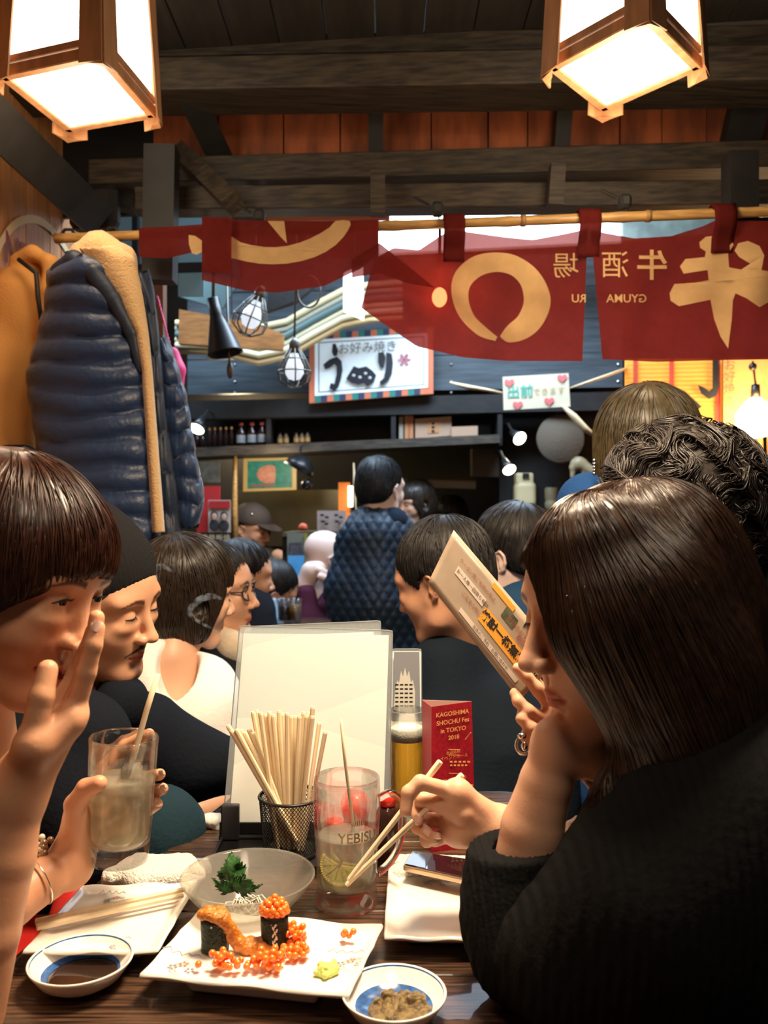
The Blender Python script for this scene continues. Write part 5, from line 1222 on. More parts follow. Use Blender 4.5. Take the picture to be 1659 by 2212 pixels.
for px in (980, 1270, 1558):       # loops over the pole
    w_ = 24; c = POLE(px); b0 = 52
    V, Fa = grid(lambda u, v: V3((u-.5)*2*w_/F*2.17*.95, 0, 0)+(c+V3(0, -.0165*math.cos((v-.35)*4.4) if v < .7 else .0, 0)+V3(0, 0, .0165*math.sin((v)*4.4) if False else (.017-.115*v))+V3(0, -.016*(1-v)-.004, 0)), 4, 10)
    o = mesh('loop', V, Fa, CLO, nr, True); solidify(o, .002, 0)
    V, Fa = grid(lambda u, v: c+V3((u-.5)*2*w_/F*2.17*.95, -.018*math.cos(v*math.pi), .003+.0165*math.sin(v*math.pi)), 4, 8); solidify(mesh('loop', V, Fa, CLO, nr, True), .0015, 0)
RO = [(1070, 737), (1032, 724), (992, 684), (975, 632), (984, 588), (1020, 556), (1065, 546), (1112, 552), (1156, 580), (1183, 622), (1188, 662), (1168, 706), (1136, 732), (1100, 740), (1082, 730)]
RI = [(1074, 728), (1050, 708), (1024, 682), (1012, 648), (1016, 618), (1040, 596), (1072, 588), (1102, 594), (1122, 612), (1130, 634), (1130, 658), (1118, 684), (1098, 702), (1088, 714), (1080, 726)]
def crm(P_, n_=6):
    o = []; Q = [np.array(q, float) for q in [P_[0]]+P_+[P_[-1]]]
    for i in range(1, len(Q)-2):
        for k in range(n_): t = k/n_; o.append(.5*((2*Q[i])+(-Q[i-1]+Q[i+1])*t+(2*Q[i-1]-5*Q[i]+4*Q[i+1]-Q[i+2])*t*t+(-Q[i-1]+3*Q[i]-3*Q[i+1]+Q[i+2])*t**3))
    return o+[Q[-1]]
ro, ri_ = crm(RO), crm(RI); V = []; Fa = []
for i in range(len(ro)):
    for k in range(5): p = ro[i]*(1-k/4)+ri_[i]*k/4; V.append(A_.px(p[0], p[1])+V3(0, -.0022, 0))
for i in range(len(ro)-1):
    for k in range(4): a = i*5+k; Fa.append((a, a+1, a+6, a+5))
mesh('circle_print', V, Fa, PRN, nr, True)
bull = [(1545, 510), (1562, 507), (1580, 520), (1584, 530), (1572, 548), (1574, 578), (1600, 583), (1620, 570), (1596, 556), (1586, 542), (1594, 526), (1615, 521), (1640, 532), (1650, 552), (1644, 584), (1680, 590), (1700, 598), (1700, 640), (1665, 650), (1640, 664), (1612, 645), (1588, 634), (1582, 650), (1580, 690), (1572, 753), (1556, 728), (1542, 690), (1534, 648), (1500, 655), (1466, 662), (1448, 650), (1446, 634), (1456, 614), (1500, 611), (1530, 606), (1528, 584), (1500, 588), (1476, 592), (1468, 576), (1480, 560), (1522, 556), (1524, 544), (1512, 536), (1510, 524), (1524, 512)]
print_poly(B_, bull, nr, 'large_character_print')
def cl_text(tx, cl, cx, cy, size, **k): return textmesh(tx, lambda x, y: cl.px(cx+x, cy-y)+V3(0, -.0024, 0), size, PRN, 'lettering_print', nr, mirror=True, **k)
cl_text('牛', B_, 1408, 578, 68, bold=.02); cl_text('酒', B_, 1328, 576, 62); cl_text('場', A_, 1222, 578, 58)
cl_text('GYUMA', B_, 1353, 646, 25, bold=.012); cl_text('RU', A_, 1250, 646, 25, bold=.012)
# the part thrown over the pole, showing half the emblem
n2 = thing('noren_curtain', 'red curtain panel flipped over the pole with half a cream circle emblem', 'curtain', POLE(620))
C_ = Cloth(436, 818, [(436, 472), (560, 476), (700, 478), (818, 474)], [(436, 605), (530, 628), (600, 632), (700, 618), (780, 580), (818, 545)], v=2.13, rip=.008, ph=1.2); C_.build('cloth_panel', n2)
D2 = Cloth(300, 440, [(300, 492), (360, 490), (440, 484)], [(300, 555), (360, 558), (440, 540)], v=2.15, rip=.02, ph=.2); D2.build('cloth_panel', n2)
E2 = Cloth(436, 500, [(436, 468), (500, 470)], [(436, 588), (500, 590)], v=2.11, rip=.004, ph=.2); E2.build('cloth_panel', n2)
F2 = Cloth(760, 940, [(760, 560), (820, 525), (940, 622)], [(760, 600), (820, 590), (880, 612), (940, 622)], v=2.12, rip=.01, ph=.9); F2.build('cloth_panel', n2)
arc = smooth_poly([(491, 508), (520, 524), (570, 534), (620, 532), (670, 516), (712, 492), (725, 478), (756, 478), (752, 498), (725, 530), (680, 556), (620, 570), (560, 570), (510, 560), (493, 552)], 2)
print_poly(C_, arc, n2, 'circle_print'); print_poly(C_, [(578, 478), (614, 478), (620, 526), (606, 512)], n2, 'stroke_print'); print_poly(D2, smooth_poly([(408, 508), (436, 520), (436, 545), (415, 548)], 2), n2, 'stroke_print')
for i, (px, py) in enumerate(((560, 468), (945, 452), (1350, 436))):
    mb = MB(); q = PB(px, py, 2.17); mb.box(q, (.03, .03, .034), bev=.008); mb.tube([q, POLE(px)+V3(.004, 0, .012)], .002, 6); mb.tube([q+V3(-.02, 0, .01), q+V3(-.06, 0, .03)], .004, 6)
    mb.build('pole_clamp', DW2, None, label=('black clamp with bulb holder at the left end of the curtain', 'black clamp on the beam above the brush circle', 'black clamp on the beam left of the large character')[i], cat='clamp')
# --- coats
NAVY = mat('nylon_navy', (.012, .027, .072), rough=.42, spec=.4, bump=.5, bscale=70, sheen=.1); NAVY2 = mat('nylon_dark', (.012, .020, .040), rough=.5, spec=.4, bump=.3, bscale=70)
FLC = mat('fleece', (.52, .33, .15), rough=1, bump=1, bscale=200, sheen=.4); BEI = mat('wool_camel', (.52, .25, .075), rough=1, spec=.1, bump=.3, bscale=160)
def quilt(px_rows, Y, root, m, name, rib=.045, bulge=.018, depth=.07, seed=0):
    """puffer panel: rows of (py, px_left, px_right); swelling between stitch lines, closed at the back"""
    pyr = [r[0] for r in px_rows]; n = 90; ncol = 26; V = []; rs = np.random.RandomState(seed)
    y0, y1 = pyr[0], pyr[-1]; nr_ = (y1-y0)/F*Y/rib
    for j in range(n+1):
        py = y0+(y1-y0)*j/n; xl = np.interp(py, pyr, [r[1] for r in px_rows]); xr = np.interp(py, pyr, [r[2] for r in px_rows]); ph = (j/n*nr_) % 1; k = (abs(math.sin(math.pi*ph)))**.5
        e = 2.6*bulge*F/Y*.12*k
        for i in range(ncol+1):
            t = i/ncol; a = math.pi*t; w_ = math.sin(a)**.6 if 0 < t < 1 else 0
            cr_ = (.0035*math.sin(t*23+int(j/n*nr_)*2.7+seed)+.002*math.sin(t*57+j*.4+seed))*(1-.7*k)
            px = (xl-e)+((xr+e)-(xl-e))*(.5-.5*math.cos(a)); sag = 5*math.sin(t*3.1)+4*math.sin(t*7+int(j/n*nr_)*1.9+seed)-10*t
            V.append(P(px, py+sag+4*math.sin(t*9+j*.1), Y-depth*w_*(.86+.14*k)-bulge*k*w_*.55+cr_))
        for i in range(1, ncol): t = i/ncol; V.append(P(xr-(xr-xl)*t, py, Y+.03*math.sin(math.pi*t)))
    w_ = 2*ncol; Fa = [(j*w_+i, j*w_+(i+1) % w_, (j+1)*w_+(i+1) % w_, (j+1)*w_+i) for j in range(n) for i in range(w_)]
    Fa += [tuple(range(w_)), tuple(n*w_+i for i in range(w_-1, -1, -1))]
    return mesh(name, V, Fa, m, root, True)
cr_ = thing('hanging_jacket', 'navy quilted puffer jacket with fleece lining hanging from the pole', 'jacket', P(240, 560, 2.05))
quilt([(556, 130, 230), (580, 105, 262), (660, 98, 285), (730, 80, 300), (800, 60, 318), (860, 62, 322), (960, 80, 335), (1080, 110, 338), (1200, 170, 345), (1290, 250, 345)], 2.02, cr_, NAVY, 'sleeve', rib=.062, depth=.085, seed=1)
quilt([(566, 205, 262), (640, 240, 285), (760, 245, 312), (900, 255, 315), (1050, 275, 328), (1220, 300, 345), (1290, 310, 348)], 2.05, cr_, NAVY, 'front_panel', rib=.062, bulge=.012, depth=.09, seed=2)
quilt([(588, 270, 320), (640, 300, 332), (760, 318, 345), (900, 322, 358), (1050, 330, 380), (1190, 340, 392)], 2.10, cr_, NAVY2, 'front_panel', rib=.10, bulge=.006, depth=.05, seed=3)
quilt([(730, 335, 352), (780, 340, 375), (860, 345, 400), (950, 355, 415), (1040, 368, 432), (1090, 378, 440), (1140, 385, 430)], 2.16, cr_, NAVY, 'sleeve', rib=.060, bulge=.014, depth=.06, seed=4)
V, Fa = grid(lambda u, v: P(*( (lambda a, b: (a[0]+(b[0]-a[0])*u, a[1]))((interp([(535, 175), (560, 190), (640, 250), (720, 296), (800, 312), (1160, 335)], 535+615*v), 535+615*v), (interp([(535, 250), (560, 290), (640, 305), (720, 316), (800, 324), (1160, 352)], 535+615*v), 0)) ), 1.952-.02*math.sin(u*3.1)+.0015*math.sin(v*300)*math.sin(u*40)), 14, 130)
solidify(mesh('fleece_lining', V, Fa, FLC, cr_, True), .012, 0)
s = SD(); s.chain([P(175, 552, 2.06), P(215, 535, 2.07), P(262, 560, 2.06), P(285, 620, 2.04)], [.03, .034, .030, .022], k=.03); sdmesh(s, .005, 'collar', FLC, cr_, disp=lambda p: .002*vnoise(p, 260, 3))
s = SD(); s.chain([P(128, 585, 1.98), P(160, 565, 1.97), P(205, 590, 1.95), P(250, 650, 1.945), P(285, 720, 1.95), P(305, 800, 1.955)], [.020, .025, .025, .021, .017, .010], k=.004); sdmesh(s, .004, 'collar_flap', NAVY2, cr_, disp=fold(.0015, 60))
bg = thing('hanging_coat', 'camel wool coat hanging left of the navy puffer jacket', 'coat', P(60, 560, 2.2))
s = SD(); s.chain([P(60, 575, 2.24), P(40, 640, 2.22), P(10, 800, 2.22), P(0, 1010, 2.2)], [.03, .065, .085, .10], k=.06); s.chain([P(85, 585, 2.23), P(70, 700, 2.22), P(60, 860, 2.22), P(60, 1010, 2.2)], [.03, .05, .05, .055], k=.05)
s.chain([P(30, 560, 2.18), P(70, 545, 2.17), P(108, 570, 2.17), P(102, 630, 2.17), P(95, 720, 2.17), P(85, 800, 2.17)], [.012, .020, .018, .022, .020, .012], k=.02)
sdmesh(s, .006, 'coat_body', BEI, bg, disp=lambda p: .006*vnoise(p*np.array((1, 1, .3)), 40, 3))
s = SD(); s.cap(P(20, 1000, 2.08), P(50, 1000, 2.08), .045); sdmesh(s, .006, 'cuff', CL('cuff_black', (.01, .01, .01)), bg)
mb = MB(); mb.tube([P(40, 560, 2.13), P(78, 590, 2.12), P(82, 640, 2.12), P(95, 730, 2.13)], .006, 6); mb.build('dark_edging', DW2, bg, True)
for i, (px, tx, ty, lab) in enumerate(((150, 145, 560, 'black plastic hanger hook holding the camel coat'), (245, 268, 565, 'black plastic hanger hook inside the fleece-lined jacket'))):
    c = POLE(px); mb = MB(); yy = c[1]
    mb.tube([c+V3(-.022, 0, .008), c+V3(-.012, 0, .022), c+V3(.006, 0, .022), c+V3(.016, 0, .006), c+V3(.016, 0, -.030), P(tx, (515+ty)/2+8, yy-.02), P(tx+8, ty, yy-.04)], .0045, 8)
    mb.tube([P(tx-55, ty+30, yy-.02) if i == 0 else P(tx-10, ty-20, yy-.045), P(tx+4, ty-6, yy-.04), P(tx+30, ty+40, yy-.02)], .005, 8)
    mb.build('coat_hanger', BLACKP, None, True, label=lab, cat='hanger')
s = SD(); s.chain([P(372, 765, 2.6), P(378, 800, 2.6), P(385, 835, 2.6)], [.022, .032, .018]); s.cap(P(372, 765, 2.6), P(340, 640, 2.72), .004, .004); sdmesh(s, .005, 'pink_bag', mat('pink_cloth', (.75, .05, .22), rough=.6), None, label='bright pink soft bag peeking out behind the jacket sleeve', cat='bag')
mb = MB(); mb.bar(PB(340, 560, 2.75), PB(340, 560, 2.75)*np.array((1, 1, 0)), .05, .05, up=(0, 1, 0)); S(mb.build('trim_%d' % (n_), mat('post_brown', (.14, .05, .02), rough=.5))); n_ += 1
# ---------------------------------------------------------------- the stall beyond
KV = 4.5
def quad(name, pts, v, m, parent=None, th=.01, **k):
    q = [PB(x, y, v) for x, y in pts]; mb = MB(); mb.prism(q, (0, th, 0)); return mb.build(name, m, parent, **k)
def rect(x0, y0, x1, y1): return [(x0, y1), (x1, y1), (x1, y0), (x0, y0)]
def hang(parent, p, name='hanger_rod', r=.004, z=2.86):
    MB().tube([p, V3(p[0], p[1], z)], r, 5).build(name, DW2, parent)
cf = MB(); cf.hexa([W3(-1.9, 2.74, 2.86), W3(2.6, 2.74, 2.86), W3(2.6, 5.9, 2.86), W3(-1.9, 5.9, 2.86), W3(-1.9, 2.74, 2.9), W3(2.6, 2.74, 2.9), W3(2.6, 5.9, 2.9), W3(-1.9, 5.9, 2.9)]); S(cf.build('ceiling_hall', DW2))
bw = S(bpy.data.objects.new('wall_back', None)); COL.objects.link(bw)
quad('plaster', rect(-200, 380, 1900, 1900), 5.33, mat('back_dark', (.030, .026, .022), rough=.8, var=.3, vscale=3), bw, .05)
mb = MB(); mb.box((2.45, 3.0, 1.4), (.06, 6.6, 2.8)); S(mb.build('wall_right', mat('back_dark', (.03, .026, .022))))
# fascia boards
MB().box(PB(1215, 1000, 4.74)-V3(0, 0, .35), (.68, .03, 2.0), rz=RZ).build('plaster', DW2, bw)
fz = S(bpy.data.objects.new('wall_kitchen_front', None)); COL.objects.link(fz); fz.name = 'wall_fascia'
for i, (y0, y1) in enumerate(((560, 628), (631, 698), (701, 772), (775, 848))): quad('board', [(405, y1+4), (1345, y1-12), (1345, y0-14), (405, y0+4)], KV, BLB, fz, .03+.004*(i % 2))
mb = MB()
for x in (507, 975, 1335):
    for y in (842, 866, 805): mb.ball(PB(x, y-18, KV-.005), .007, 8, 6)
mb.build('nail_head', mat('nail_steel', (.5, .55, .6), rough=.3, metal=1), fz)
quad('board', [(405, 905), (1345, 885), (1345, 846), (405, 866)], KV-.06, DW2, fz, .10)
# curved tied conduits at the upper left
cnd = thing('conduit_bundle', 'bundle of cream and green conduits curving under the curtain', 'pipes', PB(640, 740, 4.2))
CB = [(380, 750), (470, 752), (560, 760), (620, 735), (680, 700), (740, 668), (800, 655), (870, 650)]
cols = [(.62, .52, .30), (.42, .40, .30), (.10, .16, .16), (.66, .60, .42), (.70, .62, .40), (.58, .42, .20)]
for i, cc in enumerate(cols):
    mb = MB(); mb.tube([PB(x, y-52+i*15+(12 if x > 600 else 0)-(i*3 if x < 500 else 0), 4.15+.02*(i % 2)) for x, y in CB], .017, 10); mb.build('conduit', mat('conduit_%s' % 'abcdef'[i], cc, rough=.4), cnd, True)
o = quad('plank_end', [(385, 742), (610, 755), (612, 722), (560, 700), (387, 668)], 3.9, mat('plank_orange', (.48, .20, .06), rough=.5, var=.4, vscale=9, stretch=(1, 8, 8)), None, .05, label='rough orange plank behind the cone-shaped lamp', cat='plank')
quad('grey_panel', [(385, 640), (480, 668), (520, 600), (500, 470), (385, 470)], 4.1, mat('panel_teal', (.05, .085, .085), rough=.4), None, .02, label='dull teal metal panel above the orange plank', cat='panel')
hang(cnd, PB(700, 640, 4.15)); hang(o, PB(500, 680, 3.9))
# bright sky-light sheet behind the pole
o = quad('light_box', [(818, 548), (1345, 520), (1345, 428), (818, 446)], 4.0, mat('light_box', (.9, .92, .95), emit=(.88, .93, 1.0), es=2.6), None, .04, label='glaring white light panel behind the bamboo pole', cat='light')
hang(o, PB(1000, 450, 4.02))
o = quad('light_box', [(742, 670), (786, 690), (784, 570), (742, 590)], 4.0, mat('light_box', (.9, .92, .95)), None, .03, label='small glaring light panel left of the red curtain', cat='light')
hang(o, PB(765, 600, 4.01))
quad('orange_board', [(575, 478), (842, 472), (842, 440), (575, 452)], 2.665, mat('board_orange', (.55, .13, .04), rough=.5), None, .02, label='orange board between the beam and the flipped curtain', cat='board')
quad('orange_board', [(1090, 446), (1400, 440), (1400, 418), (1090, 424)], 2.665, mat('board_orange', (.55, .13, .04)), None, .02, label='orange board under the beam above the large character', cat='board')
o = quad('ceiling_vent', [(1345, 520), (1560, 500), (1560, 430), (1345, 440)], 3.8, mat('vent_green', (.16, .19, .16), rough=.5, var=.7, vscale=6), None, .03, label='mottled grey-green ceiling panel right of the light box', cat='panel'); hang(o, PB(1450, 440, 3.82))
# caged bulbs and cone lamp
WIRE = mat('cage_wire', (.16, .15, .13), rough=.45, metal=.6); BULB = mat('bulb_frost', (.75, .80, .85), rough=.2, emit=(.80, .88, 1.0), es=.9)
def caged(label, px, py, Y, s_, cord_y, tilt=0):
    c = PB(px, py, Y); R = np.array(Euler((0, tilt, 0)).to_matrix()); root = thing('caged_bulb', label, 'lamp', c)
    up = R@V3(0, 0, 1); mb = MB()
    mb.lathe([(0, -.062*s_), (.022*s_, -.055*s_), (.033*s_, -.035*s_), (.032*s_, -.010*s_), (.017*s_, .022*s_), (.013*s_, .04*s_), (0, .042*s_)], c, 24, R); mb.build('bulb', BULB, root, True)
    mb = MB(); mb.lathe([(0, .035*s_), (.019*s_, .035*s_), (.019*s_, .075*s_), (.010*s_, .09*s_), (0, .092*s_)], c, 16, R); mb.build('socket', WIRE, root, True)
    mb = MB()
    for k in range(9):
        a = 2*math.pi*k/9; mb.tube([c+R@V3(r_*math.cos(a), r_*math.sin(a), z) for r_, z in ((.019*s_, .05*s_), (.040*s_, .015*s_), (.060*s_, -.030*s_), (.055*s_, -.062*s_), (.020*s_, -.085*s_))], .0028*s_, 5)
    for r_, z in ((.060, -.030), (.041, .013), (.022, -.084)): mb.tube([c+R@V3(r_*s_*math.cos(a), r_*s_*math.sin(a), z*s_) for a in np.linspace(0, 6.0, 16)], .0028*s_, 5, closed=True)
    mb.build('wire_cage', WIRE, root, True)
    mb = MB(); mb.tube([c+R@V3(0, 0, .09*s_), PB(px+4, cord_y, Y), V3(PB(px+4, cord_y, Y)[0], PB(px+4, cord_y, Y)[1], 2.86)], .004, 6); mb.build('cord', WIRE, root, True)
caged('wire-caged bulb hanging lowest, left of the white sign', 636, 785, 3.0, 1.0, 560)
caged('wire-caged bulb just under the flipped red curtain', 548, 672, 3.0, 1.05, 560, .35)
o = thing('cone_lamp', 'black cone-shaped metal lamp shade hanging left of the caged bulbs', 'lamp', PB(478, 700, 2.9)); c = PB(470, 690, 2.9); R = np.array(Euler((0, -.22, 0)).to_matrix())
mb = MB(); mb.lathe([(0, .075), (.022, .075), (.024, .01), (.028, 0), (.060, -.115), (.064, -.125), (.058, -.120), (.026, -.005), (0, 0)], c, 32, R); mb.build('shade', BLACKP, o, True)
mb = MB(); mb.tube([c+R@V3(0, 0, .07), PB(462, 560, 2.9), V3(PB(462, 560, 2.9)[0], PB(462, 560, 2.9)[1], 2.86)], .006, 6); mb.tube([PB(490, 610, 2.9), PB(494, 760, 2.9), PB(496, 790, 2.9)], .004, 6); mb.ball(PB(497, 800, 2.9), (.012, .012, .03)); mb.build('cord', WIRE, o, True)
o = thing('iron_ring', 'thin metal ring hanging from the flipped curtain', 'ring', PB(668, 632, 3.0)); hang(o, PB(667, 597, 3.0)); mb = MB(); mb.tube([PB(667+25*math.cos(a), 630+34*math.sin(a), 3.0) for a in np.linspace(0, 6.0, 22)], .004, 6, closed=True); mb.build('hoop', WIRE, o, True)
o = quad('dark_duct', [(575, 672), (640, 650), (700, 600), (640, 590), (580, 630)], 3.6, DW2, None, .05, label='black duct shape between the caged bulbs', cat='duct'); hang(o, PB(640, 600, 3.62))
# white sign with dark characters
sg = thing('shop_sign', 'white shop sign with black wooden characters and a red snowflake mark', 'sign', PB(805, 800, KV-.1))
SO = (668, 724, 936, 862)
def sq(u, v, off=0):      # u right, v down
    x = 668+(936-668)*u; y = (735-16*u)+(128-4*u)*v; p = PB(x, y, KV-.12); return p+V3(0, -off, 0)
def squad(name, u0, v0, u1, v1, m, off, th=.004): mb = MB(); mb.prism([sq(u0, v1, off), sq(u1, v1, off), sq(u1, v0, off), sq(u0, v0, off)], (0, th, 0)); return mb.build(name, m, sg)
C3 = [mat('sign_orange', (.62, .17, .08), rough=.5), mat('sign_green', (.02, .20, .17), rough=.5), mat('sign_navy', (.03, .04, .09), rough=.5)]
squad('backing', 0, -.11, 1, 1.06, C3[0], 0, .03)
for row, v0, v1 in ((0, -.11, -.005), (1, .955, 1.06)):
    for i in range(18): squad('colour_block', .045+i*.05, v0, .045+(i+1)*.05, v1, C3[(i+row) % 3], .003)
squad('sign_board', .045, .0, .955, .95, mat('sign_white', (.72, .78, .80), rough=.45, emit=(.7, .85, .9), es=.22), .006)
ink = mat('sign_ink', (.012, .014, .022), rough=.4)
for (a, b, c_, d) in ((.075, .05, .925, .062), (.075, .885, .925, .897), (.075, .05, .081, .897), (.919, .05, .925, .897)): squad('border_line', a, b, c_, d, C3[2], .008, .002)
sxv = sq(1, 0)-sq(0, 0); syv = sq(0, 0)-sq(0, 1)
textmesh('お好み焼き', plane_fn(sq(.47, .20, .012), nrm(sxv), nrm(syv)), .062, mat('sign_grey', (.16, .18, .18)), 'small_characters', sg)
def relief(poly, nm='black_character'):
    q = [sq(u, v, .014) for u, v in poly]; mb = MB(); mb.prism(q, (0, -.012, 0)); o = mb.build(nm, ink, sg)
for poly in ([(.19, .10), (.215, .10), (.235, .22), (.225, .30), (.20, .31), (.185, .24)],
             [(.115, .44), (.165, .36), (.225, .32), (.262, .40), (.270, .55), (.255, .72), (.235, .84), (.205, .90), (.165, .84), (.175, .76), (.205, .78), (.222, .62), (.222, .48), (.205, .44), (.165, .50), (.13, .52)],
             [(.555, .30), (.60, .29), (.615, .40), (.60, .56), (.575, .56), (.555, .46)], [(.62, .30), (.665, .33), (.675, .50), (.665, .68), (.635, .80), (.585, .86), (.565, .80), (.60, .74), (.615, .60), (.62, .45)]): relief(poly)
relief([(.33, .60), (.36, .50), (.40, .54), (.46, .52), (.51, .60), (.54, .68), (.52, .80), (.47, .86), (.44, .80), (.40, .82), (.34, .78), (.30, .70)])
mb = MB()
for u, v in ((.36, .66), (.41, .70), (.455, .64), (.49, .72)): mb.ball(sq(u, v, .026), (.010, .003, .008), 8, 6)
mb.build('character_gap', mat('sign_gap', (.5, .52, .5)), sg, True)
mb = MB()
for k in range(6):
    a = k*math.pi/3; c = sq(.765, .44, .014); d = V3(math.cos(a), 0, math.sin(a)); mb.bar(c, c+d*.032, .004, .004, up=(0, 1, 0)); e = c+d*.030; dd = V3(-math.sin(a), 0, math.cos(a)); mb.bar(e-dd*.010, e+dd*.010, .004, .004, up=(0, 1, 0)); e = c+d*.018; mb.bar(e-dd*.010, e+dd*.010, .003, .004, up=(0, 1, 0))
mb.build('snowflake_mark', mat('sign_red', (.45, .04, .10), rough=.5), sg)
# paper notice with hearts
pn = thing('paper_notice', 'small pale paper notice with pink hearts tied to a branch', 'notice', PB(1160, 860, 3.9)); ppx = [(1088, 886), (1232, 878), (1228, 806), (1086, 814)]
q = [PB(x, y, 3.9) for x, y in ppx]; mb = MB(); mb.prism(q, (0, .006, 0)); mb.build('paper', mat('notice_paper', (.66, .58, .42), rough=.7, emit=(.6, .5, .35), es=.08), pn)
e1 = nrm(q[1]-q[0]); e2 = nrm(q[3]-q[0])
textmesh('出前', plane_fn(PB(1123, 848, 3.9)+V3(0, -.003, 0), e1, e2), .060, mat('ink_green', (.10, .42, .32)), 'green_characters', pn, bold=.02); textmesh('できます', plane_fn(PB(1185, 846, 3.9)+V3(0, -.003, 0), e1, e2), .036, mat('ink_yellow', (.42, .34, .14)), 'pale_characters', pn)
for i, (x, y) in enumerate(((1100, 827), (1214, 817), (1118, 875), (1186, 867))):
    c = PB(x, y, 3.9)+V3(0, -.004, 0); mb = MB(); pts = [c+e1*(.0014*16*math.sin(t)**3)+e2*.0013*(13*math.cos(t)-5*math.cos(2*t)-2*math.cos(3*t)-math.cos(4*t)) for t in np.linspace(0, 6.1, 22)]; mb.prism(pts, (0, -.001, 0)); mb.build('heart', mat('heart_pink', (.70, .16, .16), rough=.6), pn)
BR = mat('rope_pale', (.66, .50, .30), rough=.8, bump=.6, bscale=60)
def rope(pts, rs, label): mb = MB(); mb.tube([PB(x, y, v) for x, y, v in pts], rs, 8, flat=.6); mb.build('straw_rope', BR, None, True, label=label, cat='rope')
rope([(972, 826, 3.9), (1010, 836, 3.88), (1050, 842, 3.9), (1090, 850, 3.92)], [.008, .018, .013, .008], 'twisted pale straw end left of the paper notice')
rope([(1232, 838, 3.9), (1270, 826, 3.88), (1310, 812, 3.9), (1352, 796, 4.1)], [.006, .012, .012, .010], 'pale straw rope rising right of the paper notice')
rope([(1215, 876, 3.9), (1240, 900, 3.9), (1262, 925, 3.9), (1290, 945, 3.9)], [.010, .026, .028, .008], 'broad pale straw wisp hanging below the paper notice')
# shelf with bottles and boxes
sh = thing('wall_shelf', 'dark wooden kitchen shelf carrying bottles and boxes', 'shelf', PB(740, 990, 4.5))
quad('shelf_board', [(400, 988), (1080, 956), (1080, 938), (400, 968)], 4.42, DW, sh, .30); quad('back_board', [(400, 968), (1080, 940), (1080, 885), (400, 905)], 4.78, DW2, sh, .02)
for x in (575, 845, 1075): quad('upright', rect(x, 890, x+10, 962), 4.45, DW2, sh, .28)
def bottle(px, py, Y, h, r, body, cap, label, group=None, lab=None):
    c = PB(px, py, Y); o = thing('sauce_bottle', label, 'bottle', c, group); mb = MB(); mb.lathe([(0, 0), (r, 0), (r, h*.55), (r*.45, h*.78), (r*.4, h*.88), (0, h*.88)], c, 14); mb.build('bottle', body, o, True)
    mb = MB(); mb.lathe([(0, h*.86), (r*.5, h*.86), (r*.5, h), (0, h)], c, 12); mb.build('cap', cap, o, True)
    if lab: mb = MB(); mb.lathe([(r*1.02, h*.12), (r*1.02, h*.45)], c, 14, cap=False); mb.build('paper_label', lab, o, True)
dk = mat('bottle_dark', (.03, .012, .01), rough=.1); lr = mat('label_maroon', (.30, .05, .05), rough=.6); ly = mat('label_amber', (.55, .30, .10), rough=.6); lg = mat('label_grey', (.30, .30, .30), rough=.6)
for i, px in enumerate((452, 464, 476, 488, 500)): bottle(px, 966-i*.6, 4.5, .105, .013, dk, ly, 'small dark bottle with an amber cap on the kitchen shelf', 'small amber-capped bottles on the shelf', None)
for i, px in enumerate((521, 544, 566)): bottle(px, 963-i*.8, 4.5, .125, .025, dk, lr, 'dark squat bottle with a maroon shoulder on the kitchen shelf', 'maroon bottles on the shelf', lg)
for i, px in enumerate((605, 618, 640, 652, 664)): bottle(px, 960-i*.6, 4.55, .07, .015, mat('jar_amber', (.20, .11, .05), rough=.3), dk, 'short amber spice jar on the kitchen shelf', 'spice jars on the shelf', ly)
for i, px in enumerate((425, 437)): bottle(px, 966, 4.5, .085, .016, dk, mat('cap_red', (.6, .05, .03)), 'small red-capped bottle under the round lamp', 'red-capped bottles under the round lamp')
PAP = mat('carton', (.46, .30, .20), rough=.7)
def carton(name, px0, y0, px1, y1, v, label, cat, m=PAP, tilt=0, marks=True, group=None, dpt=.10):
    o = thing(name, label, cat, PB((px0+px1)/2, y1, v), group); q = [PB(px0, y1, v), PB(px1, y1+tilt, v), PB(px1, y0+tilt, v), PB(px0, y0, v)]; mb = MB(); mb.prism(q, (0, dpt, 0)); mb.build('box_body', m, o)
    if marks:
        e = lambda u, v_: q[0]*(1-u)*(1-v_)+q[1]*u*(1-v_)+q[2]*u*v_+q[3]*(1-u)*v_+V3(0, -.004, 0)
        mb = MB(); mb.prism([e(.35, .2), e(.65, .2), e(.65, .85), e(.35, .85)], (0, .002, 0)); mb.build('printed_label', mat('carton_label', (.50, .24, .10), rough=.6), o)
        mb = MB(); [mb.ball(e(.5, .3+.2*k), (.010, .002, .008), 8, 6) for k in range(3)]; mb.build('printed_mark', mat('ink', (.01, .01, .012)), o, True)
    return o
carton('paper_carton', 897, 905, 975, 947, 4.5, 'pinkish paper carton with a dark stamp on the shelf', 'box', tilt=-6)
carton('paper_carton', 975, 922, 1032, 943, 4.48, 'low flat paper carton right of the stamped one', 'box', tilt=-2, marks=False)
for i, px in enumerate((862, 874, 884)): carton('book', px, 900-3*i, px+9, 950, 4.5, ('thin pale booklet leftmost beside the cartons', 'orange booklet in the middle beside the cartons', 'tall orange booklet next to the stamped carton')[i], 'book', mat(('book_a', 'book_b', 'book_c')[i], ((.35, .30, .24), (.50, .22, .10), (.52, .20, .08))[i], rough=.6), marks=False, tilt=0)
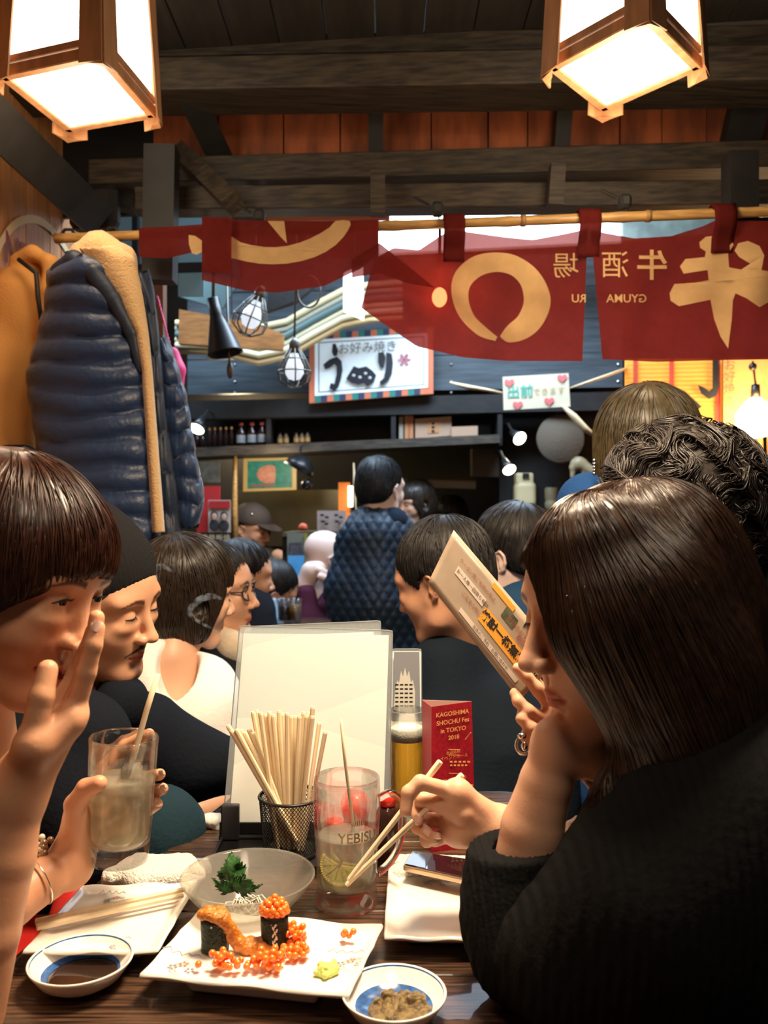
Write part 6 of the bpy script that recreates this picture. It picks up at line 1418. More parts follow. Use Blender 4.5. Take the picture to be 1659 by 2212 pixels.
# clip lamps
def disc_lamp(label, px, py, v, r, tilt, es=9):
    c = PB(px, py, v); R = np.array(Euler(tilt).to_matrix()); o = thing('spot_lamp', label, 'lamp', c)
    mb = MB(); mb.lathe([(0, .09), (r*.4, .09), (r*.5, .06), (r*1.05, 0), (r, 0), (r*.45, .055), (0, .06)], c, 24, R); mb.build('shade', BLACKP, o, True)
    MB().tube([c+R@V3(0, 0, .08), c+R@V3(0, 0, .09)+V3(0, .12, .05), V3(c[0], 4.72-SL*c[0]+.01, c[2]+.12)], .006, 6).build('arm', DW2, o)
    mb = MB(); mb.lathe([(0, .004), (r*.96, .006), (r*.8, .012), (0, .014)], c, 24, R); mb.build('lit_face', mat('lamp_face', (1, .9, .75), emit=(1, .86, .62), es=es), o, True)
disc_lamp('small lit spot lamp below the paper notice, upper one', 1124, 948, 4.2, .036, (math.radians(-62), 0, math.radians(22))); disc_lamp('small lit spot lamp below the paper notice, lower one', 1101, 1016, 4.2, .034, (math.radians(-52), 0, math.radians(15)))
disc_lamp('round lit lamp at the left end of the kitchen shelf', 424, 928, 4.1, .040, (math.radians(-42), 0, math.radians(-20)))
# back of the kitchen
quad('steel_sheet', rect(505, 1058, 760, 1180), 5.3, mat('steel_brushed', (.20, .18, .12), rough=.35, metal=.7, var=.3, vscale=5), None, .02, label='brushed steel splash sheet behind the cook', cat='sheet')
o = thing('extractor_hood', 'olive sheet-metal extractor hood right of the standing man', 'hood', PB(940, 1010, 4.9)); mb = MB(); q = [PB(837, 1042, 4.7), PB(1028, 1048, 4.7), PB(1022, 982, 5.1), PB(837, 975, 5.1)]; mb.prism(q, (0, .02, .03)); mb.build('canopy', mat('hood_olive', (.16, .14, .085), rough=.4, metal=.5), o)
mb = MB(); mb.bar(q[0], q[1], .03, .04); mb.build('lip', mat('hood_olive', (.16, .14, .085)), o)
carton('cardboard_box', 1020, 968, 1078, 1030, 4.7, 'brown cardboard box hanging under the right end of the shelf', 'box', mat('card_brown', (.10, .075, .05), rough=.8), marks=False)
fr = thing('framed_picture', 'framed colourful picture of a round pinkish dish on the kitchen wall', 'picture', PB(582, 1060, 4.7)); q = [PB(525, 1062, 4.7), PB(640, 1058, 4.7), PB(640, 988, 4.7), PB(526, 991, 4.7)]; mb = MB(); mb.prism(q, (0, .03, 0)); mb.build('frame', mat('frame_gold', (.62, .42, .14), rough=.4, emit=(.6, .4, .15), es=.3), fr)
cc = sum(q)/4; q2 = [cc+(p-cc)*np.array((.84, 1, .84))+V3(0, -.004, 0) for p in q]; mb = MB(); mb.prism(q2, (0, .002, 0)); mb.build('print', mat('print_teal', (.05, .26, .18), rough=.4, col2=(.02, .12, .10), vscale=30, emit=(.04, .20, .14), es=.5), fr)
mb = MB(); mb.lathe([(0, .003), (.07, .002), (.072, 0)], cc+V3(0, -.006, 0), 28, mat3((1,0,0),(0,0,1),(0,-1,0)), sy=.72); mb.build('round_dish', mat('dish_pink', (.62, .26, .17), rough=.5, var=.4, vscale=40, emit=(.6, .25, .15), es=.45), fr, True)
mb = MB(); [mb.box(cc+V3(-.09+.036*k, -.006, -.063), (.030, .002, .012)) for k in range(6)]; mb.build('caption_strip', mat('caption', (.5, .10, .14), rough=.5), fr)
o = thing('hanging_lamp', 'black hanging lamp shade in front of the framed picture', 'lamp', PB(655, 1000, 4.3)); c = PB(648, 1008, 4.3)
mb = MB(); mb.lathe([(0, .06), (.03, .058), (.07, .02), (.085, -.02), (.080, -.02), (.02, .03), (0, .03)], c, 28, np.array(Euler((0, .5, 0)).to_matrix())); mb.build('shade', BLACKP, o, True); MB().tube([c+V3(0, 0, .05), PB(650, 965, 4.42)], .006, 6).build('arm', DW2, o); mb = MB(); mb.ball(PB(662, 1046, 4.3), .030, 16, 10); mb.build('globe', mat('globe_black', (.01, .01, .012), rough=.05), o, True)
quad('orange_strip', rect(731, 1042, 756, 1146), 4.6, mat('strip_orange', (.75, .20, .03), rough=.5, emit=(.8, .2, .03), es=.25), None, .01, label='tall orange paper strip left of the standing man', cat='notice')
o = thing('tube_light', 'small lit vertical fluorescent tube beside the orange strip', 'light', PB(757, 1080, 4.59)); mb = MB(); mb.tube([PB(757, 1050, 4.59), PB(757, 1095, 4.59)], .014, 10); mb.build('tube', mat('tube_lit', (1, .9, .7), emit=(1, .85, .6), es=5), o, True)
rope([(764, 1000, 4.4), (766, 1050, 4.4), (768, 1090, 4.4), (772, 1125, 4.4)], [.006, .014, .008, .006], 'knotted rope hanging left of the standing man')
# left posters and post
quad('poster_red', rect(425, 1050, 475, 1190), 4.3, mat('poster_red', (.42, .02, .02), rough=.6), None, .01, label='plain red poster edge left of the cook', cat='poster')
po = thing('poster', 'poster with two dark-haired figures on white and red, left of the cook', 'poster', PB(473, 1130, 4.25)); quad('sheet', rect(450, 1080, 498, 1150), 4.25, mat('poster_white', (.50, .40, .34), rough=.6), po, .006); quad('red_title', rect(451, 1082, 497, 1098), 4.24, mat('poster_red', (.5, .03, .02)), po, .004); quad('dark_band', rect(432, 1150, 498, 1176), 4.24, mat('ink', (.01, .01, .012)), po, .004)
textmesh('串鉄板焼', plane_fn(PB(466, 1163, 4.22), nrm(PB(498, 1163, 4.22)-PB(432, 1163, 4.22)), (0, 0, 1)), .038, mat('paint_cream', (.62, .46, .26)), 'title_characters', po)
mb = MB()
for x, y in ((463, 1113), (484, 1114)): c = PB(x, y, 4.235); mb.ball(c, (.020, .002, .024), 14, 8); mb.ball(c+V3(0, 0, -.05), (.026, .002, .03), 14, 8)
mb.build('figure', mat('figure_dark', (.03, .03, .035)), po, True); mb = MB(); [mb.ball(PB(x, y, 4.22), (.014, .002, .018), 12, 8) for x, y in ((463, 1116), (484, 1117))]; mb.build('figure_face', mat('figure_skin', (.5, .3, .2)), po, True)
quad('framed_notice', rect(432, 998, 474, 1042), 4.35, mat('notice_brown', (.10, .085, .06), rough=.6, var=.5, vscale=30), None, .02, label='dim brown framed notice above the red poster', cat='notice')
o = thing('bamboo_post', 'pale lit bamboo post behind the cook', 'post', PB(508, 1180, 4.5)); mb = MB(); mb.tube([PB(508, 985, 4.5), PB(508, 1010, 4.5), PB(507, 1100, 4.5), PB(509, 1190, 4.5)], [.010, .012, .016, .016], 10); mb.build('cane', BAM, o, True)
bottle(432, 1192, 4.0, .06, .03, mat('paper_orange', (.60, .26, .10), rough=.6), dk, 'round orange paper pot above the seated heads', None)
MB().hexa([PB(400, 1193, 4.0)*np.array((1,1,0)), PB(500, 1193, 4.0)*np.array((1,1,0)), PB(500, 1193, 4.2)*np.array((1,1,0)), PB(400, 1193, 4.2)*np.array((1,1,0)), PB(400, 1192, 4.0), PB(500, 1192, 4.0), V3(*(list(PB(500, 1192, 4.2)[:2])+[PB(500, 1192, 4.0)[2]])), V3(*(list(PB(400, 1192, 4.2)[:2])+[PB(400, 1192, 4.0)[2]]))]).build('side_cabinet', DW2, None, label='low dark cabinet under the red posters', cat='cabinet')
# counter with cards and display
ct = thing('kitchen_counter', 'kitchen counter with dark front behind the seated guests', 'counter', PB(720, 1300, 4.1)); quad('worktop', [(610, 1158), (1000, 1148), (1000, 1140), (610, 1150)], 4.0, mat('steel_brushed', (.2, .18, .12)), ct, .40); quad('front_board', [(610, 1650), (1000, 1650), (1000, 1150), (610, 1160)], 4.05, DW2, ct, .03)
for x0, x1, l in ((685, 716, 'left'), (716, 746, 'right')): o = carton('menu_card', x0, 1103, x1, 1147, 4.0, 'grey printed card standing on the counter, %s one of two' % l, 'card', mat('card_grey', (.34, .27, .25), rough=.5), marks=False, dpt=.01); c = PB((x0+x1)/2, 1122, 3.99); mb = MB(); [mb.box(c+V3(dx, -.003, dz), (.018, .002, .010)) for dx, dz in ((-.01, .02), (.012, .01), (-.006, -.01), (.01, -.022))]; mb.build('ink_mark', mat('ink', (.01, .01, .012)), o)
bottle(758, 1146, 4.0, .075, .02, mat('jar_pink', (.80, .25, .16), rough=.3), mat('cap_white', (.8, .75, .68)), 'pinkish jar with a white lid on the counter', None)
o = thing('octopus_figure', 'small red octopus-like ornament on the counter', 'ornament', PB(655, 1147, 4.0)); s = SD(); [s.ell(PB(650+3*k, 1140-2*(k % 3), 4.0), .014, k=.008) for k in range(4)]; sdmesh(s, .004, 'ornament_body', mat('octo_red', (.55, .10, .05), rough=.4), o)
dp = thing('poster_board', 'upright clear board with a bright blue poster at the end of the counter', 'board', PB(640, 1310, 3.75)); quad('backing', rect(620, 1152, 664, 1312), 3.75, mat('board_frame', (.16, .18, .15), rough=.4), dp, .02)
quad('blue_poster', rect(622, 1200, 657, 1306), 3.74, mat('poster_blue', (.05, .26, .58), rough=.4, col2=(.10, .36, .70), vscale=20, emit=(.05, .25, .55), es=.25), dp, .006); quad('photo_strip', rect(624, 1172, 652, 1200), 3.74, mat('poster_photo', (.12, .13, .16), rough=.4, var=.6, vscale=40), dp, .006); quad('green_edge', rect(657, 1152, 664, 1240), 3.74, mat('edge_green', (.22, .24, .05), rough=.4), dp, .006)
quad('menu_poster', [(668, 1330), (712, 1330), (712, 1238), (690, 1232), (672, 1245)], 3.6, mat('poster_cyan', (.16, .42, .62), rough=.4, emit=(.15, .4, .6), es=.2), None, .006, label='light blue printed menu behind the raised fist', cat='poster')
# fans and white tools on the right wall
o = thing('round_basket', 'round flat woven tray hanging on the dark wall', 'tray', PB(1210, 945, 4.5)); s_ = PB(1210, 948, 4.5); mb = MB(); mb.lathe([(0, .01), (.118, .0), (.124, .006), (.120, .012), (0, .02)], s_, 40, mat3((1,0,0),(0,0,1),(0,-1,0)), sy=1.02); mb.build('woven_disc', mat('straw', (.13, .10, .07), rough=.8, bump=.6, bscale=80), o, True); mb = MB(); mb.tube([PB(1205, 900, 4.5), PB(1198, 870, 4.5)], .004, 6); mb.build('cord', WIRE, o)
o = thing('water_dispenser', 'cream wall-mounted dispenser below the spot lamps', 'dispenser', PB(1133, 1100, 4.68))
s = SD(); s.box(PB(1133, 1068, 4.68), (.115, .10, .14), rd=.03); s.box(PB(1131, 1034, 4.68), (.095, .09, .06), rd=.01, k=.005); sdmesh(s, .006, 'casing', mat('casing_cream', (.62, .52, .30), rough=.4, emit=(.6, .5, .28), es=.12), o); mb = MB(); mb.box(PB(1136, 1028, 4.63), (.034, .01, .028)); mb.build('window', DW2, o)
o = thing('jug', 'cream cylindrical container beside the dispenser', 'container', PB(1190, 1105, 4.69)); c = PB(1191, 1105, 4.69); mb = MB(); mb.lathe([(0, 0), (.034, 0), (.036, .05), (.030, .06), (.036, .07), (.036, .12), (.030, .13), (0, .13)], c, 24); mb.build('container_body', mat('cream_dull', (.34, .28, .16), rough=.4), o, True)
o = thing('apron', 'crumpled cream cloth hanging right of the woven tray', 'cloth', PB(1255, 1000, 4.5)); s = SD(); s.chain([PB(1238, 1010, 4.5), PB(1250, 1000, 4.5), PB(1278, 1018, 4.5)], [.02, .03, .025], k=.02); s.chain([PB(1236, 1030, 4.5), PB(1240, 1000, 4.5)], [.012, .02]); s.chain([PB(1262, 1034, 4.5), PB(1260, 1000, 4.5)], [.012, .02]); sdmesh(s, .006, 'cloth_folds', mat('cream_dull', (.34, .28, .16)), o, disp=fold(.003, 60))
# right: lit paper banners with a hooked character and a hanging bulb
bn = thing('paper_banner', 'orange-yellow lit paper banner with a large hooked black character', 'banner', PB(1480, 960, 4.1))
quad('paper', rect(1350, 775, 1560, 1040), 4.1, mat('banner_yellow', (.85, .42, .06), rough=.7, emit=(1, .42, .06), es=.60, transl=.2), bn, .004); quad('paper', rect(1563, 775, 1760, 930), 4.05, mat('banner_orange', (.80, .36, .10), rough=.7, emit=(1, .40, .10), es=.45, transl=.2), bn, .004)
for x in (1368, 1446, 1546): quad('red_stripe', rect(x, 775, x+10, 1000), 4.085, mat('stripe_red', (.50, .06, .03), rough=.6), bn, .003)
mb = MB(); 
for k in range(26): q = [PB(1352, 782+k*9, 4.09), PB(1556, 778+k*9, 4.09)]; mb.bar(q[0], q[1], .002, .003)
mb.build('paper_rib', mat('rib_orange', (.60, .25, .05), rough=.6), bn)
hk = [(1540, 775), (1553, 775), (1553, 835), (1548, 855), (1532, 862), (1516, 850), (1508, 832), (1520, 836), (1532, 845), (1540, 838)]
mb = MB(); mb.prism([PB(x, y, 4.06) for x, y in hk], (0, .006, 0)); mb.prism([PB(x, y, 4.06) for x, y in ((1468, 840), (1480, 845), (1516, 878), (1505, 888), (1492, 870))], (0, .006, 0)); mb.build('large_black_character', mat('ink', (.01, .01, .012)), bn)
for i, ch in enumerate('お好焼き'): textmesh(ch, plane_fn(PB(1576, 790+i*26, 4.03), (1, -.11, 0), (0, 0, 1)), .055, mat('stripe_red', (.5, .06, .03)), 'red_character', bn)
o = thing('hanging_bulb', 'glaring bare bulb hanging at the right edge', 'lamp', PB(1632, 900, 3.9)); c = PB(1632, 895, 3.9); mb = MB(); mb.lathe([(0, -.105), (.050, -.095), (.080, -.050), (.082, 0), (.045, .050), (.022, .07), (0, .075)], c, 24); mb.build('bulb', mat('bulb_hot', (1, .8, .5), emit=(1, .80, .48), es=26), o, True)
mb = MB(); mb.lathe([(0, .07), (.022, .07), (.018, .13), (0, .135)], c, 16); mb.tube([c+V3(0, 0, .13), PB(1626, 780, 3.9)], .005, 6); mb.ball(PB(1626, 792, 3.9), .018, 10, 8); mb.build('socket', BLACKP, o, True)
o = thing('noren_bulb', 'warm bare bulb glowing behind the red curtain', 'lamp', V3(.148, 2.27, 1.74)); c = V3(.148, 2.27, 1.772); mb = MB(); mb.ball(c, (.020, .020, .026), 16, 12); mb.build('bulb', mat('bulb_red', (1, .5, .2), emit=(1, .50, .2), es=40), o, True); mb = MB(); mb.tube([c+V3(0, 0, .04), POLE(950)], .004, 6); mb.build('cord', BLACKP, o, True)
quad('lit_doorway', rect(1604, 945, 1622, 1010), 5.31, mat('light_box', (.9, .92, .95)), None, .02, label='thin strip of white daylight below the hanging bulb', cat='light')
for i, x in enumerate((1640, 1662)): o = thing('wooden_stick', ('orange-lit wooden slat left under the bulb', 'orange-lit wooden slat right under the bulb')[i], 'slat', PB(x, 1050, 4.05)); mb = MB(); mb.bar(PB(x, 905, 4.035), PB(x+4, 1060, 4.035), .02, .02, up=(0, 1, 0)); mb.build('slat', mat('slat_orange', (.6, .26, .08)), o)
# ---------------------------------------------------------------- people further back
HB = HAIR('hair_black_soft', (.012, .010, .010), .58); HB2 = HAIR('hair_dark_brown', (.030, .019, .012), .42)
def bust(label, c, fwd, up, hair, torso, cloth, res=.0045, hs=1.0, hairfn=None, skin_m=SK3, arms=None, eyes='down', extra=None, neck=None, tres=.008, nstr=500, ears=True, tk=.05, lips=.6, strand_len=14, hz=-.03, male=True):
    c = np.array(c, float); M = pose(c, fwd, up, hs); root = thing('person', label, 'person', (c[0], c[1], 0))
    s = SD(); head(s, M, neck=np.array(neck) if neck is not None else c+V3(0, 0, -.18)-.04*M[0][:, 0], ears=ears, nosew=1.15 if male else 1, jaw=1.05 if male else .95)
    if arms: arms(s)
    sdmesh(s, res, 'body', skin_m, root, colfn=lambda V: facecol(V, M, lips=lips, blush=.1))
    if eyes: eye_parts(M, root, eyes)
    if hair is not None:
        h = SD(); hairfn(h, M); V, Fa = h.poly(.005, disp=fold(.0018, 120, 3))
        crown = loc2w(M, (-.05, 0, .125)); d = rng.randn(nstr*2, 3); d /= np.linalg.norm(d, axis=1)[:, None]; st = surf_points(h, loc2w(M, (-.01, 0, .03)), d, .25); q = (st-M[1])@M[0]; st = st[q[:, 2] > hz][:nstr]
        def flow(p, g, t, sd_): r = p-crown; r /= np.linalg.norm(r, axis=1)[:, None]+1e-6; return r-M[0][:, 2]*.45+sd_*.14
        if nstr: 
            cz = h.p[0]; sv = strands(h, st, flow, strand_len, .006, lambda q_, t, sd_: np.zeros(len(q_), bool) | (np.linalg.norm(q_-c, axis=1) > .30), rng, lift=.0015, rad=.0013)
            V, Fa = join([(V, Fa), sv])
        mesh('hair', V, Fa, hair, root, True)
    b = SD(); torso(b, c, M); sdmesh(b, tres, 'clothing', cloth, root, disp=fold(.004, 26, 4))
    l = SD(); zl = min(.62, c[2]-.45); l.chain([V3(c[0], c[1]+.02, zl), V3(c[0], c[1]+.02, .11)], [.11, .11]); sdmesh(l, .014, 'trousers', CL('trousers_dark', (.01, .012, .015)), root)
    if extra: extra(root, M)
    return root, M
def short_hair(h, M, side=.086, back=-.045, front=.055):
    A = dict(M=M); h.ell((-.020, 0, .045), (.103, side, .092), k=.015, **A); h.ell((-.055, 0, .0), (.060, side*.93, .070), k=.02, **A)
    h.ell((.115, 0, -.015), (.060, .11, front), k=.015, op='s', **A); h.half((-.02, 0, back), (.35, 0, -1), k=.01, M=M)
    for y in (1, -1): h.ell((.004, y*.090, -.012), (.024, .022, .036), k=.006, op='s', **A)
def bob_hair(h, M):
    A = dict(M=M); h.ell((-.015, 0, .040), (.110, .094, .096), k=.02, **A); h.ell((-.045, 0, -.025), (.082, .090, .100), k=.03, **A)
    for y in (1, -1): h.ell((.01, y*.066, -.02), (.055, .028, .075), k=.02, **A)
    h.ell((.115, 0, -.07), (.085, .15, .105), k=.01, op='s', **A)
    for y in (1, -1): h.ell((.01, y*.095, -.010), (.020, .022, .028), k=.006, op='s', **A)
    h.half((0, 0, -.105), (.25, 0, -1), k=.01, M=M)
def torso_px(pts, rs, k=.06, cut=None):
    def f(b, c, M):
        b.chain([P(*q) for q in pts], rs, k=k)
        b.cap(loc2w(M, (-.035, 0, -.09)), loc2w(M, (-.04, 0, -.20)), .048*M[2], .075*M[2], k=.03) if cut is None else None
    return f
def merge(*fs): return lambda b, c, M: [f(b, c, M) for f in fs]
# woman in white
def wt(b, c, M):
    b.chain([P(330, 1470, 1.84), P(390, 1560, 1.84), P(400, 1760, 1.84)], [.10, .13, .15], k=.06); b.chain([P(440, 1480, 1.86), P(470, 1590, 1.86), P(490, 1720, 1.80)], [.060, .055, .045], k=.04)
    b.ell(P(385, 1440, 1.78), (.040, .09, .075), k=.01, op='s')
bust('woman in a white top with a dark bob, seen from behind her ear', P(405, 1282, 1.90), (.86, .40, -.10), (.12, -.10, .98), HB2, wt, CL('cotton_white', (.78, .76, .72)), hairfn=bob_hair, skin_m=SK2, nstr=1300, neck=P(365, 1430, 1.86), arms=lambda s: (s.chain([P(365, 1430, 1.86), P(375, 1500, 1.86)], [.055, .075], k=.03), s.chain([P(500, 1720, 1.78), P(430, 1750, 1.70)], [.032, .028])), male=False, strand_len=26, lips=.8)
# man with glasses
def glasses(root, M):
    mb = MB()
    for y in (1, -1): mb.tube([loc2w(M, (.098-.012*abs(math.cos(a)), y*(.033+.024*math.cos(a)), .002+.020*math.sin(a))) for a in np.linspace(0, 5.9, 18)], .0022, 6, closed=True); mb.tube([loc2w(M, (.088, y*.057, .006)), loc2w(M, (.0, y*.080, .008))], .002, 6)
    mb.tube([loc2w(M, (.099, -.010, .006)), loc2w(M, (.099, .010, .006))], .002, 6); mb.build('glasses', BLACKP, root, True)
    s = SD(); s.chain([P(470, 1375, 2.14), P(500, 1395, 2.12), P(530, 1420, 2.13)], [.03, .032, .03], k=.03); sdmesh(s, .006, 'hood', CL('hood_cream', (.55, .44, .30)), root)
bust('man in black round glasses talking, black jacket with a cream hood', P(466, 1279, 2.20), (.985, -.10, .02), (-.01, -.04, .995), HB, torso_px([(455, 1470, 2.2), (450, 1600, 2.15), (450, 1800, 2.1)], [.15, .18, .19]), CL('jacket_black', (.011, .013, .015)), hairfn=lambda h, M: short_hair(h, M, .090, -.05, .05), nstr=900, eyes='open', extra=glasses)
# two heads beyond
bust('dark-haired man in a dark coat turned away beyond the man with glasses', P(528, 1246, 3.0), (.90, .35, -.1), (0, 0, 1), HB, torso_px([(510, 1330, 3.0), (510, 1500, 3.0)], [.14, .18]), CL('coat_dark', (.012, .014, .02)), hairfn=short_hair, res=.006, nstr=300, tres=.012, eyes=None)
def suit(root, M):
    s = SD(); s.chain([P(572, 1300, 3.36), P(585, 1325, 3.32), P(600, 1345, 3.30)], [.030, .032, .028], k=.02); sdmesh(s, .006, 'shirt', mat('shirt_blue', (.42, .60, .78), rough=.8), root)
bust('man in a bright blue suit and pale shirt bending over the table', P(588, 1280, 3.45), (.80, .30, -.40), (.38, 0, .92), HB, torso_px([(545, 1330, 3.45), (540, 1480, 3.42)], [.12, .14]), CL('suit_blue', (.015, .075, .26), rough=.6), hairfn=short_hair, res=.006, nstr=300, tres=.012, eyes=None, extra=suit)
# cook
def capx(root, M):
    h = SD(); A = dict(M=M); h.ell((-.012, 0, .045), (.104, .088, .090), k=.015, **A); h.half((0, 0, .030), (.05, 0, -1), k=.004, M=M); sdmesh(h, .006, 'cap_crown', mat('cap_brown', (.055, .038, .030), rough=.8), root)
    h = SD(); h.ell((.095, 0, .036), (.075, .068, .010), rot=(0, 8, 0), M=M); sdmesh(h, .005, 'cap_peak', mat('cap_brown', (.05, .04, .03)), root)
    mb = MB(); mb.ball(loc2w(M, (.03, -.07, .085)), (.008, .008, .008)); mb.build('cap_badge', mat('silver', (.6, .57, .52)), root, True)
bust('cook in a brown baseball cap looking down in the kitchen', P(545, 1143, 4.72), (.86, -.42, -.22), (.15, -.1, .98), HB, torso_px([(550, 1235, 4.72), (555, 1350, 4.72), (560, 1600, 4.72)], [.16, .17, .17]), CL('shirt_brown', (.05, .038, .03)), hairfn=lambda h, M: (h.ell((-.03, 0, .02), (.085, .083, .06), M=M), h.ell((.12, 0, -.03), (.07, .12, .07), op='s', M=M)), res=.006, nstr=0, tres=.012, extra=capx, hs=1.10, arms=lambda s: s.chain([P(600, 1200, 4.60), P(630, 1215, 4.52)], [.034, .032]))
# bald guest with raised fist
def fist(s):
    W = P(658, 1262, 3.52); s.chain([P(655, 1300, 3.5), W], [.034, .030], k=.02)
    s.chain([W, P(672, 1235, 3.52), P(688, 1228, 3.52)], [.034, .036, .030], k=.03); s.chain([P(690, 1232, 3.49), P(712, 1242, 3.49), P(716, 1252, 3.50)], [.016, .014, .012], k=.008); s.chain([P(692, 1246, 3.47), P(708, 1252, 3.47)], [.015, .013], k=.008)
def pt_(b, c, M): b.chain([P(660, 1282, 3.5), P(664, 1345, 3.48), P(690, 1372, 3.5)], [.045, .055, .06], k=.04); b.chain([P(700, 1370, 3.55), P(740, 1330, 3.65), P(740, 1480, 3.65)], [.08, .14, .19], k=.06)
bust('bald man in a plum sweater resting his chin on his fist', P(703, 1208, 3.65), (.86, .45, -.25), (.2, .1, .97), None, pt_, CL('sweater_plum', (.075, .018, .040)), res=.006, skin_m=skin('skin_pale', (.70, .52, .46)), arms=fist, eyes=None, tres=.010)
# standing man in quilted jacket
QJ = mat('quilt_navy', (.011, .024, .045), rough=.5, spec=.3)
def qdisp(p): u = (p[..., 0]+p[..., 2]*.62)/.040; v = (p[..., 0]-p[..., 2]*.62)/.040; return -.0075*np.minimum(np.abs(np.sin(u*math.pi)), np.abs(np.sin(v*math.pi)))**.6+.004*vnoise(p, 20, 2)
def qt(root, M):
    b = SD(); b.chain([P(815, 1165, 3.4), P(818, 1300, 3.4), P(815, 1460, 3.4), P(820, 1640, 3.4)], [.14, .17, .185, .19], k=.08); b.chain([P(860, 1160, 3.42), P(905, 1260, 3.40), P(905, 1400, 3.36)], [.085, .075, .06], k=.06); b.chain([P(775, 1175, 3.38), P(750, 1270, 3.36), P(760, 1390, 3.34)], [.085, .070, .06], k=.06)
    sdmesh(b, .006, 'quilted_jacket', QJ, root, disp=qdisp)
    b = SD(); b.chain([P(800, 1120, 3.44), P(850, 1128, 3.36)], [.060, .060], k=.02); b.chain([P(782, 1130, 3.42), P(865, 1138, 3.38)], [.038, .038], k=.02); b.cap(P(822, 1100, 3.40), P(820, 1110, 3.40), .055, .058, op='s', k=.01); sdmesh(b, .006, 'collar', CL('collar_navy', (.012, .020, .035)), root)
bust('short-haired man in a navy diamond-quilted jacket seen from behind', P(824, 1058, 3.40), (.62, .78, -.05), (0, 0, 1), HAIR('hair_blue_black', (.012, .016, .020), .6), lambda b, c, M: b.chain([P(820, 1500, 3.4), P(820, 1900, 3.4)], [.16, .16]), CL('trousers_dark', (.01, .012, .015)), hairfn=lambda h, M: short_hair(h, M, .082, -.045, .055), nstr=1200, strand_len=9, skin_m=skin('skin_pale', (.70, .52, .46)), eyes=None, extra=qt, neck=P(822, 1130, 3.40), lips=.5)
# far women
for i, (px, py, v, lab) in enumerate(((897, 1088, 4.62, 'long-haired woman far back just right of the standing man'), (972, 1118, 4.98, 'pale-faced woman far back above the man in the navy sweater'))):
    bust(lab, P(px, py, v), (-.55, -.80, -.2) if i else (-.75, -.6, -.2), (0, 0, 1), HB2, torso_px([(px+8, 1230, v), (px+8, 1450, v)], [.12, .12]), CL('coat_dark', (.012, .014, .02)), hairfn=bob_hair, res=.006, nstr=200, tres=.012, skin_m=SK2, eyes='open', male=False)
# man in navy sweater, profile left
def nt(b, c, M): b.chain([P(1010, 1470, 1.85), P(1060, 1620, 1.82), P(1080, 1850, 1.8)], [.10, .16, .19], k=.08); b.chain([P(960, 1440, 1.78), P(955, 1600, 1.72), P(990, 1740, 1.66)], [.068, .066, .060], k=.05); b.chain([P(1110, 1440, 1.95), P(1200, 1600, 1.95)], [.09, .10], k=.05)
def tee(root, M): s = SD(); s.cap(P(985, 1375, 1.83), P(995, 1392, 1.835), .058, .064); sdmesh(s, .006, 'tee_collar', CL('cotton_grey', (.45, .48, .52)), root)
bust('dark-haired man in a navy sweater facing left behind the laminated card', P(955, 1256, 1.80), (-.80, .42, -.28), (-.24, 0.1, .96), HB, nt, CL('sweater_navy', (.008, .013, .021)), hairfn=lambda h, M: short_hair(h, M, .092, -.045, .046), nstr=1500, neck=P(1000, 1400, 1.84), extra=tee, strand_len=12)
# man whose ear shows
bust('man with short sideburns facing left, his ear beside the long-haired woman', P(1100, 1200, 2.15), (-.80, .45, -.05), (-.1, 0, 1), HB, torso_px([(1130, 1350, 2.15), (1140, 1500, 2.15)], [.13, .17]), CL('jacket_blue', (.02, .06, .13)), hairfn=lambda h, M: short_hair(h, M, .090, -.03, .045), nstr=900, skin_m=skin('skin_pale', (.70, .52, .46)), strand_len=10)
# curly head and the head behind it
def curly(h, M): A = dict(M=M); h.ell((-.01, 0, .03), (.125, .118, .105), k=.02, **A); h.ell((-.03, 0, -.04), (.10, .105, .09), k=.03, **A)
rt, Mc = bust('person with thick wavy dark hair behind the long-haired woman, wearing a grey top', P(1473, 1108, 1.30), (.25, .95, 0), (0, 0, 1), HAIR('hair_wavy', (.022, .015, .012), .5), lambda b, c, M: b.chain([P(1600, 1290, 1.34), P(1680, 1480, 1.42), P(1720, 1900, 1.42)], [.10, .15, .15], k=.06), CL('top_grey', (.030, .034, .036)), hairfn=curly, nstr=0, eyes=None)
mb = []; cM = Mc
h = SD(); curly(h, cM); d = rng.randn(3200, 3); d[:, 1] = -np.abs(d[:, 1])+.1; d /= np.linalg.norm(d, axis=1)[:, None]; st = surf_points(h, loc2w(cM, (-.01, 0, .02)), d, .25)
def cflow(p, g, t, sd_): r = p-loc2w(cM, (0, 0, .12)); r /= np.linalg.norm(r, axis=1)[:, None]+1e-6; a = sd_*.25+np.stack([np.sin(p[:, 2]*110+np.sin(p[:, 0]*70)*2), np.sin(p[:, 0]*90), np.cos(p[:, 0]*95+p[:, 2]*60)], 1)*1.5; return r*.7+a*.8-np.array((0, 0, .3))
for lift in (.002, .008): V, Fa = strands(h, st, cflow, 12, .005, lambda q_, t, sd_: np.zeros(len(q_), bool), rng, lift=lift, rad=.0011); mesh('hair_lock', V, Fa, MATS['hair_wavy'], rt, True, kind='stuff')
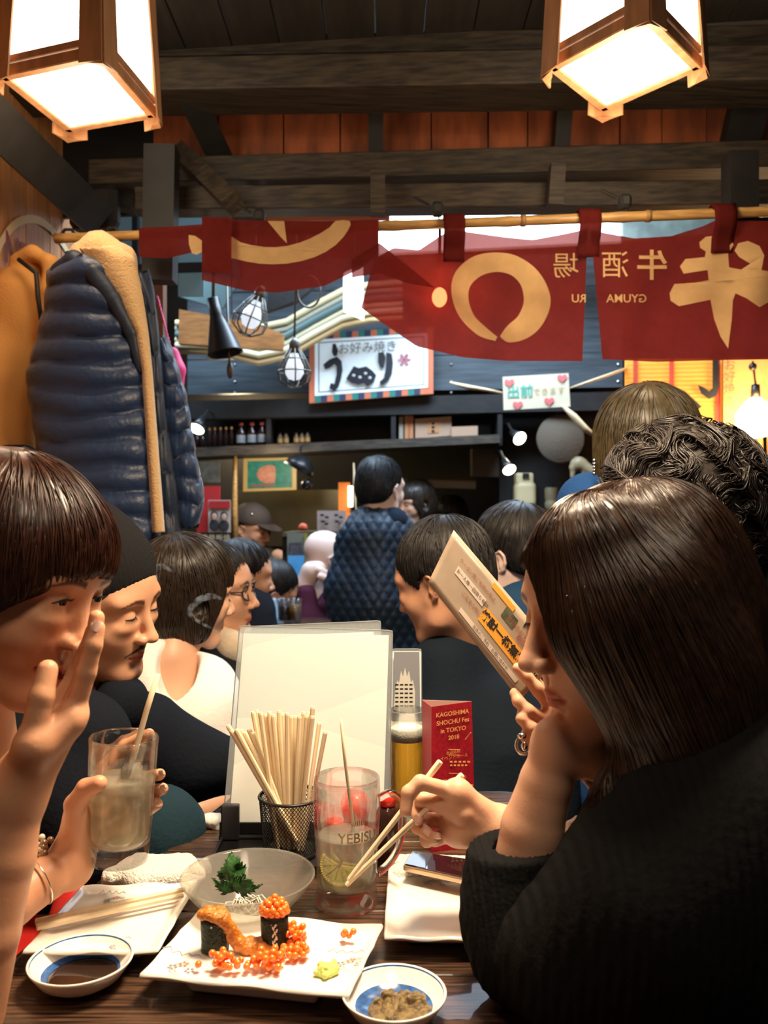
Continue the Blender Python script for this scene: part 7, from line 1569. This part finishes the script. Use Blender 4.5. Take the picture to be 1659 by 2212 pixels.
bust('person with smooth olive-brown hair and blue jacket behind the wavy head', P(1398, 972, 1.78), (.30, .95, 0), (0, 0, 1), HAIR('hair_olive', (.060, .045, .020), .45), lambda b, c, M: (b.chain([P(1270, 1090, 1.80), P(1420, 1120, 1.80), P(1560, 1140, 1.80)], [.07, .10, .08], k=.08), b.chain([P(1400, 1200, 1.80), P(1420, 1700, 1.80)], [.15, .18], k=.08)), CL('jacket_royal', (.015, .060, .19)), hairfn=lambda h, M: (h.ell((-.01, 0, .03), (.112, .108, .110), k=.02, M=M), h.ell((-.02, 0, -.04), (.10, .102, .10), k=.03, M=M)), nstr=900, eyes=None, strand_len=26)
mb = MB(); [mb.ball(P(1284, 995+7*k, 1.70), .004, 8, 6) for k in range(5)]; mb.build('earring', mat('silver', (.6, .57, .52)), None, True, label='silver drop earring on the head behind the wavy-haired person', cat='earring')
# glasses on the far counter
for i, (x, r_, l) in enumerate(((594, .030, 'small empty tumbler left on the far table'), (615, .026, 'dark drink glass in the middle of the far table'), (636, .026, 'amber drink glass right on the far table'))):
    c = P(x, 1342, 3.2); o = thing('drinking_glass', l, 'glass', c); mb = MB(); mb.lathe([(0, 0), (r_, 0), (r_*1.1, .085), (r_*1.02, .085), (r_*.92, .006), (0, .006)], c, 20); mb.build('tumbler', GLASS, o, True)
    if i: mb = MB(); mb.lathe([(0, .007), (r_*.9, .007), (r_*.98, .06), (0, .06)], c, 20); mb.build('drink', mat(('cola', 'amber_drink')[i-1], ((.03, .012, .008), (.25, .12, .02))[i-1], rough=.1), o, True)
o = thing('dining_table', 'far dining table with drinks behind the menu sleeves', 'table', P(600, 1345, 3.2)); mb = MB(); c = P(610, 1345, 3.2); mb.box((c[0], 3.25, c[2]-.015), (.36, .22, .03)); mb.build('table_top', WOODT, o); mb = MB(); mb.box((c[0], 3.25, (c[2]-.03)/2), (.05, .08, c[2]-.03)); mb.build('pedestal', BLACKP, o)
# smoke wisps by the bob of the woman in white
def smoke_mat():
    m = bpy.data.materials.new('smoke_haze'); m.use_nodes = True; nt = m.node_tree; N = nt.nodes; N.remove(N['Principled BSDF']); L = nt.links
    v = N.new('ShaderNodeVolumePrincipled'); v.inputs['Color'].default_value = (.92, .96, 1, 1); v.inputs['Anisotropy'].default_value = .2
    tc = N.new('ShaderNodeTexCoord'); n = N.new('ShaderNodeTexNoise'); n.inputs['Scale'].default_value = 75; n.inputs['Detail'].default_value = 3; L.new(tc.outputs['Object'], n.inputs['Vector'])
    r = N.new('ShaderNodeMapRange'); r.inputs[1].default_value = .42; r.inputs[2].default_value = .75; r.inputs[3].default_value = 0; r.inputs[4].default_value = 110; L.new(n.outputs['Fac'], r.inputs[0])
    L.new(r.outputs[0], v.inputs['Density']); L.new(v.outputs[0], N['Material Output'].inputs['Volume']); return m
SMK = smoke_mat()
def wisp(pts, ws, label):
    pts = [P(*p) for p in pts]; m = len(pts); C = []; n = 40
    for i in range(n+1):
        t = i/n*(m-1); k = min(int(t), m-2); f = t-k; Q = [pts[max(k-1, 0)], pts[k], pts[k+1], pts[min(k+2, m-1)]]
        C.append(.5*(2*Q[1]+(Q[2]-Q[0])*f+(2*Q[0]-5*Q[1]+4*Q[2]-Q[3])*f*f+(-Q[0]+3*Q[1]-3*Q[2]+Q[3])*f**3))
    mb = MB(); mb.tube(C, [float(np.interp(i/n*(m-1), range(m), ws)) for i in range(n+1)], 10)
    mb.build('smoke_wisp', SMK, None, True, label=label, cat='smoke', kind='stuff')
wisp([(500, 1380, 1.70), (425, 1340, 1.70), (410, 1320, 1.70), (428, 1298, 1.70), (455, 1288, 1.70), (480, 1294, 1.70)], [.002, .004, .006, .008, .007, .002], 'thin bluish smoke curl over the ear of the woman in white')
wisp([(350, 1262, 1.70), (338, 1250, 1.70), (334, 1232, 1.70), (350, 1222, 1.70), (378, 1240, 1.70)], [.002, .004, .006, .005, .002], 'thin bluish smoke curl on the bob of the woman in white, left one')
